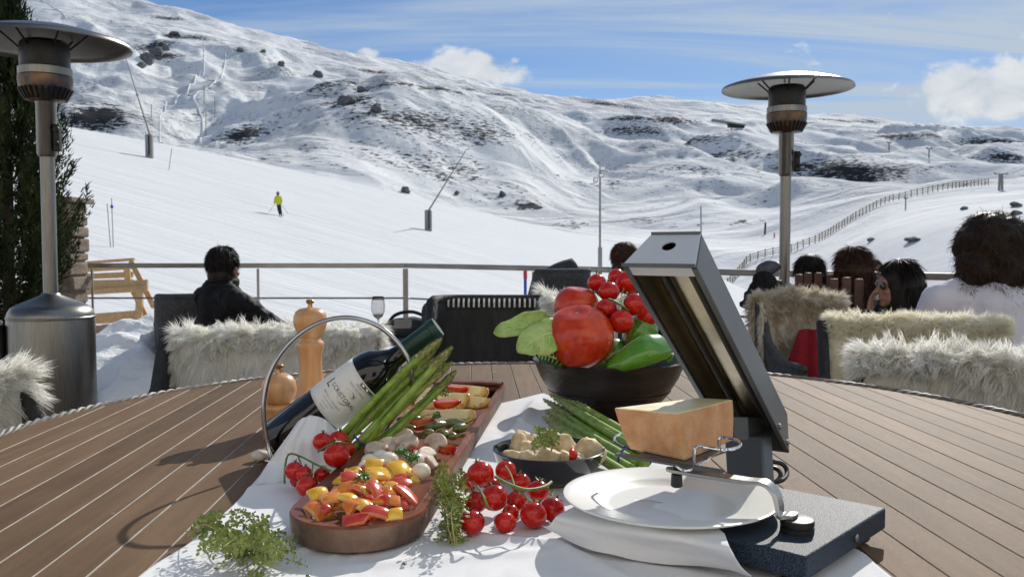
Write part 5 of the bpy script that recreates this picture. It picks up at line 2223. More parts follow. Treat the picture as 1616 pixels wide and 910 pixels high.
for k in range(5):
    a = on(716, 800, TZ + .03)
    b = on(rr.uniform(690, 748), rr.uniform(838, 860), TZ + .008)
    st.append(([a, a.lerp(b, .5) + Vector((0, -.004, .005)), b], .0008))
thyme('sprigs of thyme leaning against the right side of the wooden tray', st, .0056, 480, 5, None, on(712, 840, TZ))
st = []
for k in range(12):
    a = on(rr.uniform(855, 880), rr.uniform(690, 708), TZ + .062)
    b = on(rr.uniform(832, 900), rr.uniform(672, 708), TZ + rr.uniform(.065, .088))
    st.append(([a, a.lerp(b, .5) + Vector((0, 0, .006)), b], .0007))
thyme('small tuft of thyme on top of the bread chunks', st, .0048, 700, 8, None, on(868, 700, TZ + .06))
q = MB()
leaf_cluster(q, on(405, 906, TZ + .01), 60, .014, .008, rr)
t_ = thing('thyme_bit', on(405, 906, TZ), 'loose bit of thyme cut by the lower picture edge', 'thyme')
q.build('leaves', MT['thyme'], t_, kind='stuff')
for i, (px, py, lb) in enumerate(((464, 872, 'dark crumb on the cloth right of the big thyme bunch'), (638, 889, 'tiny dark crumb on the cloth below the tray'), (486, 908, 'dark crumb at the lower edge below the tray'))):
    q = MB()
    c = on(px, py, TZ + .008)
    q.ball(c, (.0026, .002, .0016), 8, 6)
    single(q, 'crumb', MT['gherkin'], lb, 'crumb', 'crumbs on the cloth', c)


# ------------------------------------------------------------------ asparagus
def spear(t, a, b, r, rr, bow=None, tipf=.24):
    a = Vector(a)
    b = Vector(b)
    bow = bow if bow is not None else Vector((rr.uniform(-.004, .004), rr.uniform(-.004, .004), rr.uniform(-.004, .004)))
    C = catm([a, a.lerp(b, .35) + bow, a.lerp(b, .7) + bow, b], 30)
    rad = []
    for i in range(30):
        f = i / 29
        k = 1.0 - .15 * f
        if f > 1 - tipf:
            u = (f - (1 - tipf)) / tipf
            k *= (1 + .12 * math.sin(PI * min(u * 1.5, 1))) * (1 - u ** 2.2) + .06
        rad.append(r * k)
    q = MB()
    q.tube(C, rad, 10)
    o = q.build('spear', MT['asp'], t, ang=0)
    q = MB()
    d0 = (b - a).normalized()
    M = orient(d0)
    for k in range(46):
        f = 1 - tipf + tipf * k / 46
        i = f * 29
        j = min(int(i), 28)
        p = C[j].lerp(C[j + 1], i - j)
        an = k * 2.4
        u = M @ Vector((math.cos(an), math.sin(an), 0))
        w = M @ Vector((-math.sin(an), math.cos(an), 0))
        rr_ = rad[j] * 1.02
        l = r * 1.5 * (1.1 - .5 * (k / 46))
        ww = r * .5 * (1.1 - .6 * (k / 46))
        q.add([p + u * rr_ - w * ww, p + u * rr_ + w * ww, p + u * (rr_ * 1.22) + d0 * l * .5 + w * ww * .8, p + u * rr_ * 1.0 + d0 * l, p + u * (rr_ * 1.22) + d0 * l * .5 - w * ww * .8], [(0, 1, 2, 3, 4)])
    for k in range(5):   # scales lower down the stalk
        f = rr.uniform(.12, 1 - tipf)
        j = int(f * 29)
        p = C[j]
        an = rr.uniform(0, 6.28)
        u = M @ Vector((math.cos(an), math.sin(an), 0))
        w = M @ Vector((-math.sin(an), math.cos(an), 0))
        q.add([p + u * r * 1.02 - w * r * .5, p + u * r * 1.02 + w * r * .5, p + u * r * 1.08 + d0 * r * 2.6], [(0, 1, 2)])
    q.build('scales', MT['asp_tip'], o, kind='stuff')
    return C


def asparagus():
    rr = random.Random(6)
    t = thing('asparagus_bunch', at(570, 700, 1.3), 'bunch of green asparagus leaning against the wine bottle, tied with a purple band', 'asparagus')
    ends = [(549, 676, 693, 530), (560, 684, 700, 540), (572, 690, 706, 548), (583, 696, 712, 556), (566, 694, 716, 566), (592, 704, 717, 580), (556, 690, 703, 560), (578, 700, 714, 590), (600, 700, 716, 600), (553, 684, 698, 548), (569, 690, 708, 572), (585, 702, 712, 596), (562, 680, 690, 552)]
    for i, (x0, y0, x1, y1) in enumerate(ends):
        Y0 = 1.33 + (.012 if i % 2 else 0)
        Y1 = 1.335 + .02 * (i % 3) + (.02 if i > 5 else 0)
        spear(t, at(x0 - 22, y0 + 24, Y0 - .02), at(x1 + rr.uniform(-9, 6), y1 + rr.uniform(-8, 8), Y1), .0054 * rr.uniform(.8, 1.25), rr, Vector((rr.uniform(-.008, .008), rr.uniform(-.006, .006), rr.uniform(-.008, .008))))
    q = MB()
    C = at(570, 690, 1.333)
    ax = (at(700, 550, 1.34) - at(570, 690, 1.33)).normalized()
    M = orient(ax)
    pts = [C + M @ Vector((.026 * math.cos(a * PI / 12), .019 * math.sin(a * PI / 12), 0)) for a in range(24)]
    q.tube(pts, .0016, 6, closed=True)
    q.build('band', MT['band'], t)
    t = thing('asparagus_bunch', on(930, 690, TZ), 'bunch of green asparagus lying on the cloth between the dark bowl and the plate', 'asparagus')
    ends = [(858, 630, 1000, 716), (868, 622, 1010, 706), (862, 648, 990, 722), (857, 658, 985, 732), (880, 628, 1015, 712), (874, 640, 1004, 724), (895, 632, 1010, 700), (866, 664, 978, 742)]
    for i, (x0, y0, x1, y1) in enumerate(ends):
        z0 = TZ + (.052 if i in (1, 4, 6) else .036)
        z1_ = TZ + (.03 if i in (1, 4, 6) else .018)
        spear(t, on(x1 + 14, y1 + 8, z1_), on(x0, y0, z0), .0072 * rr.uniform(.9, 1.15), rr, tipf=.3)
    q = MB()
    C = on(1003, 722, TZ + .026)
    ax = (on(870, 640, TZ + .04) - C).normalized()
    M = orient(ax)
    q.tube([C + M @ Vector((.028 * math.cos(a * PI / 12), .020 * math.sin(a * PI / 12), 0)) for a in range(24)], .0018, 6, closed=True)
    q.build('band', MT['band'], t)


asparagus()


# ------------------------------------------------------------------ pepper mills
def mill(c, H, kind, label):
    t = thing('pepper_mill' if kind else 'salt_mill', c, label, 'pepper mill' if kind else 'salt mill')
    if kind:
        body = [(0, 0), (.030, 0), (.033, .003), (.0335, .010), (.0335, .022), (.031, .045), (.0265, .075), (.0235, .10), (.0225, .12), (.0235, .138), (.0262, .146), (.0272, .152), (.0262, .158), (.0215, .161), (.0205, .166), (0, .166)]
        head = [(0, .1665), (.0205, .1665), (.0225, .171), (.0265, .178), (.031, .188), (.0332, .199), (.0325, .210), (.0285, .219), (.021, .2245), (.010, .2265), (0, .227)]
        k = H / .2425
        top = .227
    else:
        body = [(0, 0), (.027, 0), (.029, .004), (.0285, .012), (.024, .030), (.0225, .042), (.0255, .050), (.0265, .054), (.0255, .058), (.020, .061), (0, .061)]
        head = [(0, .0612), (.019, .0612), (.024, .066), (.0285, .075), (.030, .087), (.0285, .098), (.023, .107), (.014, .1125), (0, .114)]
        k = H / .1295
        top = .114
    q = MB()
    q.lathe([(r * k, z * k) for r, z in body], c, 48)
    q.build('body', MT['mill'], t, ang=50)
    q = MB()
    q.lathe([(r * k, z * k) for r, z in head], c, 48)
    q.build('head', MT['mill'], t, ang=50)
    q = MB()
    q.lathe([(0, (top - .001) * k), (.006 * k, (top - .001) * k), (.0045 * k, (top + .003) * k), (.0045 * k, (top + .007) * k), (.0075 * k, (top + .009) * k), (.008 * k, (top + .013) * k), (.006 * k, (top + .0155) * k), (0, (top + .016) * k)], c, 24)
    q.build('knob', MT['brass'], t, ang=40)


c = at(491, 640, 1.72)
mill(Vector((c.x, c.y, TZ)), .236, True, 'tall turned beech pepper mill behind the wine bottle')
c = at(441, 650, 1.56)
mill(Vector((c.x, c.y, TZ)), .132, False, 'short round headed salt mill left of the tall pepper mill')


# ------------------------------------------------------------------ wine bottle, its holder
def wine():
    Y = 1.385
    b = at(438, 699, Y)                     # centre of the base
    e = at(691, 515, Y)                     # mouth
    ax = (e - b).normalized()
    L = (e - b).length
    M = orient(ax, Vector((0, 1, 0)))       # z along the bottle
    t = thing('wine_bottle', b, 'dark red wine bottle with a white label lying tilted in a chrome holder', 'wine bottle')
    rb = .0385
    f = L / .305
    q = MB()
    q.lathe([(0, .012), (.02, .006), (.032, .001), (rb - .002, .0015), (rb, .005), (rb, .175 * f), (rb - .0015, .187 * f), (.033, .199 * f), (.024, .211 * f), (.0165, .224 * f), (.0148, .236 * f), (.0146, .262 * f)], b, 64, M)
    q.build('glass', MT['glass_bottle'], t, ang=60)
    q = MB()
    q.lathe([(.0150, .238 * f), (.0152, .238 * f), (.0156, .292 * f), (.0172, .293 * f), (.0172, .301 * f), (.0160, .305 * f), (0, .305 * f)], b, 48, M)
    q.build('capsule', MT['capsule'], t, ang=40)
    # direction round the bottle that faces the viewer
    v = (EYE - (b + ax * L * .45))
    v = (v - ax * v.dot(ax)).normalized()
    w = ax.cross(v)
    rl = rb + .0004

    def cyl(th, h):
        return b + ax * h + (v * math.cos(th) + w * math.sin(th)) * rl
    h0, h1_ = .093 * f, .172 * f
    g = [[cyl(-1.75 + 3.5 * j / 60, h0 + (h1_ - h0) * i / 8) for j in range(61)] for i in range(9)]
    q = MB()
    q.sheet(g)
    lab = q.build('label', MT['label'], t, ang=0, solid=.0003)

    # lettering wrapped round the glass
    def text(s, size, th0, h, mat, name, align='CENTER'):
        cu = bpy.data.curves.new('txt', 'FONT')
        cu.body = s
        cu.size = size
        cu.align_x = align
        cu.resolution_u = 2
        to = bpy.data.objects.new('txt', cu)
        COL.objects.link(to)
        dg = bpy.context.evaluated_depsgraph_get()
        me = bpy.data.meshes.new_from_object(to.evaluated_get(dg))
        bpy.data.objects.remove(to, do_unlink=True)
        me.name = name
        r2 = rl + .0005
        for vt in me.vertices:
            th = th0 + vt.co.x / rl
            hh = h + vt.co.y
            p = b + ax * hh + (v * math.cos(th) + w * math.sin(th)) * r2
            vt.co = p - b
        me.materials.append(MT[mat])
        o = bpy.data.objects.new(name, me)
        COL.objects.link(o)
        o.parent = lab
        ORG[o.name] = b
        return o
    # seen from the viewer the text runs round the bottle, its top towards the neck
    sgn = TXT_SIGN
    mid = h0 + (h1_ - h0) * .5
    text('LCRISTOBAL', .0098, .05, mid - .003, 'label_ink', 'lettering')
    text('PAGO DE VINOS', .0046, .15, mid + .022, 'label_grey', 'small_lettering')
    text('FINCA', .0042, .10, mid + .028, 'label_grey', 'small_lettering')
    text('L', .022, -.78, mid - .010, 'label_ink', 'large_initial')
    text('Y', .010, .30, mid + .009, 'label_ink', 'emblem_mark')
    for i, s_ in enumerate(('elaborado y embotellado', 'en la propiedad', 'vino tinto', 'reserva')):
        text(s_, .0042, -.15, mid - .018 - i * .0055, 'label_grey', 'small_lettering')
    # round silver crest
    for r_, w_ in ((.012, .0016), (.0075, .0007)):
        g = []
        for i in range(37):
            a = 2 * PI * i / 36 * .86 + .5
            row = []
            for k in (0, 1):
                rr_ = r_ + w_ * k
                th = .1 + rr_ * math.cos(a) / rl
                row.append(b + ax * (mid + .004 + rr_ * math.sin(a)) + (v * math.cos(th) + w * math.sin(th)) * (rl + .00035))
            g.append(row)
        q = MB()
        q.sheet(g)
        o = q.build('crest_ring', MT['silver'], lab, ang=0)
    return b, ax, L, M, v, w


TXT_SIGN = 1
BT = wine()


def holder():
    b, ax, L, M, v, w = BT
    Yf = 1.335
    t = thing('bottle_holder', on(430, 722, TZ), 'chrome wire wine holder whose tall hoop arches over the bottle', 'bottle holder')
    pts = [(432, 727, 1.325), (424, 706, Yf), (417, 668, Yf), (417, 630, Yf), (426, 590, Yf), (447, 553, Yf), (480, 522, Yf), (520, 504, Yf), (560, 502, Yf), (598, 515, Yf), (628, 541, 1.332), (645, 568, 1.33), (650, 594, 1.335), (646, 616, 1.35), (634, 640, 1.37), (615, 668, 1.385), (600, 690, 1.39), (592, 707, 1.395)]
    q = MB()
    q.tube(catm([at(*p) for p in pts], 90), .0036, 12)
    q.build('hoop', MT['hoop'], t)
    # cradle wires under the bottle
    for f, dz in ((.08, .0), (.55, 0)):
        c = b + ax * L * f
        up = w if w.z < 0 else -w
        pts = []
        side = ax.cross(Vector((0, 0, 1))).normalized()
        dn = side.cross(ax)
        if dn.z > 0:
            dn = -dn
        for k in range(13):
            a = -PI / 2 + PI * k / 12
            pts.append(c + side * (.0425 * math.sin(a)) + dn * (.0425 * math.cos(a)))
        q = MB()
        q.tube(pts, .0026, 8)
        q.build('cradle_wire', MT['chrome'], t)
        for p in (pts[3], pts[9]):
            if p.z > TZ + .01:
                q = MB()
                q.tube([p, (p.x, p.y, TZ + .004)], .0026, 8)
                q.build('strut', MT['chrome'], t)
    q = MB()
    q.tube([on(420, 727, TZ + .004), on(445, 733, TZ + .004), on(600, 720, TZ + .004), on(610, 690, TZ + .004), on(440, 700, TZ + .004)], .0026, 8, closed=True)
    q.build('foot_frame', MT['chrome'], t)
    q = MB()
    c = on(410, 718, TZ + .009)
    q.ball(c, (.014, .010, .009), 16, 10, fn=lambda d, a, p: 1 + .06 * math.sin(4 * a))
    single(q, 'pebble', MT['pebble'], 'white pebble lying on the planks at the foot of the bottle holder', 'pebble', None, c)


holder()


# ------------------------------------------------------------------ raclette grill
def raclette():
    F = Vector((.285, .845, 0))
    a = Vector((.668, .744, 0))
    bdir = Vector((-.765, .644, 0))
    bdir = (bdir - a * bdir.dot(a)).normalized()
    t = thing('raclette_grill', F + a * .1 + bdir * .15 + Vector((0, 0, TZ)), 'black raclette grill with its long heater hood tilted up over the cheese', 'raclette grill')

    def G(u, v_, z):
        p = F + a * u + bdir * v_
        return Vector((p.x, p.y, z))
    q = MB()
    zt, zb = TZ + .040, TZ + .0155
    q.hexa([G(0, 0, zb), G(.217, 0, zb), G(.217, .225, zb), G(0, .225, zb), G(0, 0, zt), G(.217, 0, zt), G(.217, .225, zt), G(0, .225, zt)])
    base = q.build('base', MT['hammer'], t, bevel=.0025, seg=3)
    for u, v_ in ((.022, .022), (.195, .022), (.195, .20), (.022, .20)):
        q = MB()
        q.lathe([(0, TZ + .003), (.010, TZ + .003), (.012, TZ + .006), (.011, TZ + .016), (0, TZ + .016)], G(u, v_, 0), 20)
        q.build('foot', MT['cable'], t)
    q = MB()
    sp = F + a * .125 + Vector((0, 0, (zt + zb) / 2)) - bdir * .0008
    q.lathe([(0, 0), (.0045, 0), (.0045, .0012), (.003, .002), (0, .002)], sp, 16, orient(-bdir))
    q.build('screw', MT['arm'], t)
    q = MB()
    pv = on(1258, 838, zt)
    q.lathe([(0, zt), (.0175, zt), (.0175, zt + .0055), (.016, zt + .0062), (.016, zt + .0075), (.0175, zt + .008), (.0175, zt + .0135), (.016, zt + .0142), (0, zt + .0142)], (pv.x, pv.y, 0), 36)
    q.build('pivot', MT['cable'], t, ang=40)
    # arm: lug, riser, long flat bar
    lug = Vector((pv.x, pv.y, zt + .0165))
    r0 = on(1232, 812, zt + .0165)
    r1 = on(1222, 770, TZ + .083)
    e0 = on(1198, 761, TZ + .086)
    e1 = on(1052, 739, TZ + .086)
    path = catm([lug, lug.lerp(r0, .5), r0, r0.lerp(r1, .25) + Vector((0, 0, .004)), r0.lerp(r1, .85), r1.lerp(e0, .6) + Vector((0, 0, .002)), e0.lerp(e1, .12), e0.lerp(e1, .5), e1], 60)
    q = MB()
    n = len(path)
    vs = []
    wd = .0095
    for i, p in enumerate(path):
        tan = (path[min(i + 1, n - 1)] - path[max(i - 1, 0)]).normalized()
        hz = (e1 - lug)
        hz.z = 0
        hz.normalize()
        side = Vector((hz.y, -hz.x, 0))
        nn_ = side.cross(tan).normalized()
        ww = wd
        if i > n - 5 or i < 4:
            k = (n - 1 - i) if i > n - 5 else i
            ww = wd * math.sqrt(max(.08, 1 - (1 - k / 4) ** 2))
        for s1, s2 in ((-1, -1), (1, -1), (1, 1), (-1, 1)):
            vs.append(p + side * ww * s1 + nn_ * .0022 * s2)
    fs = [(i * 4 + k, i * 4 + (k + 1) % 4, (i + 1) * 4 + (k + 1) % 4, (i + 1) * 4 + k) for i in range(n - 1) for k in range(4)]
    fs += [(3, 2, 1, 0), ((n - 1) * 4, (n - 1) * 4 + 1, (n - 1) * 4 + 2, (n - 1) * 4 + 3)]
    q.add(vs, fs)
    q.build('arm', MT['arm'], t, ang=50, bevel=.0008, seg=1)
    pin = on(1068, 741, TZ + .086)
    q = MB()
    q.lathe([(0, .012), (.004, .012), (.004, -.004), (.0062, -.005), (.0068, -.018), (.005, -.0195), (0, -.0195)], pin, 20)
    q.build('pin_knob', MT['cable'], t, ang=40)
    # cheese holder: dark spiked plate and chrome wire rails
    zc = TZ + .0965
    q = MB()
    A, B = on(974, 716, zc), on(1140, 744, zc)
    q.beam(A, B, .010, .003)
    q.build('holder_bar', MT['hood'], t)
    q = MB()
    q.hexa([on(1000, 722, zc), on(1090, 736, zc), on(1135, 712, zc), on(1045, 700, zc), on(1000, 720, zc + .002), on(1090, 734, zc + .002), on(1135, 710, zc + .002), on(1045, 698, zc + .002)])
    q.build('holder_plate', MT['hood'], t)
    q = MB()
    zr = zc + .024
    q.tube(catm([on(1095, 736, zc + .001), on(1097, 708, zr), on(1110, 705, zr), on(1140, 709, zr), on(1163, 706, zr), on(1169, 699, zr), on(1160, 693, zr), on(1140, 690, zr), on(1135, 692, zr), on(1135, 712, zc + .002)], 60), .0018, 8)
    q.build('wire_rail', MT['chrome'], t)
    q = MB()
    q.tube(catm([on(1062, 730, zc), on(1080, 742, zc - .002), on(1096, 737, zc), on(1120, 722, zc + .004), on(1145, 712, zc + .018)], 30), .0016, 8)
    q.build('wire_rail', MT['chrome'], t)
    q = MB()
    q.tube(catm([on(985, 705, zc + .006), on(972, 697, zc + .006), on(970, 690, zc + .008), on(978, 684, zc + .008)], 16), .0016, 8)
    q.build('wire_rail', MT['chrome'], t)
    # column
    col = G(.24, .178, 0)
    q = MB()
    tw = .054
    td = .030
    c0 = Vector((col.x, col.y, TZ + .004))
    c1 = Vector((.322, 1.20, TZ + .085))
    uu = bdir
    vs = []
    for c, k in ((c0, 1.0), (c1, 1.05)):
        vs += [c - uu * tw / 2 * k - a * td / 2, c - uu * tw / 2 * k + a * td / 2, c + uu * tw / 2 * k + a * td / 2, c + uu * tw / 2 * k - a * td / 2]
    q.hexa(vs)
    q.build('column', MT['hood'], t, bevel=.003)
    # hood
    Lx = Vector((.45, .625, -.64)).normalized()
    wx = Vector((.81, -.58, 0)).normalized()
    wx = (wx - Lx * wx.dot(Lx)).normalized()
    nx = Lx.cross(wx)                       # open side, down and to the left
    C = at(1098, 422, .95)
    D = C - wx * .088
    Lh = .405
    H = .056
    ins = .014

    def hp(s, l, k, th=0):
        """s across 0..1 (open edge), l along, k 0 open edge .. 1 back"""
        x0 = ins * k + th
        x1 = .088 - ins * k - th
        return D + wx * (x0 + (x1 - x0) * s) + Lx * l - nx * (H - th) * k
    sec = lambda l, th=0, sh=0: [hp(0, l, 0, th), hp(0, l, 1, th), hp(1, l, 1, th), hp(1, l, 0, th)]
    lo = Lh
    # outer shell, its lower end cut square to the table
    q = MB()
    P0 = [hp(0, 0, 0), hp(0, .012, 1), hp(1, .012, 1), hp(1, 0, 0)]
    P1 = [hp(0, lo, 0), hp(0, lo - .004, 1), hp(1, lo - .004, 1), hp(1, lo, 0)]
    q.add(P0 + P1, [(1, 0, 4, 5), (2, 1, 5, 6), (3, 2, 6, 7)])
    hood = q.build('hood', MT['hood'], t, smooth=False, solid=.0022, bevel=.0012)
    # upper end plate with a round hole
    ce = (P0[0] + P0[1] + P0[2] + P0[3]) / 4
    n_ = 48
    eu = wx
    ev = ((P0[1] + P0[2]) / 2 - (P0[0] + P0[3]) / 2).normalized()
    hc = ce + ev * .006
    ring = [hc + (eu * math.cos(2 * PI * k / n_) + ev * math.sin(2 * PI * k / n_)) * .0082 for k in range(n_)]
    quad = [P0[3], P0[2], P0[1], P0[0]]

    def edge_hit(dr):
        best = 1e9
        for i in range(4):
            p, r_ = quad[i], quad[(i + 1) % 4]
            # solve hc + dr*t = p + (r-p)*s in the (eu,ev) plane
            ax_, ay = dr.dot(eu), dr.dot(ev)
            bx, by = (r_ - p).dot(eu), (r_ - p).dot(ev)
            cx, cy = (p - hc).dot(eu), (p - hc).dot(ev)
            det = -ax_ * by + ay * bx
            if abs(det) < 1e-12:
                continue
            tt = (-cx * by + cy * bx) / det
            s_ = (ax_ * cy - ay * cx) / det
            if tt > 0 and -1e-4 <= s_ <= 1 + 1e-4:
                best = min(best, tt)
        return best
    ang_ = sorted([2 * PI * k / n_ for k in range(n_)] + [math.atan2((p - hc).dot(ev), (p - hc).dot(eu)) % (2 * PI) for p in quad])
    inn, outr = [], []
    for an in ang_:
        dr = eu * math.cos(an) + ev * math.sin(an)
        inn.append(hc + dr * .0082)
        outr.append(hc + dr * edge_hit(dr))
    m = len(ang_)
    q = MB()
    off = -Lx * .0016
    q.add([p + off for p in inn] + [p + off for p in outr], [(k, m + k, m + (k + 1) % m, (k + 1) % m) for k in range(m)])
    q.build('end_plate', MT['hood_end'], hood, smooth=False, solid=.0018)
    # trim along the lip of the end
    q = MB()
    q.beam(P0[0] - Lx * .003, P0[3] - Lx * .003, .003, .004)
    q.build('lip', MT['hood'], hood)
    q = MB()
    q.beam(P0[1] - Lx * .003, P0[2] - Lx * .003, .003, .004)
    q.build('lip', MT['hood'], hood)
    # lower end plate
    q = MB()
    q.hexa([P1[0], P1[3], P1[2], P1[1], P1[0] + Lx * .002, P1[3] + Lx * .002, P1[2] + Lx * .002, P1[1] + Lx * .002])
    q.build('lower_end_plate', MT['hood'], hood, smooth=False)
    # inner reflector: shiny folded trough
    q = MB()
    ls = (.018, lo - .02)
    prof = [(.006, .004), (.012, .030), (.026, .046), (.034, .030), (.054, .030), (.062, .046), (.076, .030), (.082, .004)]
    vs = []
    for l in ls:
        for x, d_ in prof:
            vs.append(D + wx * x + Lx * l - nx * d_)
    k = len(prof)
    q.add(vs, [(i, i + 1, k + i + 1, k + i) for i in range(k - 1)])
    q.build('reflector', MT['reflector'], hood, smooth=False, solid=.0008)
    # front bar across the opening and side flanges
    q = MB()
    q.hexa([D + wx * x + Lx * l - nx * d_ for d_ in (.001, .0035) for x, l in ((.004, .003), (.084, .003), (.084, .017), (.004, .017))])
    q.build('cross_plate', MT['hood_end'], hood, smooth=False)
    for x in (.0025, .0855):
        q = MB()
        q.beam(D + wx * x + Lx * .002 - nx * .001, D + wx * x + Lx * (lo - .003) - nx * .001, .006, .003, nx)
        q.build('flange', MT['hood'], hood, smooth=False)
    for x in (.026, .062):
        q = MB()
        q.tube([D + wx * x + Lx * l - nx * .024 for l in (.02, lo - .03)], .0048, 14)
        q.build('heating_element', MT['element'], hood)
    # hinge bracket and screws at the lower end
    q = MB()
    hb = D + wx * .05 + Lx * (lo - .06) - nx * .0
    q.beam(c1 + Vector((0, 0, -.03)), D + wx * .040 + Lx * (lo - .05) - nx * .02, .045, .022, bdir)
    q.build('hinge_block', MT['hood'], t, bevel=.002)
    for l, k in ((lo - .012, .02), (lo - .055, .012)):
        q = MB()
        p = hp(1, l, .15)
        q.lathe([(0, 0), (.004, 0), (.004, .002), (.002, .003), (0, .003)], p + wx * .001, 14, orient(wx))
        q.build('screw', MT['arm'], hood)
    # cable loop behind the column
    q = MB()
    q.tube(catm([at(1190, 735, 1.18), at(1215, 728, 1.2), at(1235, 732, 1.2), at(1242, 745, 1.19), at(1234, 757, 1.17), at(1212, 760, 1.16), at(1195, 752, 1.16)], 40), .0032, 10)
    q.build('cable', MT['cable'], t)
    q = MB()
    for k in range(1):
        q.tube(catm([at(1200, 742, 1.22), at(1222, 738, 1.22), at(1232, 748, 1.21), at(1224, 760, 1.2), at(1204, 764, 1.19)], 30), .0032, 10)
    q.build('cable', MT['cable'], t)


raclette()


def cheese():
    zb = TZ + .0985
    def C(px, py, z):
        return on(px, py, z)
    zt = TZ + .150
    t = thing('cheese', on(1070, 722, zb), 'half wheel piece of raclette cheese with orange rind on the holder', 'cheese')
    b0 = on(1081, 727, zb)     # front low corner
    b1 = on(993, 708, zb)      # left low corner
    b2 = on(1157, 695, zb)     # right low corner
    b3 = on(1075, 684, zb)
    t0 = at(1069, 652, b0.y + .002)
    t1 = at(968, 643, b1.y)
    t2 = at(1157, 630, b2.y)
    t3 = at(1100, 627, b3.y + .01)
    n = 14
    rr = random.Random(1)

    def face(A, B, C_, D_, bulge, out, seed, ragged=0):
        """A,B low edge, D_,C_ top edge"""
        g = []
        for i in range(n + 1):
            row = []
            for j in range(n + 1):
                s, h = i / n, j / n
                p = A.lerp(B, s).lerp(D_.lerp(C_, s), h)
                p = p + out * (bulge * math.sin(PI * s) * .6 + bulge * math.sin(PI * h) * .7 + .0012 * noise.noise(p * 60 + Vector((seed, 0, 0))))
                if ragged and j == n:
                    p.z += .0018 * noise.noise(Vector((s * 14, 0, seed)))
                row.append(p)
            g.append(row)
        return g
    # build as one closed shell by blending the eight corners
    def P(u, v_, w_):
        lo_ = (b1.lerp(b0, u)).lerp(b3.lerp(b2, u), v_)
        hi = (t1.lerp(t0, u)).lerp(t3.lerp(t2, u), v_)
        p = lo_.lerp(hi, w_)
        c = (b0 + b1 + b2 + b3 + t0 + t1 + t2 + t3) / 8
        out = (p - c)
        bul = math.sin(PI * w_) * .0016
        if w_ < 1:
            p = p + out.normalized() * bul * .8
        return p
    N = 16
    q = MB()
    # left face (v=0), right face (u=1), back faces, bottom: rind; top: paste
    def patch(fn, mi, flip=False):
        q.cm = mi
        g = [[fn(i / N, j / N) for j in range(N + 1)] for i in range(N + 1)]
        if flip:
            g = [r[::-1] for r in g]
        q.sheet(g)
    patch(lambda s, h: P(s, 0, h), 0)
    patch(lambda s, h: P(1, s, h), 0)
    patch(lambda s, h: P(1 - s, 1, h), 1)
    patch(lambda s, h: P(0, 1 - s, h), 1)
    patch(lambda s, h: P(s, h, 0), 0, True)

    def top(s, h):
        p = P(s, h, 1)
        e = min(s, 1 - s, h, 1 - h)
        p = p + Vector((0, 0, -.0008 * min(1, e * 5) + .0016 * noise.noise(Vector((s * 5, h * 5, 1))) * min(1, e * 9)))
        return p
    patch(top, 1)
    # sawtooth: jitter only shared coordinates, then weld
    o = q.build('block', [MT['rind'], MT['cheese']], t, ang=50)
    wm = o.modifiers.new('w', 'WELD')
    wm.merge_threshold = .0002
    bm_ = o.modifiers.new('b', 'BEVEL')
    bm_.width = .0022
    bm_.segments = 3
    bm_.limit_method = 'ANGLE'
    bm_.angle_limit = R(45)


cheese()


def standing_napkin():
    t = thing('napkin', on(480, 752, TZ), 'white linen napkin standing up in a point against the lower side of the wine bottle', 'napkin')
    rows = [[on(404, 764, TZ + .006), on(438, 760, TZ + .006), on(475, 757, TZ + .006), on(515, 752, TZ + .006), on(556, 742, TZ + .006)],
            [at(420, 738, 1.295), at(448, 730, 1.285), at(478, 727, 1.28), at(512, 724, 1.285), at(545, 722, 1.30)],
            [at(441, 708, 1.305), at(461, 695, 1.295), at(486, 692, 1.285), at(513, 694, 1.29), at(540, 702, 1.305)],
            [at(473, 662, 1.325), at(486, 656, 1.32), at(501, 657, 1.315), at(515, 663, 1.318), at(531, 680, 1.325)]]
    cols = [catm([r[i] for r in rows], 40) for i in range(5)]
    g = []
    for i in range(40):
        L = catm([c[i] for c in cols], 50)
        row = []
        for j, p in enumerate(L):
            f, s = i / 39, j / 49
            d = .0045 * math.sin(s * 15 + 2.2 * f) * (1 - .3 * f) + .003 * math.sin(s * 31 + 4 * f) + .0025 * noise.noise(p * 25)
            row.append(p + Vector((0, -d, d * .3)))
        g.append(row)
    q = MB()
    q.sheet(g)
    q.build('fold', MT['cloth'], t, ang=0, solid=.0012)


standing_napkin()


def pepper_dice():
    rr = random.Random(31)
    base = {}
    info = {'r': ([MT['red_pep'], MT['red_flesh']], 'red'), 'o': ([MT['orange_pep'], MT['orange_flesh']], 'orange'), 'y': ([MT['yellow_pep'], MT['yellow_flesh']], 'yellow')}
    ords = ('first', 'second', 'third', 'fourth', 'fifth', 'sixth', 'seventh', 'eighth', 'ninth')
    for i in range(27):
        row, side = i // 3, i % 3
        k = 'ryo'[(row * 2 + side * 5 + row // 3) % 3]
        al = -.040 + row * .021 + rr.uniform(-.004, .004)
        ac = (side - 1) * .030 * (.75 if row == 0 else 1) + rr.uniform(-.006, .006)
        hz = .043 + .013 * (1 - (ac / .05) ** 2) * (.6 if row in (0, 8) else 1) + rr.uniform(-.003, .003)
        p = T0 + AX * al + AP * ac + Vector((0, 0, TZ + hz))
        if k not in base:
            q = slab(Vector((0, 0, 0)), .019, .016, .0064, Matrix.Identity(3), .2, rr)
            o = q.build(info[k][1] + '_pepper_dice', info[k][0], None, ang=35, bevel=.0009)
            base[k] = o
        else:
            o = base[k].copy()
            COL.objects.link(o)
        o.location = p
        o.rotation_euler = (rr.uniform(-.7, .7), rr.uniform(-.7, .7), rr.uniform(0, 6.28))
        sc = rr.uniform(.8, 1.15)
        o.scale = (sc, sc, sc)
        tag(o, 'small %s pepper dice, %s row from the near end, %s' % (info[k][1], ords[row], ('left side', 'middle', 'right side')[side]), 'pepper piece', 'pepper dice in the near heap')


pepper_dice()


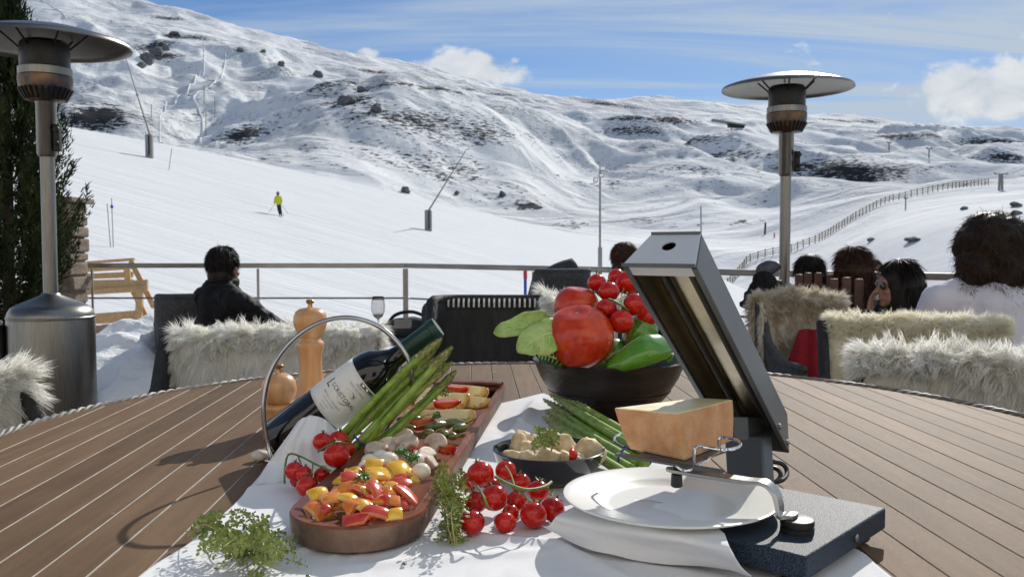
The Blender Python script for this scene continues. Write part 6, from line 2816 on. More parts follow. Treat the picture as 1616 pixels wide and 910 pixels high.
# ------------------------------------------------------------------ pale house front added behind the viewer as sunlight bounce
def bounce_front():
    MT['plaster'] = pm('bounce_plaster', (.80, .77, .70), .9, 0, .05, 3, .2, 30)
    MT['pane'] = pm('window_glass', (.03, .035, .04), .05, 0, .1, coat=1)
    t = thing('bounce_front', (0, -3.4, 0), 'pale house front added unseen behind the viewer to bounce sunlight onto the terrace', 'building')
    xs = [(-5.2, -3.8), (-2.2, -.8), (.8, 2.2), (3.8, 5.2)]
    q = MB()
    x = -8.0
    for a, b in xs + [(8.0, 8.0)]:
        q.box(((x + a) / 2, -3.4, 2.6), (a - x, .4, 6.0))
        x = b
    q.build('wall', MT['plaster'], t, smooth=False, kind=None)
    for a, b in xs:
        q = MB(); q.box(((a + b) / 2, -3.4, .2), (b - a, .38, 1.2)); q.build('sill_wall', MT['plaster'], t, smooth=False)
        q = MB(); q.box(((a + b) / 2, -3.4, 4.0), (b - a, .38, 3.0)); q.build('lintel', MT['plaster'], t, smooth=False)
        w = MB(); w.box(((a + b) / 2, -3.25, .84), (b - a, .1, .06)); w.box(((a + b) / 2, -3.25, 2.46), (b - a, .1, .06)); w.box(((a + b) / 2, -3.26, 1.65), (.06, .08, 1.58))
        f = w.build('window_frame', MT['pine'], t, smooth=False)
        g = MB(); g.box(((a + b) / 2, -3.32, 1.65), (b - a, .02, 1.58)); g.build('pane', MT['pane'], f, smooth=False)
    q = MB(); q.hexa([Vector(p) for p in ((-8.4, -8.5, 7.4), (8.4, -8.5, 7.4), (8.4, -2.9, 5.62), (-8.4, -2.9, 5.62), (-8.4, -8.5, 7.6), (8.4, -8.5, 7.6), (8.4, -2.9, 5.78), (-8.4, -2.9, 5.78))])
    q.build('roof', MT['dark_wood'], t, smooth=False)


bounce_front()


# ------------------------------------------------------------------ wicker chairs
def frame_xy(rz):
    c, s = math.cos(rz), math.sin(rz)
    return Vector((c, s, 0)), Vector((-s, c, 0))


def wicker_chair(x, y, rz, w, ztop, label, mat='wicker', cat='chair', group=None, stitch=False, depth=.52, zs=.44):
    """rz = 0 : the back stands away from the viewer, the sitter faces the viewer"""
    t = thing('wicker_chair', (x, y, 0), label, cat, group)
    ex, ey = frame_xy(rz)
    o = Vector((x, y, 0))
    # U-shaped shell: back and two arms
    path = []
    hw = w / 2
    rc = .09
    for k in range(5):
        path.append((-hw, -depth + (depth - rc) * k / 4, min(ztop, .60) + (ztop - min(ztop, .60)) * max(0, (k - 2.6) / 1.4) ** 1.0))
    for k in range(1, 6):
        a = PI / 2 * k / 6
        path.append((-hw + rc - rc * math.cos(a), -rc + rc * math.sin(a), ztop))
    for k in range(7):
        path.append((-hw + rc + (w - 2 * rc) * k / 6, 0, ztop))
    path += [(-p[0], p[1], p[2]) for p in path[:10]][::-1]
    g = []
    for i in range(11):
        f = i / 10
        row = []
        for px_, py_, zt in path:
            z = .30 + (zt - .30) * f
            row.append(o + ex * px_ * (.92 + .08 * f) + ey * (py_ + .07 * (f - .6) * (1 if py_ > -.2 else 0)) + Vector((0, 0, z)))
        g.append(row)
    q = MB()
    q.sheet(g)
    back = q.build('backrest', MT[mat], t, ang=0, solid=.032)
    top = g[-1]
    q = MB()
    q.tube([p + Vector((0, 0, .004)) for p in top], .019, 8)
    q.build('top_rail', MT[mat], t, ang=0)
    q = MB()
    q.box(o - ey * depth * .5 + Vector((0, 0, zs - .06)), (w * .9, depth * .95, .08), rz)
    q.build('seat', MT[mat], t, bevel=.01)
    q = MB()
    q.box(o - ey * depth * .5 + Vector((0, 0, zs + .02)), (w * .84, depth * .9, .07), rz)
    q.build('seat_cushion', MT['cushion'], t, bevel=.025, seg=3)
    for a, b in ((-1, 0), (1, 0), (-1, 1), (1, 1)):
        q = MB()
        p = o + ex * a * (hw - .04) - ey * (b * (depth - .06) + .02)
        q.tube([(p.x, p.y, 0), (p.x, p.y, .36)], .02, 8)
        q.build('leg', MT[mat], t)
    if stitch:
        for k in range(34):
            f = k / 33
            p = o + ex * (-hw + .03 + (w - .06) * f) - ey * .020 + Vector((0, 0, ztop - .012)) + ey * .028
            q = MB()
            q.tube([p + Vector((0, -.016, -.006)), p + Vector((0, -.018, .012)), p + Vector((0, 0, .020))], .0036, 6)
            q.build('stitch', MT['wool_white'], t)
    return t, o, ex, ey, path


def fleece(name, label, chair, mat, n, L, wid, span=(0.0, 1.0), front=.42, backlen=.25, hang=(0, 0, -1), seed=0, curl=.09, tips=None, lean=None, thick=.02, group=None, cat='sheepskin', tuft=.028, arch=0.0, xoff=0.0):
    """a hide folded over the top of a chair back, with its coat"""
    t_, o, ex, ey, path = chair
    rr = np.random.default_rng(seed)
    # cut of the fold: up the front, over the rail, down the back
    P = [Vector(p) for p in path]
    ztop = max(p.z for p in P)
    x0 = -P[len(P) // 2].x
    xs = [p.x for p in P]
    hw = max(xs)
    t = thing(name, o + Vector((0, 0, ztop)), label, cat, group)
    A = -hw + 2 * hw * span[0] + xoff
    B = -hw + 2 * hw * span[1] + xoff

    def pos(s, f):
        """s across 0..1, f 0 = low front edge, .62 = top, 1 = low back edge"""
        x = A + (B - A) * s
        yb = -.06 * (abs(x) / hw) ** 4
        edge = .035 * math.sin(s * 9 + seed) + .02 * math.sin(s * 23 + seed * 2)
        zt = ztop + .02 + arch * math.sin(PI * s)
        if f < .55:
            k = f / .55
            z = zt - .03 - (front + edge) * (1 - k)
            yy_ = -.045 + .05 * (1 - k) * 0 + yb - .02 * math.sin(PI * k)
        elif f < .7:
            a = (f - .55) / .15 * PI
            z = zt - .03 + .03 * math.sin(a)
            yy_ = -.045 * math.cos(a) + yb
        else:
            k = (f - .7) / .3
            z = zt - .03 - (backlen + edge) * k
            yy_ = .045 + yb
        return o + ex * x + ey * yy_ + Vector((0, 0, z))
    ns, nf = 30, 40
    g = [[pos(i / (ns - 1), j / (nf - 1)) for j in range(nf)] for i in range(ns)]
    q = MB()
    q.sheet(g)
    q.build('hide', MT[mat], t, ang=0, solid=.012)
    # wool grows in locks
    nl = max(1, n // 22)
    ls = rr.uniform(0, 1, nl)
    lf = rr.uniform(0, 1, nl)
    pick = rr.uniform(0, 1, nl) < .38
    lf[pick] = rr.uniform(.44, .80, pick.sum())
    ldir = rr.normal(0, .34, (nl, 3))
    roots, dirs, lens = [], [], []
    for i in range(nl):
        s, f = ls[i], lf[i]
        if rr.uniform() < .16:
            s = rr.choice([rr.uniform(0, .02), rr.uniform(.98, 1)])
        p = pos(s, f)
        e = .012
        nrm = (pos(min(s + e, 1), f) - pos(max(s - e, 0), f)).cross(pos(s, min(f + e, 1)) - pos(s, max(f - e, 0)))
        if nrm.length < 1e-9:
            continue
        nrm.normalize()
        outw = (p - (o + Vector((0, 0, p.z))))
        if f < .55:
            nrm = -ey if nrm.dot(ey) > 0 else nrm
            nrm = nrm if nrm.dot(-ey) > 0 else -nrm
        elif f > .7:
            nrm = nrm if nrm.dot(ey) > 0 else -nrm
        else:
            nrm = nrm if nrm.z > 0 else -nrm
        sidepush = (2 * s - 1) ** 5 * .8
        base = nrm * (.30 if not .5 < f < .75 else .55) + ex * sidepush + Vector((0, 0, -.75)) * (1 if not .52 < f < .73 else 0) + (ey * (-.5 if f < .62 else .5) if .52 < f < .73 else Vector((0, 0, 0)))
        ln = L * rr.uniform(.65, 1.25)
        d0 = np.array(base) + ldir[i]
        d0 /= np.linalg.norm(d0)
        tip = np.array(p) + d0 * ln
        for k in range(22):
            off = rr.normal(0, tuft * .5, 2)
            rp = pos(min(1, max(0, s + off[0] / max(.1, (B - A)))), min(1, max(0, f + off[1] * .6)))
            rp = np.array(rp)
            dv = (tip + rr.normal(0, .0045, 3)) - rp
            l_ = np.linalg.norm(dv)
            if l_ < 1e-4:
                continue
            roots.append(rp)
            dirs.append(dv / l_)
            lens.append(min(l_ * rr.uniform(.85, 1.1), ln * 1.5))
    ribbons('wool', MT[mat], t, roots, dirs, lens, wid, hang, curl=curl, seg=4)
    return t


hang_soft = (0, -.05, -.75)
# left chair across the table
p = at(435, 520, 2.86)
ch = wicker_chair(p.x, p.y, R(8), .66, .80, 'black wicker chair at the left of the table, covered by a long haired white fleece', group='wicker chairs round the table')
fleece('sheepskin', 'long haired white sheepskin over the chair behind the pepper mills', ch, 'wool_white', 40000, .048, .0026, (.06, 1.0), .50, .3, hang_soft, 1)
# centre chair, its black back towards us, white fleece on its right part
p = at(832, 480, 2.95)
ch = wicker_chair(p.x, p.y, R(-2), .62, .905, 'black woven chair with white stitches along its top edge, behind the vegetable bowl', stitch=True, group='wicker chairs round the table')
fleece('sheepskin', 'white fleece hanging at the right side of the black stitched chair behind the lettuce', ch, 'wool_white', 14000, .055, .0026, (.60, 1.0), .44, .25, hang_soft, 2, arch=-.03)
# cream short wool chair
p = at(1432, 500, 3.0)
ch = wicker_chair(p.x, p.y, R(-14), .56, .825, 'dark wicker chair under the cream short woolled sheepskin at the right', group='wicker chairs round the table')
fleece('sheepskin', 'cream short woolled sheepskin folded over the chair in front of the curly haired person', ch, 'wool_cream', 60000, .034, .0026, (.05, 1.0), .48, .25, (0, 0, -.35), 3, curl=.25, tuft=.03)
# big shaggy white one at the right edge
p = at(1560, 560, 2.28)
ch = wicker_chair(p.x, p.y, R(-30), .60, .790, 'wicker chair under the shaggy white fleece at the right picture edge', group='wicker chairs round the table')
fleece('sheepskin', 'shaggy bright white sheepskin nearest to the viewer at the right picture edge', ch, 'wool_white', 46000, .058, .0026, (0, 1.0), .5, .3, (-.1, -.05, -.6), 4)
# a fleece peeping in at the left edge
p = at(-170, 600, 2.0)
ch = wicker_chair(p.x, p.y, R(58), .50, .76, 'wicker chair at the far left edge, only its fleece reaching into the picture', group='wicker chairs round the table')
fleece('sheepskin', 'shaggy white fleece cut off by the left picture edge below the planter', ch, 'wool_white', 26000, .068, .0026, (0, 1.0), .5, .3, (.1, -.1, -.5), 5)
# far chair with beige fleece and red blanket
p = at(1251, 480, 4.0)
ch = wicker_chair(p.x, p.y, R(6), .36, .835, 'grey chair under the beige fleece, in front of the right patio heater', 'wicker_grey')
fleece('sheepskin', 'fluffy beige sheepskin over the far chair in front of the right patio heater pole', ch, 'wool_beige', 26000, .05, .0034, (0, 1), .25, .3, (0, 0, -.3), 6, curl=.2, arch=.02)
fleece('sheepskin', 'narrow lower end of beige fleece hanging down left of the red blanket', ch, 'wool_beige', 14000, .04, .0034, (0, .46), .50, .3, (0, 0, -.4), 7, curl=.2, xoff=-.02)
q = MB()
g = []
for i in range(18):
    row = []
    for j in range(18):
        s, f = i / 17, j / 17
        b0_ = at(1237 - 6 * (1 - f), 602, 3.72)
        b1_ = at(1304, 602, 3.72)
        t0_ = at(1262, 522, 3.80)
        t1_ = at(1306, 514, 3.80)
        pz = b0_.lerp(b1_, s).lerp(t0_.lerp(t1_, s), f)
        row.append(pz + Vector((0, .012 * math.sin(s * 14 + f * 3), .006 * math.sin(s * 9))))
    g.append(row)
q.sheet(g)
single(q, 'blanket', MT['red_wool'], 'dark red blanket hanging from the chair with the beige fleece', 'blanket', None, at(1270, 560, 3.75), ang=0, solid=.012)


# ------------------------------------------------------------------ lounge furniture by the railing
def lounge_chair(x, y, rz, w, zt, label, pillow=None):
    t, o, ex, ey, path = wicker_chair(x, y, rz, w, zt, label, 'wicker_grey', 'lounge chair', None, depth=.6, zs=.36)
    if pillow:
        q = MB()
        M = Matrix.Rotation(rz, 3, 'Z') @ Matrix.Rotation(.4, 3, 'Y')
        q.ball(Vector(pillow), (.17, .06, .13), 20, 12, M, fn=lambda d, a, p: 1 / max(abs(d.x), abs(d.z), .6) ** .6)
        pl = q.build('pillow', MT['cushion'], None, origin=Vector(pillow))
        tag(pl, 'grey pillow leaning in the small lounge chair by the railing', 'pillow')
    return t


p = at(322, 480, 5.15)
lounge_chair(p.x + .02, p.y - .10, R(203), .46, .80, 'dark grey lounge chair holding the man in the black jacket')
p = at(893, 455, 6.6)
lounge_chair(p.x, p.y, R(200), .42, .90, 'small grey lounge chair by the railing behind the tomato bowl', at(885, 441, 6.7))
# sofa behind the black chair
sf = thing('sofa', at(790, 500, 4.3), 'dark cushioned sofa behind the black stitched chair', 'sofa')
sf.location.z = 0
ORG[sf.name].z = 0
a0 = at(790, 480, 4.3)
q = MB(); q.box((a0.x, 4.45, .42), (.78, .12, .74)); q.build('back', MT['wicker'], sf, bevel=.02)
q = MB(); q.box((a0.x, 4.1, .25), (.78, .6, .3)); q.build('seat', MT['wicker'], sf, bevel=.02)
for k, dx in enumerate((-.2, .2)):
    q = MB(); q.box((a0.x + dx, 4.35, .60), (.38, .13, .44), Matrix.Rotation(-.12, 3, 'X')); q.build('cushion', MT['cushion'], sf, bevel=.05, seg=4)

# low side table with glass and bag
st_ = thing('side_table', at(640, 540, 4.6), 'low dark side table behind the wine bottle carrying a glass and a bag', 'side table')
st_.location.z = 0
ORG[st_.name].z = 0
s0 = at(640, 528, 4.6)
ztab = s0.z
q = MB(); q.lathe([(0, ztab - .03), (.27, ztab - .03), (.275, ztab - .015), (.27, ztab), (0, ztab)], (s0.x, s0.y, 0), 40); q.build('tabletop', MT['wicker_grey'], st_)
for k in range(4):
    a = PI / 4 + k * PI / 2
    q = MB(); q.tube([(s0.x + .2 * math.cos(a), s0.y + .2 * math.sin(a), 0), (s0.x + .2 * math.cos(a), s0.y + .2 * math.sin(a), ztab - .02)], .015, 8); q.build('leg', MT['dark_metal'], st_)
MT['clear'] = bpy.data.materials.new('clear_glass')
MT['clear'].use_nodes = True
_b = MT['clear'].node_tree.nodes['Principled BSDF']
_b.inputs['Transmission Weight'].default_value = 1
_b.inputs['Roughness'].default_value = .02
_b.inputs['IOR'].default_value = 1.45
MT['wine'] = pm('white_wine_rest', (.5, .40, .2), .05, 0, .02, trans=.9)
g0 = at(597, 528, 4.5)
g0.z = ztab
t = thing('wine_glass', g0, 'stemmed wine glass standing on the side table above the chrome hoop', 'wine glass')
q = MB(); q.lathe([(0, .001), (.033, .001), (.034, .003), (.006, .006), (.004, .012), (.004, .085), (.008, .092), (.024, .105), (.034, .13), (.036, .155), (.033, .185), (.029, .205), (.028, .205), (.032, .185), (.0348, .155), (.0328, .13), (.023, .107), (.007, .095), (0, .094)], g0, 40)
q.build('glass', MT['clear'], t, ang=0)
q = MB(); q.lathe([(0, .097), (.010, .0985), (.022, .108), (.026, .115), (0, .115)], g0, 32); q.build('wine', MT['wine'], t)
b0 = at(648, 513, 4.5)
t = thing('handbag', (b0.x, b0.y, ztab), 'dark handbag with arched handle lying on the side table behind the bottle neck', 'handbag')
q = MB()
q.ball(Vector((b0.x, b0.y, ztab + .045)), (.135, .075, .055), 28, 16, fn=lambda d, a, p: 1 + .12 * noise.noise(d * 3))
q.build('body', MT['cushion'], t)
q = MB(); q.tube(catm([(b0.x - .125, b0.y - .03, ztab + .05), (b0.x - .07, b0.y - .05, ztab + .115), (b0.x + .02, b0.y - .05, ztab + .130), (b0.x + .11, b0.y - .03, ztab + .09)], 30), .009, 8); q.build('handle', MT['cable'], t)
q = MB(); q.box((b0.x - .03, b0.y - .072, ztab + .07), (.09, .008, .045)); q.build('tag_pocket', MT['concrete'], t, bevel=.004)


# ------------------------------------------------------------------ people
MT['skin'] = pm('skin', (.30, .15, .10), .5, 0, .08, 20, sss=.15)
MT['hair_dark'] = pm('dark_hair', (.012, .008, .006), .5, 0, .4, 40, .7, 200, stretch=(1, 1, .15), spec=.25)
MT['hair_brown'] = pm('brown_hair', (.022, .012, .008), .6, 0, .4, 40, col2=(.085, .036, .016), spec=.25)
MT['jacket'] = pm('black_jacket', (.008, .008, .010), .7, 0, .3, 12, .5, 18, spec=.2)
MT['tshirt'] = pm('white_tshirt', (.62, .61, .68), .9, 0, .03, 10, .15, 300)
MT['black_top'] = pm('black_top', (.007, .007, .009), .8, 0, .3, 20, .4, 30)
MT['jeans'] = pm('dark_trousers', (.02, .022, .03), .8, 0, .2, 30)
MT['puffer'] = pm('grey_puffer', (.07, .07, .085), .5, 0, .3, 14, .7, 22)
MT['yellow'] = pm('yellow_jacket', (.62, .60, .02), .7, 0, .1, 4)
MT['lens'] = pm('sunglass_lens', (.006, .005, .006), .08, 0, .1, coat=1)


class Fig:
    """a seated or standing figure, laid out in its own frame: +f is where it faces, +s its left"""

    def __init__(s, head, face, k=1.0, lean=0.0):
        s.h = Vector(head)                      # centre of the head
        s.f = Vector((math.sin(face), math.cos(face), 0))
        s.s = Vector((-s.f.y, s.f.x, 0))
        s.k = k
        s.lean = lean
        s.su = -.235

    def p(s, f, l, u):
        return s.h + (s.f * (f + s.lean * max(0, -u - .18)) + s.s * l + Vector((0, 0, u))) * s.k


def person(name, F, label, top, arms, face=None, hips=True, legs=True, hairfn=None, scale=1.0, shoulders=.19):
    """arms: list of (shoulder side, elbow, wrist, hand point) in the figure's frame"""
    t = thing('person', F.p(0, 0, -.8), label, 'person')
    k = F.k
    f_ = face if face is not None else F.f
    f_ = Vector(f_).normalized()
    s_ = Vector((0, 0, 1)).cross(f_).normalized()
    H = F.h
    q = MB()
    hp = lambda f, l, u: H + (f_ * f + s_ * l + Vector((0, 0, u))) * k
    M = Matrix((s_, f_, Vector((0, 0, 1)))).transposed()
    q.ball(hp(-.005, 0, .025), (.074 * k, .092 * k, .090 * k), 20, 14, M)          # skull
    q.ball(hp(.022, 0, -.045), (.056 * k, .062 * k, .068 * k), 18, 12, M)          # face and jaw
    q.ball(hp(.062, 0, -.092), (.024 * k, .020 * k, .018 * k), 12, 8, M)            # chin
    q.capsule(hp(.086, 0, .008), hp(.103, 0, -.026), .008 * k, .013 * k, 8)         # nose
    q.ball(hp(.082, 0, -.062), (.024 * k, .010 * k, .009 * k), 12, 8, M)            # lips
    q.ball(hp(.078, 0, .022), (.050 * k, .014 * k, .010 * k), 14, 8, M)             # brow
    for sg in (-1, 1):
        q.ball(hp(-.005, sg * .078, -.012), (.010 * k, .020 * k, .032 * k), 10, 8, M)    # ears
        q.ball(hp(.066, sg * .036, -.028), (.018 * k, .014 * k, .014 * k), 10, 8, M)    # cheeks
    q.capsule(hp(-.012, 0, -.06), F.p(-.03, 0, F.su + .035), .052 * k, .060 * k)                # neck
    # trunk
    q.capsule(F.p(-.03, -shoulders * .72, F.su), F.p(-.03, shoulders * .72, F.su), .058 * k, .058 * k)
    q.capsule(F.p(-.03, 0, F.su - .045), F.p(-.05, 0, -.55), .115 * k, .115 * k)
    q.capsule(F.p(-.05, -.05, -.62), F.p(-.05, .05, -.62), .12 * k, .12 * k)
    for (sg, el, wr, ha) in arms:
        sh = F.p(-.03, sg * shoulders, F.su - .01)
        el, wr, ha = F.p(*el), F.p(*wr), F.p(*ha)
        q.capsule(sh, el, .050 * k, .038 * k)
        q.capsule(el, wr, .038 * k, .025 * k)
        hand(q, wr, ha, k, sg, F)
    if legs:
        for sg in (-1, 1):
            q.capsule(F.p(-.05, sg * .09, -.68), F.p(.38, sg * .13, -.68), .085 * k, .060 * k)
            q.capsule(F.p(.38, sg * .13, -.68), F.p(.36, sg * .13, -1.08), .058 * k, .040 * k)
            q.capsule(F.p(.34, sg * .13, -1.12), F.p(.50, sg * .14, -1.13), .038 * k, .032 * k)
    q.build('body', MT['skin'], t, remesh=.0075 * max(1, k))
    # clothes, a little wider than the body
    c = MB()
    e = .016
    c.capsule(F.p(-.03, -shoulders * .74, F.su - .01), F.p(-.03, shoulders * .74, F.su - .01), (.060 + e) * k, (.060 + e) * k)
    c.capsule(F.p(-.03, 0, F.su - .055), F.p(-.05, 0, -.60), (.125 + e) * k, (.125 + e) * k)
    for sg in (-1, 1):
        c.capsule(F.p(-.03, sg * .09, F.su - .065), F.p(-.05, sg * .075, -.62), (.085 + e) * k, (.085 + e) * k)
        c.capsule(F.p(-.02, sg * .05, F.su + .05), F.p(-.03, sg * shoulders * .9, F.su), (.028 + e) * k, (.045 + e) * k)
    for (sg, el, wr, ha) in arms:
        sh = F.p(-.03, sg * shoulders, F.su - .013)
        el, wr = F.p(*el), F.p(*wr)
        c.capsule(sh, el, (.054 + e) * k, (.044 + e) * k)
        c.capsule(el, el.lerp(wr, .93 if top != 'tshirt' else .9), (.042 + e) * k, (.032 + e) * k)
    if top == 'jacket':
        c.tube([F.p(-.02 + .075 * math.cos(a), .075 * math.sin(a), F.su + .07 + .01 * math.cos(a)) for a in [2 * PI * i / 20 for i in range(20)]], .026 * k, 8, closed=True)
    o = c.build('top', MT[top], t, remesh=.009 * max(1, k))
    d = o.modifiers.new('folds', 'DISPLACE')
    tx = bpy.data.textures.new('folds', 'CLOUDS')
    tx.noise_scale = .07
    d.texture = tx
    d.texture_coords = 'LOCAL'
    d.strength = .034 if top != 'tshirt' else .012
    d.mid_level = .5
    if legs:
        c = MB()
        for sg in (-1, 1):
            c.capsule(F.p(-.05, sg * .09, -.68), F.p(.38, sg * .13, -.68), .098 * k, .072 * k)
            c.capsule(F.p(.38, sg * .13, -.68), F.p(.36, sg * .13, -1.05), .070 * k, .056 * k)
        c.build('trousers', MT['jeans'], t, remesh=.012)
    if hairfn:
        hairfn(t, F, hp, M, f_, s_, k)
    return t, hp


def hand(q, wr, ha, k, sg, F):
    """palm, thumb and four fingers, lightly curled"""
    d = (ha - wr)
    if d.length < 1e-4:
        return
    d.normalize()
    up = Vector((0, 0, 1)) if abs(d.z) < .8 else F.f
    w = d.cross(up).normalized()
    n_ = w.cross(d)
    pc = wr + d * .045 * k
    Mx = Matrix((w, n_, d)).transposed()
    q.ball(pc, (.040 * k, .016 * k, .050 * k), 12, 8, Mx)
    for i, (o_, L) in enumerate(((-.030, .062), (-.010, .074), (.010, .070), (.029, .056))):
        b = pc + w * o_ * k + d * .036 * k
        m = b + d * L * .5 * k - n_ * .010 * k
        e = m + d * L * .4 * k - n_ * .026 * k
        q.capsule(b, m, .0105 * k, .0095 * k, 8)
        q.capsule(m, e, .0095 * k, .008 * k, 8)
    b = pc - w * .034 * k - d * .012 * k
    m = b - w * .026 * k + d * .026 * k - n_ * .010 * k
    q.capsule(b, m, .013 * k, .011 * k, 8)
    q.capsule(m, m + d * .028 * k - n_ * .008 * k, .011 * k, .009 * k, 8)


def short_hair(mat='hair_dark', hairs=4000):
    def fn(t, F, hp, M, f_, s_, k):
        q = MB()
        q.ball(hp(-.016, 0, .034), (.084 * k, .098 * k, .094 * k), 24, 16, M, fn=lambda d, a, p: 1 + .02 * noise.noise(d * 6))
        q.ball(hp(-.045, 0, -.035), (.068 * k, .060 * k, .075 * k), 20, 12, M)
        q.build('hair', MT[mat], t, remesh=.006)
        rs = []
        ds = []
        for i in range(hairs):
            d = Vector(rng.normal(size=3)).normalized()
            if d.y > .55 and d.z < .5:
                continue
            if d.z < -.75:
                continue
            p = hp(-.016, 0, .034) + M @ Vector((d.x * .083 * k, d.y * .097 * k, d.z * .093 * k))
            rs.append(p)
            nn_ = (M @ d).normalized()
            dd = down_tangent(nn_) + nn_ * .22 + Vector(rng.normal(0, .25, 3))
            ds.append(dd.normalized())
        ribbons('strands', MT[mat], t, rs, ds, np.full(len(rs), .034 * k), .0022, (0, 0, -.5), seg=3)
    return fn


def down_tangent(n_):
    d = Vector((0, 0, -1)) - n_ * (-n_.z)
    if d.length < .25:
        d = Vector((n_.x, n_.y, 0)) + Vector((.01, -.2, 0))
    return d.normalized()


def long_hair(mat, length, width, hairs, curl=.0, hang=-1.2, wid=.0028, tuck=.06, face_open=.6, vol=.03):
    """hair falling from the crown over neck and shoulders, strands lying along it"""
    def fn(t, F, hp, M, f_, s_, k):
        q = MB()
        q.ball(hp(-.016, 0, .032), (.086 * k, .100 * k, .098 * k), 24, 16, M)
        q.capsule(hp(-.04, 0, -.02), hp(-.055, 0, -length * .8), (.070 + width) * k, (.050 + width) * k)
        for sg in (-1, 1):
            q.capsule(hp(-.03, sg * .05, .0), hp(-.045, sg * (.055 + width * .6), -length * .7), .042 * k, .036 * k)
        q.build('hair', MT[mat], t, remesh=.007)
        rs, ds, ls = [], [], []
        for i in range(hairs):
            d = Vector(rng.normal(size=3)).normalized()
            if d.y > face_open and d.z < .72:
                continue
            if rng.uniform() < .45:
                if d.z < -.3:
                    continue
                p = hp(-.016, 0, .032) + M @ Vector((d.x * .086, d.y * .100, d.z * .098)) * k
                nn_ = (M @ Vector((d.x, d.y, d.z))).normalized()
            else:
                a = rng.uniform(0, 2 * PI)
                v_ = rng.uniform(0, 1)
                rr_ = .072 + width - .02 * v_
                yy_ = math.sin(a)
                if yy_ > .35:
                    continue
                p = hp(-.04 - .015 * v_ + yy_ * rr_, math.cos(a) * rr_ * 1.1, -.01 - length * .78 * v_)
                nn_ = (M @ Vector((math.cos(a), yy_, -.1))).normalized()
            tt = down_tangent(nn_)
            dd = tt + nn_ * rng.uniform(.0, .16 + vol) + Vector(rng.normal(0, .08, 3))
            rs.append(p - nn_ * .004)
            ds.append(dd.normalized())
            ls.append(rng.uniform(.05, .11) * k)
        ribbons('strands', MT[mat], t, rs, ds, ls, wid * k, (0, 0, -.5), seg=4, curl=curl)
    return fn


# the man by the railing, seen from behind, head turned a little to the right
F1 = Fig(at(354, 424, 4.95), R(48), 1.0, .45)
F1.su = -.155
person('p', F1, 'man with short dark hair in a black jacket lounging by the railing', 'jacket',
       [(-1, (.14, -.27, -.36), (.36, -.22, -.33), (.44, -.20, -.30)), (1, (.10, .26, -.40), (.34, .22, -.40), (.42, .2, -.38))], Vector((.34, .94, 0)), hairfn=short_hair(), shoulders=.21)
# curly haired person in a white t-shirt
F2 = Fig(at(1562, 396, 3.45), R(4), 1.04, .25)
F2.su = -.17


def curly(t, F, hp, M, f_, s_, k):
    q = MB()
    lumps = []
    for i in range(130):
        d = Vector(rng.normal(size=3)).normalized()
        if d.y > .65:
            continue
        low = max(0, -d.z)
        c = hp(-.02 + d.y * .082, d.x * (.094 + .026 * low), .018 + d.z * .098 - .07 * low)
        r_ = rng.uniform(.020, .046) * k
        lumps.append((c, r_, M @ d))
        q.ball(c, r_, 10, 8)
    q.ball(hp(-.02, 0, .03), (.095 * k, .098 * k, .100 * k), 20, 14, M)
    for a0, a1, r0, r1 in (((-.05, -.03, -.06), (-.075, .00, -.19), .075, .035), ((-.04, -.075, -.04), (-.05, -.085, -.13), .040, .028), ((-.04, .075, -.04), (-.05, .10, -.15), .042, .03)):
        q.capsule(hp(*a0), hp(*a1), r0 * k, r1 * k)
        for j in range(10):
            lumps.append((hp(*a0).lerp(hp(*a1), j / 9) + Vector(rng.normal(0, .012, 3)), r0 * .8 * k, Vector((0, -1, -.2)).normalized()))
    q.build('hair', MT['hair_dark'], t, remesh=.008)
    rs, ds, ls = [], [], []
    for c, r_, dn in lumps:
        for j in range(210):
            e = Vector(rng.normal(size=3)).normalized()
            if e.dot(dn) < -.3:
                continue
            tt = (down_tangent(e) * .8 + e * rng.uniform(.1, .7) + Vector(rng.normal(0, .35, 3))).normalized()
            rs.append(c + e * r_ * .92)
            ds.append(tt)
            ls.append(rng.uniform(.02, .045) * k)
    ribbons('curls', MT['hair_brown'], t, rs, ds, ls, .0024, (0, 0, -.5), seg=5, curl=.45)


person('p', F2, 'person with big curly brown hair in a white t-shirt seen from behind at the right', 'tshirt',
       [(-1, (.06, -.25, -.50), (.30, -.12, -.52), (.38, -.10, -.52)), (1, (.02, .25, -.50), (.26, .20, -.56), (.34, .18, -.56))], None, hairfn=curly, shoulders=.185, legs=True)
# woman with sunglasses, hand at her mouth, looking left
F3 = Fig(at(1414, 448, 4.45), R(-62), .98, .1)
t3, hp3 = person('p', F3, 'dark haired woman in sunglasses facing left with her hand at her mouth', 'black_top',
                 [(1, (.20, .14, -.42), (.125, .02, -.16), (.118, 0, -.085)), (-1, (.05, -.24, -.48), (.26, -.16, -.50), (.33, -.14, -.50))], Vector((-1, -.02, -.14)), hairfn=long_hair('hair_dark', .27, .038, 12000, .03, -1.3, face_open=.32))
f3 = Vector((-1, -.02, -.14)).normalized()
s3 = Vector((0, 0, 1)).cross(f3).normalized()
q = MB()
for sg in (-1, 1):
    q.ball(hp3(.084, sg * .034, .004), (.028, .010, .020), 14, 10, Matrix((s3, f3, Vector((0, 0, 1)))).transposed())
sg_ = q.build('sunglasses', MT['lens'], t3, kind=None)
q = MB()
w_ = F3.p(.128, .03, -.19)
q.tube([w_ + Vector((.032 * math.cos(a), .032 * math.sin(a), .006 * math.sin(a))) for a in [2 * PI * i / 16 for i in range(16)]], .004, 6, closed=True)
q.build('bracelet', MT['blue'], t3)
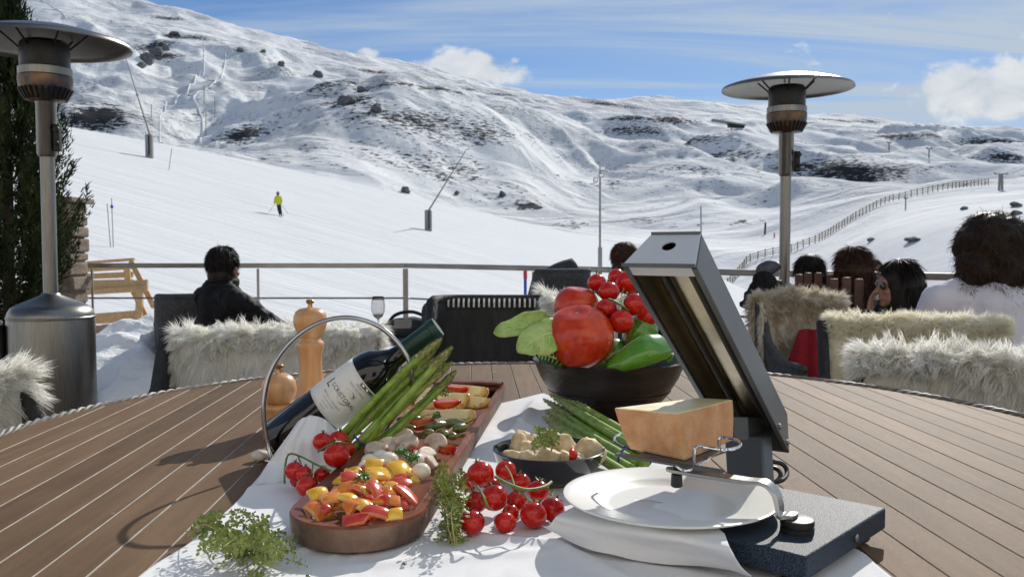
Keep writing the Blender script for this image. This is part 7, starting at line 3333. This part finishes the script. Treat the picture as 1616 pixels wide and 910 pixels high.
# woman with long brown hair seen from behind
F4 = Fig(at(1347, 424, 5.0), R(14), 1.0, .1)
person('p', F4, 'woman with long brown hair seen from behind, left of the one in sunglasses', 'black_top',
       [(-1, (.10, -.24, -.46), (.28, -.16, -.48), (.36, -.14, -.48)), (1, (.06, .24, -.48), (.26, .18, -.52), (.34, .16, -.52))], None, hairfn=long_hair('hair_brown', .25, .03, 14000, .12, -1.1, vol=.15))
# dark bob behind the slatted chair
F5 = Fig(at(1276, 432, 5.3), R(0), .92, .1)
person('p', F5, 'person with a dark bob haircut behind the brown slatted chair', 'black_top',
       [(-1, (.06, -.22, -.48), (.26, -.16, -.50), (.33, -.14, -.50)), (1, (.06, .22, -.48), (.26, .16, -.50), (.33, .14, -.50))], None, hairfn=long_hair('hair_dark', .16, .02, 7000, 0, -1.3))
# head half hidden behind the raclette hood
F6 = Fig(at(988, 412, 5.6), R(10), .95, .1)
person('p', F6, 'person with short brown hair sitting by the railing, mostly hidden by the grill hood', 'jacket',
       [(-1, (.06, -.22, -.48), (.26, -.16, -.50), (.33, -.14, -.50)), (1, (.06, .22, -.48), (.26, .16, -.50), (.33, .14, -.50))], Vector((.6, .5, 0)), hairfn=short_hair('hair_brown', 2500))
# small head between the two women
F7 = Fig(at(1380, 427, 6.0), R(160), .62, .1)
person('p', F7, 'small red haired child facing the viewer between the two women', 'black_top',
       [(-1, (.06, -.22, -.48), (.26, -.16, -.50), (.33, -.14, -.50)), (1, (.06, .22, -.48), (.26, .16, -.50), (.33, .14, -.50))], None, hairfn=short_hair('hair_brown', 1500))


# ------------------------------------------------------------------ skier
def skier():
    g = ground_px(443, 341)
    s = g.y / FPX * 1.0
    t = thing('skier', g, 'skier in a yellow jacket and black trousers gliding down the near slope', 'person')
    P = lambda x, u, f=0: g + Vector((x * s, f * s, u * s))
    hgt = 38
    q = MB()
    q.ball(P(-4, 35), (2.4 * s, 2.6 * s, 3.0 * s), 12, 10)
    q.capsule(P(-4, 33), P(-3.5, 28), 1.3 * s, 1.8 * s)
    q.capsule(P(-3.5, 28), P(-3, 20), 3.6 * s, 3.2 * s)
    for sg, f in ((-1, .6), (1, -.6)):
        q.capsule(P(-3 + sg * 1.6, 19), P(-1.5 + sg * 1.8, 10, -1), 2.0 * s, 1.6 * s)
        q.capsule(P(-1.5 + sg * 1.8, 10, -1), P(0 + sg * 1.6, 2), 1.6 * s, 1.1 * s)
    for sg in (-1, 1):
        sh = P(-3.5 + sg * 4.0, 29)
        el = P(-3.5 + sg * 5.4, 23, -1)
        wr = P(-3.5 + sg * 5.0, 18.5, -3)
        q.capsule(sh, el, 1.3 * s, 1.1 * s)
        q.capsule(el, wr, 1.1 * s, .9 * s)
        q.ball(wr, 1.1 * s, 8, 6)
    q.build('body', MT['jeans'], t, remesh=.03)
    q = MB()
    q.capsule(P(-3.5, 28.5), P(-3, 20.5), 4.2 * s, 3.9 * s)
    q.capsule(P(-6.6, 29.8), P(-.6, 29.8), 2.0 * s, 2.0 * s)
    for sg in (-1, 1):
        q.capsule(P(-3.5 + sg * 4.1, 29), P(-3.5 + sg * 5.5, 23, -1), 1.8 * s, 1.6 * s)
        q.capsule(P(-3.5 + sg * 5.5, 23, -1), P(-3.5 + sg * 5.0, 19, -3), 1.6 * s, 1.3 * s)
    q.build('jacket', MT['yellow'], t, remesh=.03)
    q = MB()
    q.ball(P(-4, 36.2), (2.8 * s, 2.9 * s, 2.4 * s), 12, 8)
    q.build('helmet', MT['concrete'], t)
    for sg in (-1, 1):
        q = MB()
        q.tube([P(-8 + sg * 1.5 + 3, .6, 14), P(0 + sg * 1.6, .6, 0), P(6 + sg * 1.5, .4, -14), P(7.5 + sg * 1.5, 1.4, -17)], [.7 * s] * 4, 6, flat=.35)
        q.build('ski', MT['dark_metal'], t)
        q = MB()
        w = P(-3.5 + sg * 5.0, 18.5, -3)
        q.tube([w + Vector((0, 0, .6 * s)), P(-3.5 + sg * (20 if sg < 0 else 13), 2 if sg < 0 else 4, 8)], .22 * s, 5)
        q.build('ski_pole', MT['dark_metal'], t)


skier()


# ------------------------------------------------------------------ slatted wooden chairs, jacket
def slat_chair(px, py, Y, wpx, rz, label, n=4, h=.55):
    c = at(px, py, Y)
    w = wpx * Y / FPX
    t = thing('slatted_chair', (c.x, c.y, 0), label, 'wooden chair', 'brown slatted terrace chairs')
    ex, ey = frame_xy(rz)
    o = Vector((c.x, c.y, 0))
    for k in range(n):
        f = (k + .5) / n - .5
        q = MB()
        z1_ = c.z + .02 * math.cos(f * 2.6)
        b_ = o + ex * f * w - ey * .05 * (1 - 4 * f * f) * -1 + Vector((0, 0, z1_ - h))
        q.beam(b_, b_ + Vector((0, 0, h)), w / n * .72, .018, ey)
        q.build('slat', MT['dark_wood'], t, bevel=.006)
    q = MB(); q.box(o - ey * -.03 + Vector((0, 0, c.z - .09)), (w * .96, .02, .03), rz); q.build('back_rail', MT['dark_metal'], t)
    q = MB(); q.box(o + ey * .25 + Vector((0, 0, .42)), (w, .46, .04), rz); q.build('seat', MT['dark_wood'], t, bevel=.008)
    for a, b in ((-1, .04), (1, .04), (-1, .46), (1, .46)):
        q = MB(); p = o + ex * a * w * .44 + ey * b; q.tube([(p.x, p.y, 0), (p.x, p.y, .42)], .016, 8); q.build('leg', MT['dark_metal'], t)
    return t


slat_chair(1288, 436, 4.95, 66, 0, 'brown slatted chair back right of the heater pole, below the dark bob')
slat_chair(1336, 444, 4.62, 56, R(-20), 'brown slatted chair behind the long haired woman, nearest to the sunglasses', 3)
slat_chair(1222, 446, 5.05, 40, R(12), 'brown slatted chair under the dark jacket, left of the heater pole', 3)


def jacket():
    c = at(1207, 446, 4.95)
    t = thing('jacket', c, 'dark puffer jacket with a grey hood hung over the chair left of the heater pole', 'jacket')
    s = c.z * 0 + 4.95 / FPX
    q = MB()
    q.ball(at(1210, 424, 5.0), (19 * s, 12 * s, 13 * s), 16, 12, Matrix.Rotation(-.35, 3, 'Y'))
    q.ball(at(1222, 420, 5.0), (12 * s, 10 * s, 8 * s), 14, 10)
    q.build('hood', MT['puffer'], t, remesh=.008)
    q = MB()
    for x, y_, rx, rz_ in ((1204, 440, 16, 14), (1196, 455, 15, 14), (1212, 450, 18, 18), (1188, 468, 16, 10), (1202, 470, 20, 14), (1178, 480, 12, 8), (1220, 462, 16, 18)):
        q.ball(at(x, y_, 4.95), (rx * s, 11 * s, rz_ * s), 14, 10)
    o = q.build('quilting', MT['jacket'], t, remesh=.009)
    d = o.modifiers.new('folds', 'DISPLACE')
    tx = bpy.data.textures.new('quilt', 'CLOUDS')
    tx.noise_scale = .05
    d.texture = tx
    d.strength = .03
    d.mid_level = .5


jacket()
# white cushion-like bundle beside the curly haired person, corner of a table
q = MB()
c = at(1608, 570, 3.3)
q.box(c, (.20, .30, .018), .3)
single(q, 'paper_menu', MT['plate'], 'white folded menu at the right edge above the shaggy fleece', 'menu', None, c, bevel=.003)


# ------------------------------------------------------------------ stools under the guests
def stool(F, label):
    p = F.p(-.04, 0, -.70)
    t = thing('stool', (p.x, p.y, 0), label, 'stool', 'stools under the guests')
    h = p.z - .09 * F.k
    q = MB()
    q.lathe([(0, h - .04), (.17, h - .04), (.18, h - .02), (.17, h), (0, h)], (p.x, p.y, 0), 28)
    q.build('seat', MT['dark_wood'], t)
    for k in range(4):
        a = PI / 4 + k * PI / 2
        q = MB()
        q.tube([(p.x + .15 * math.cos(a), p.y + .15 * math.sin(a), 0), (p.x + .11 * math.cos(a), p.y + .11 * math.sin(a), h - .03)], .014, 8)
        q.build('leg', MT['dark_metal'], t)


stool(F6, 'dark stool under the short haired person by the railing, behind the grill hood')
stool(F2, 'dark stool under the curly haired person in the white t-shirt')
stool(F3, 'dark stool under the woman in sunglasses')
stool(F4, 'dark stool under the woman with long brown hair')
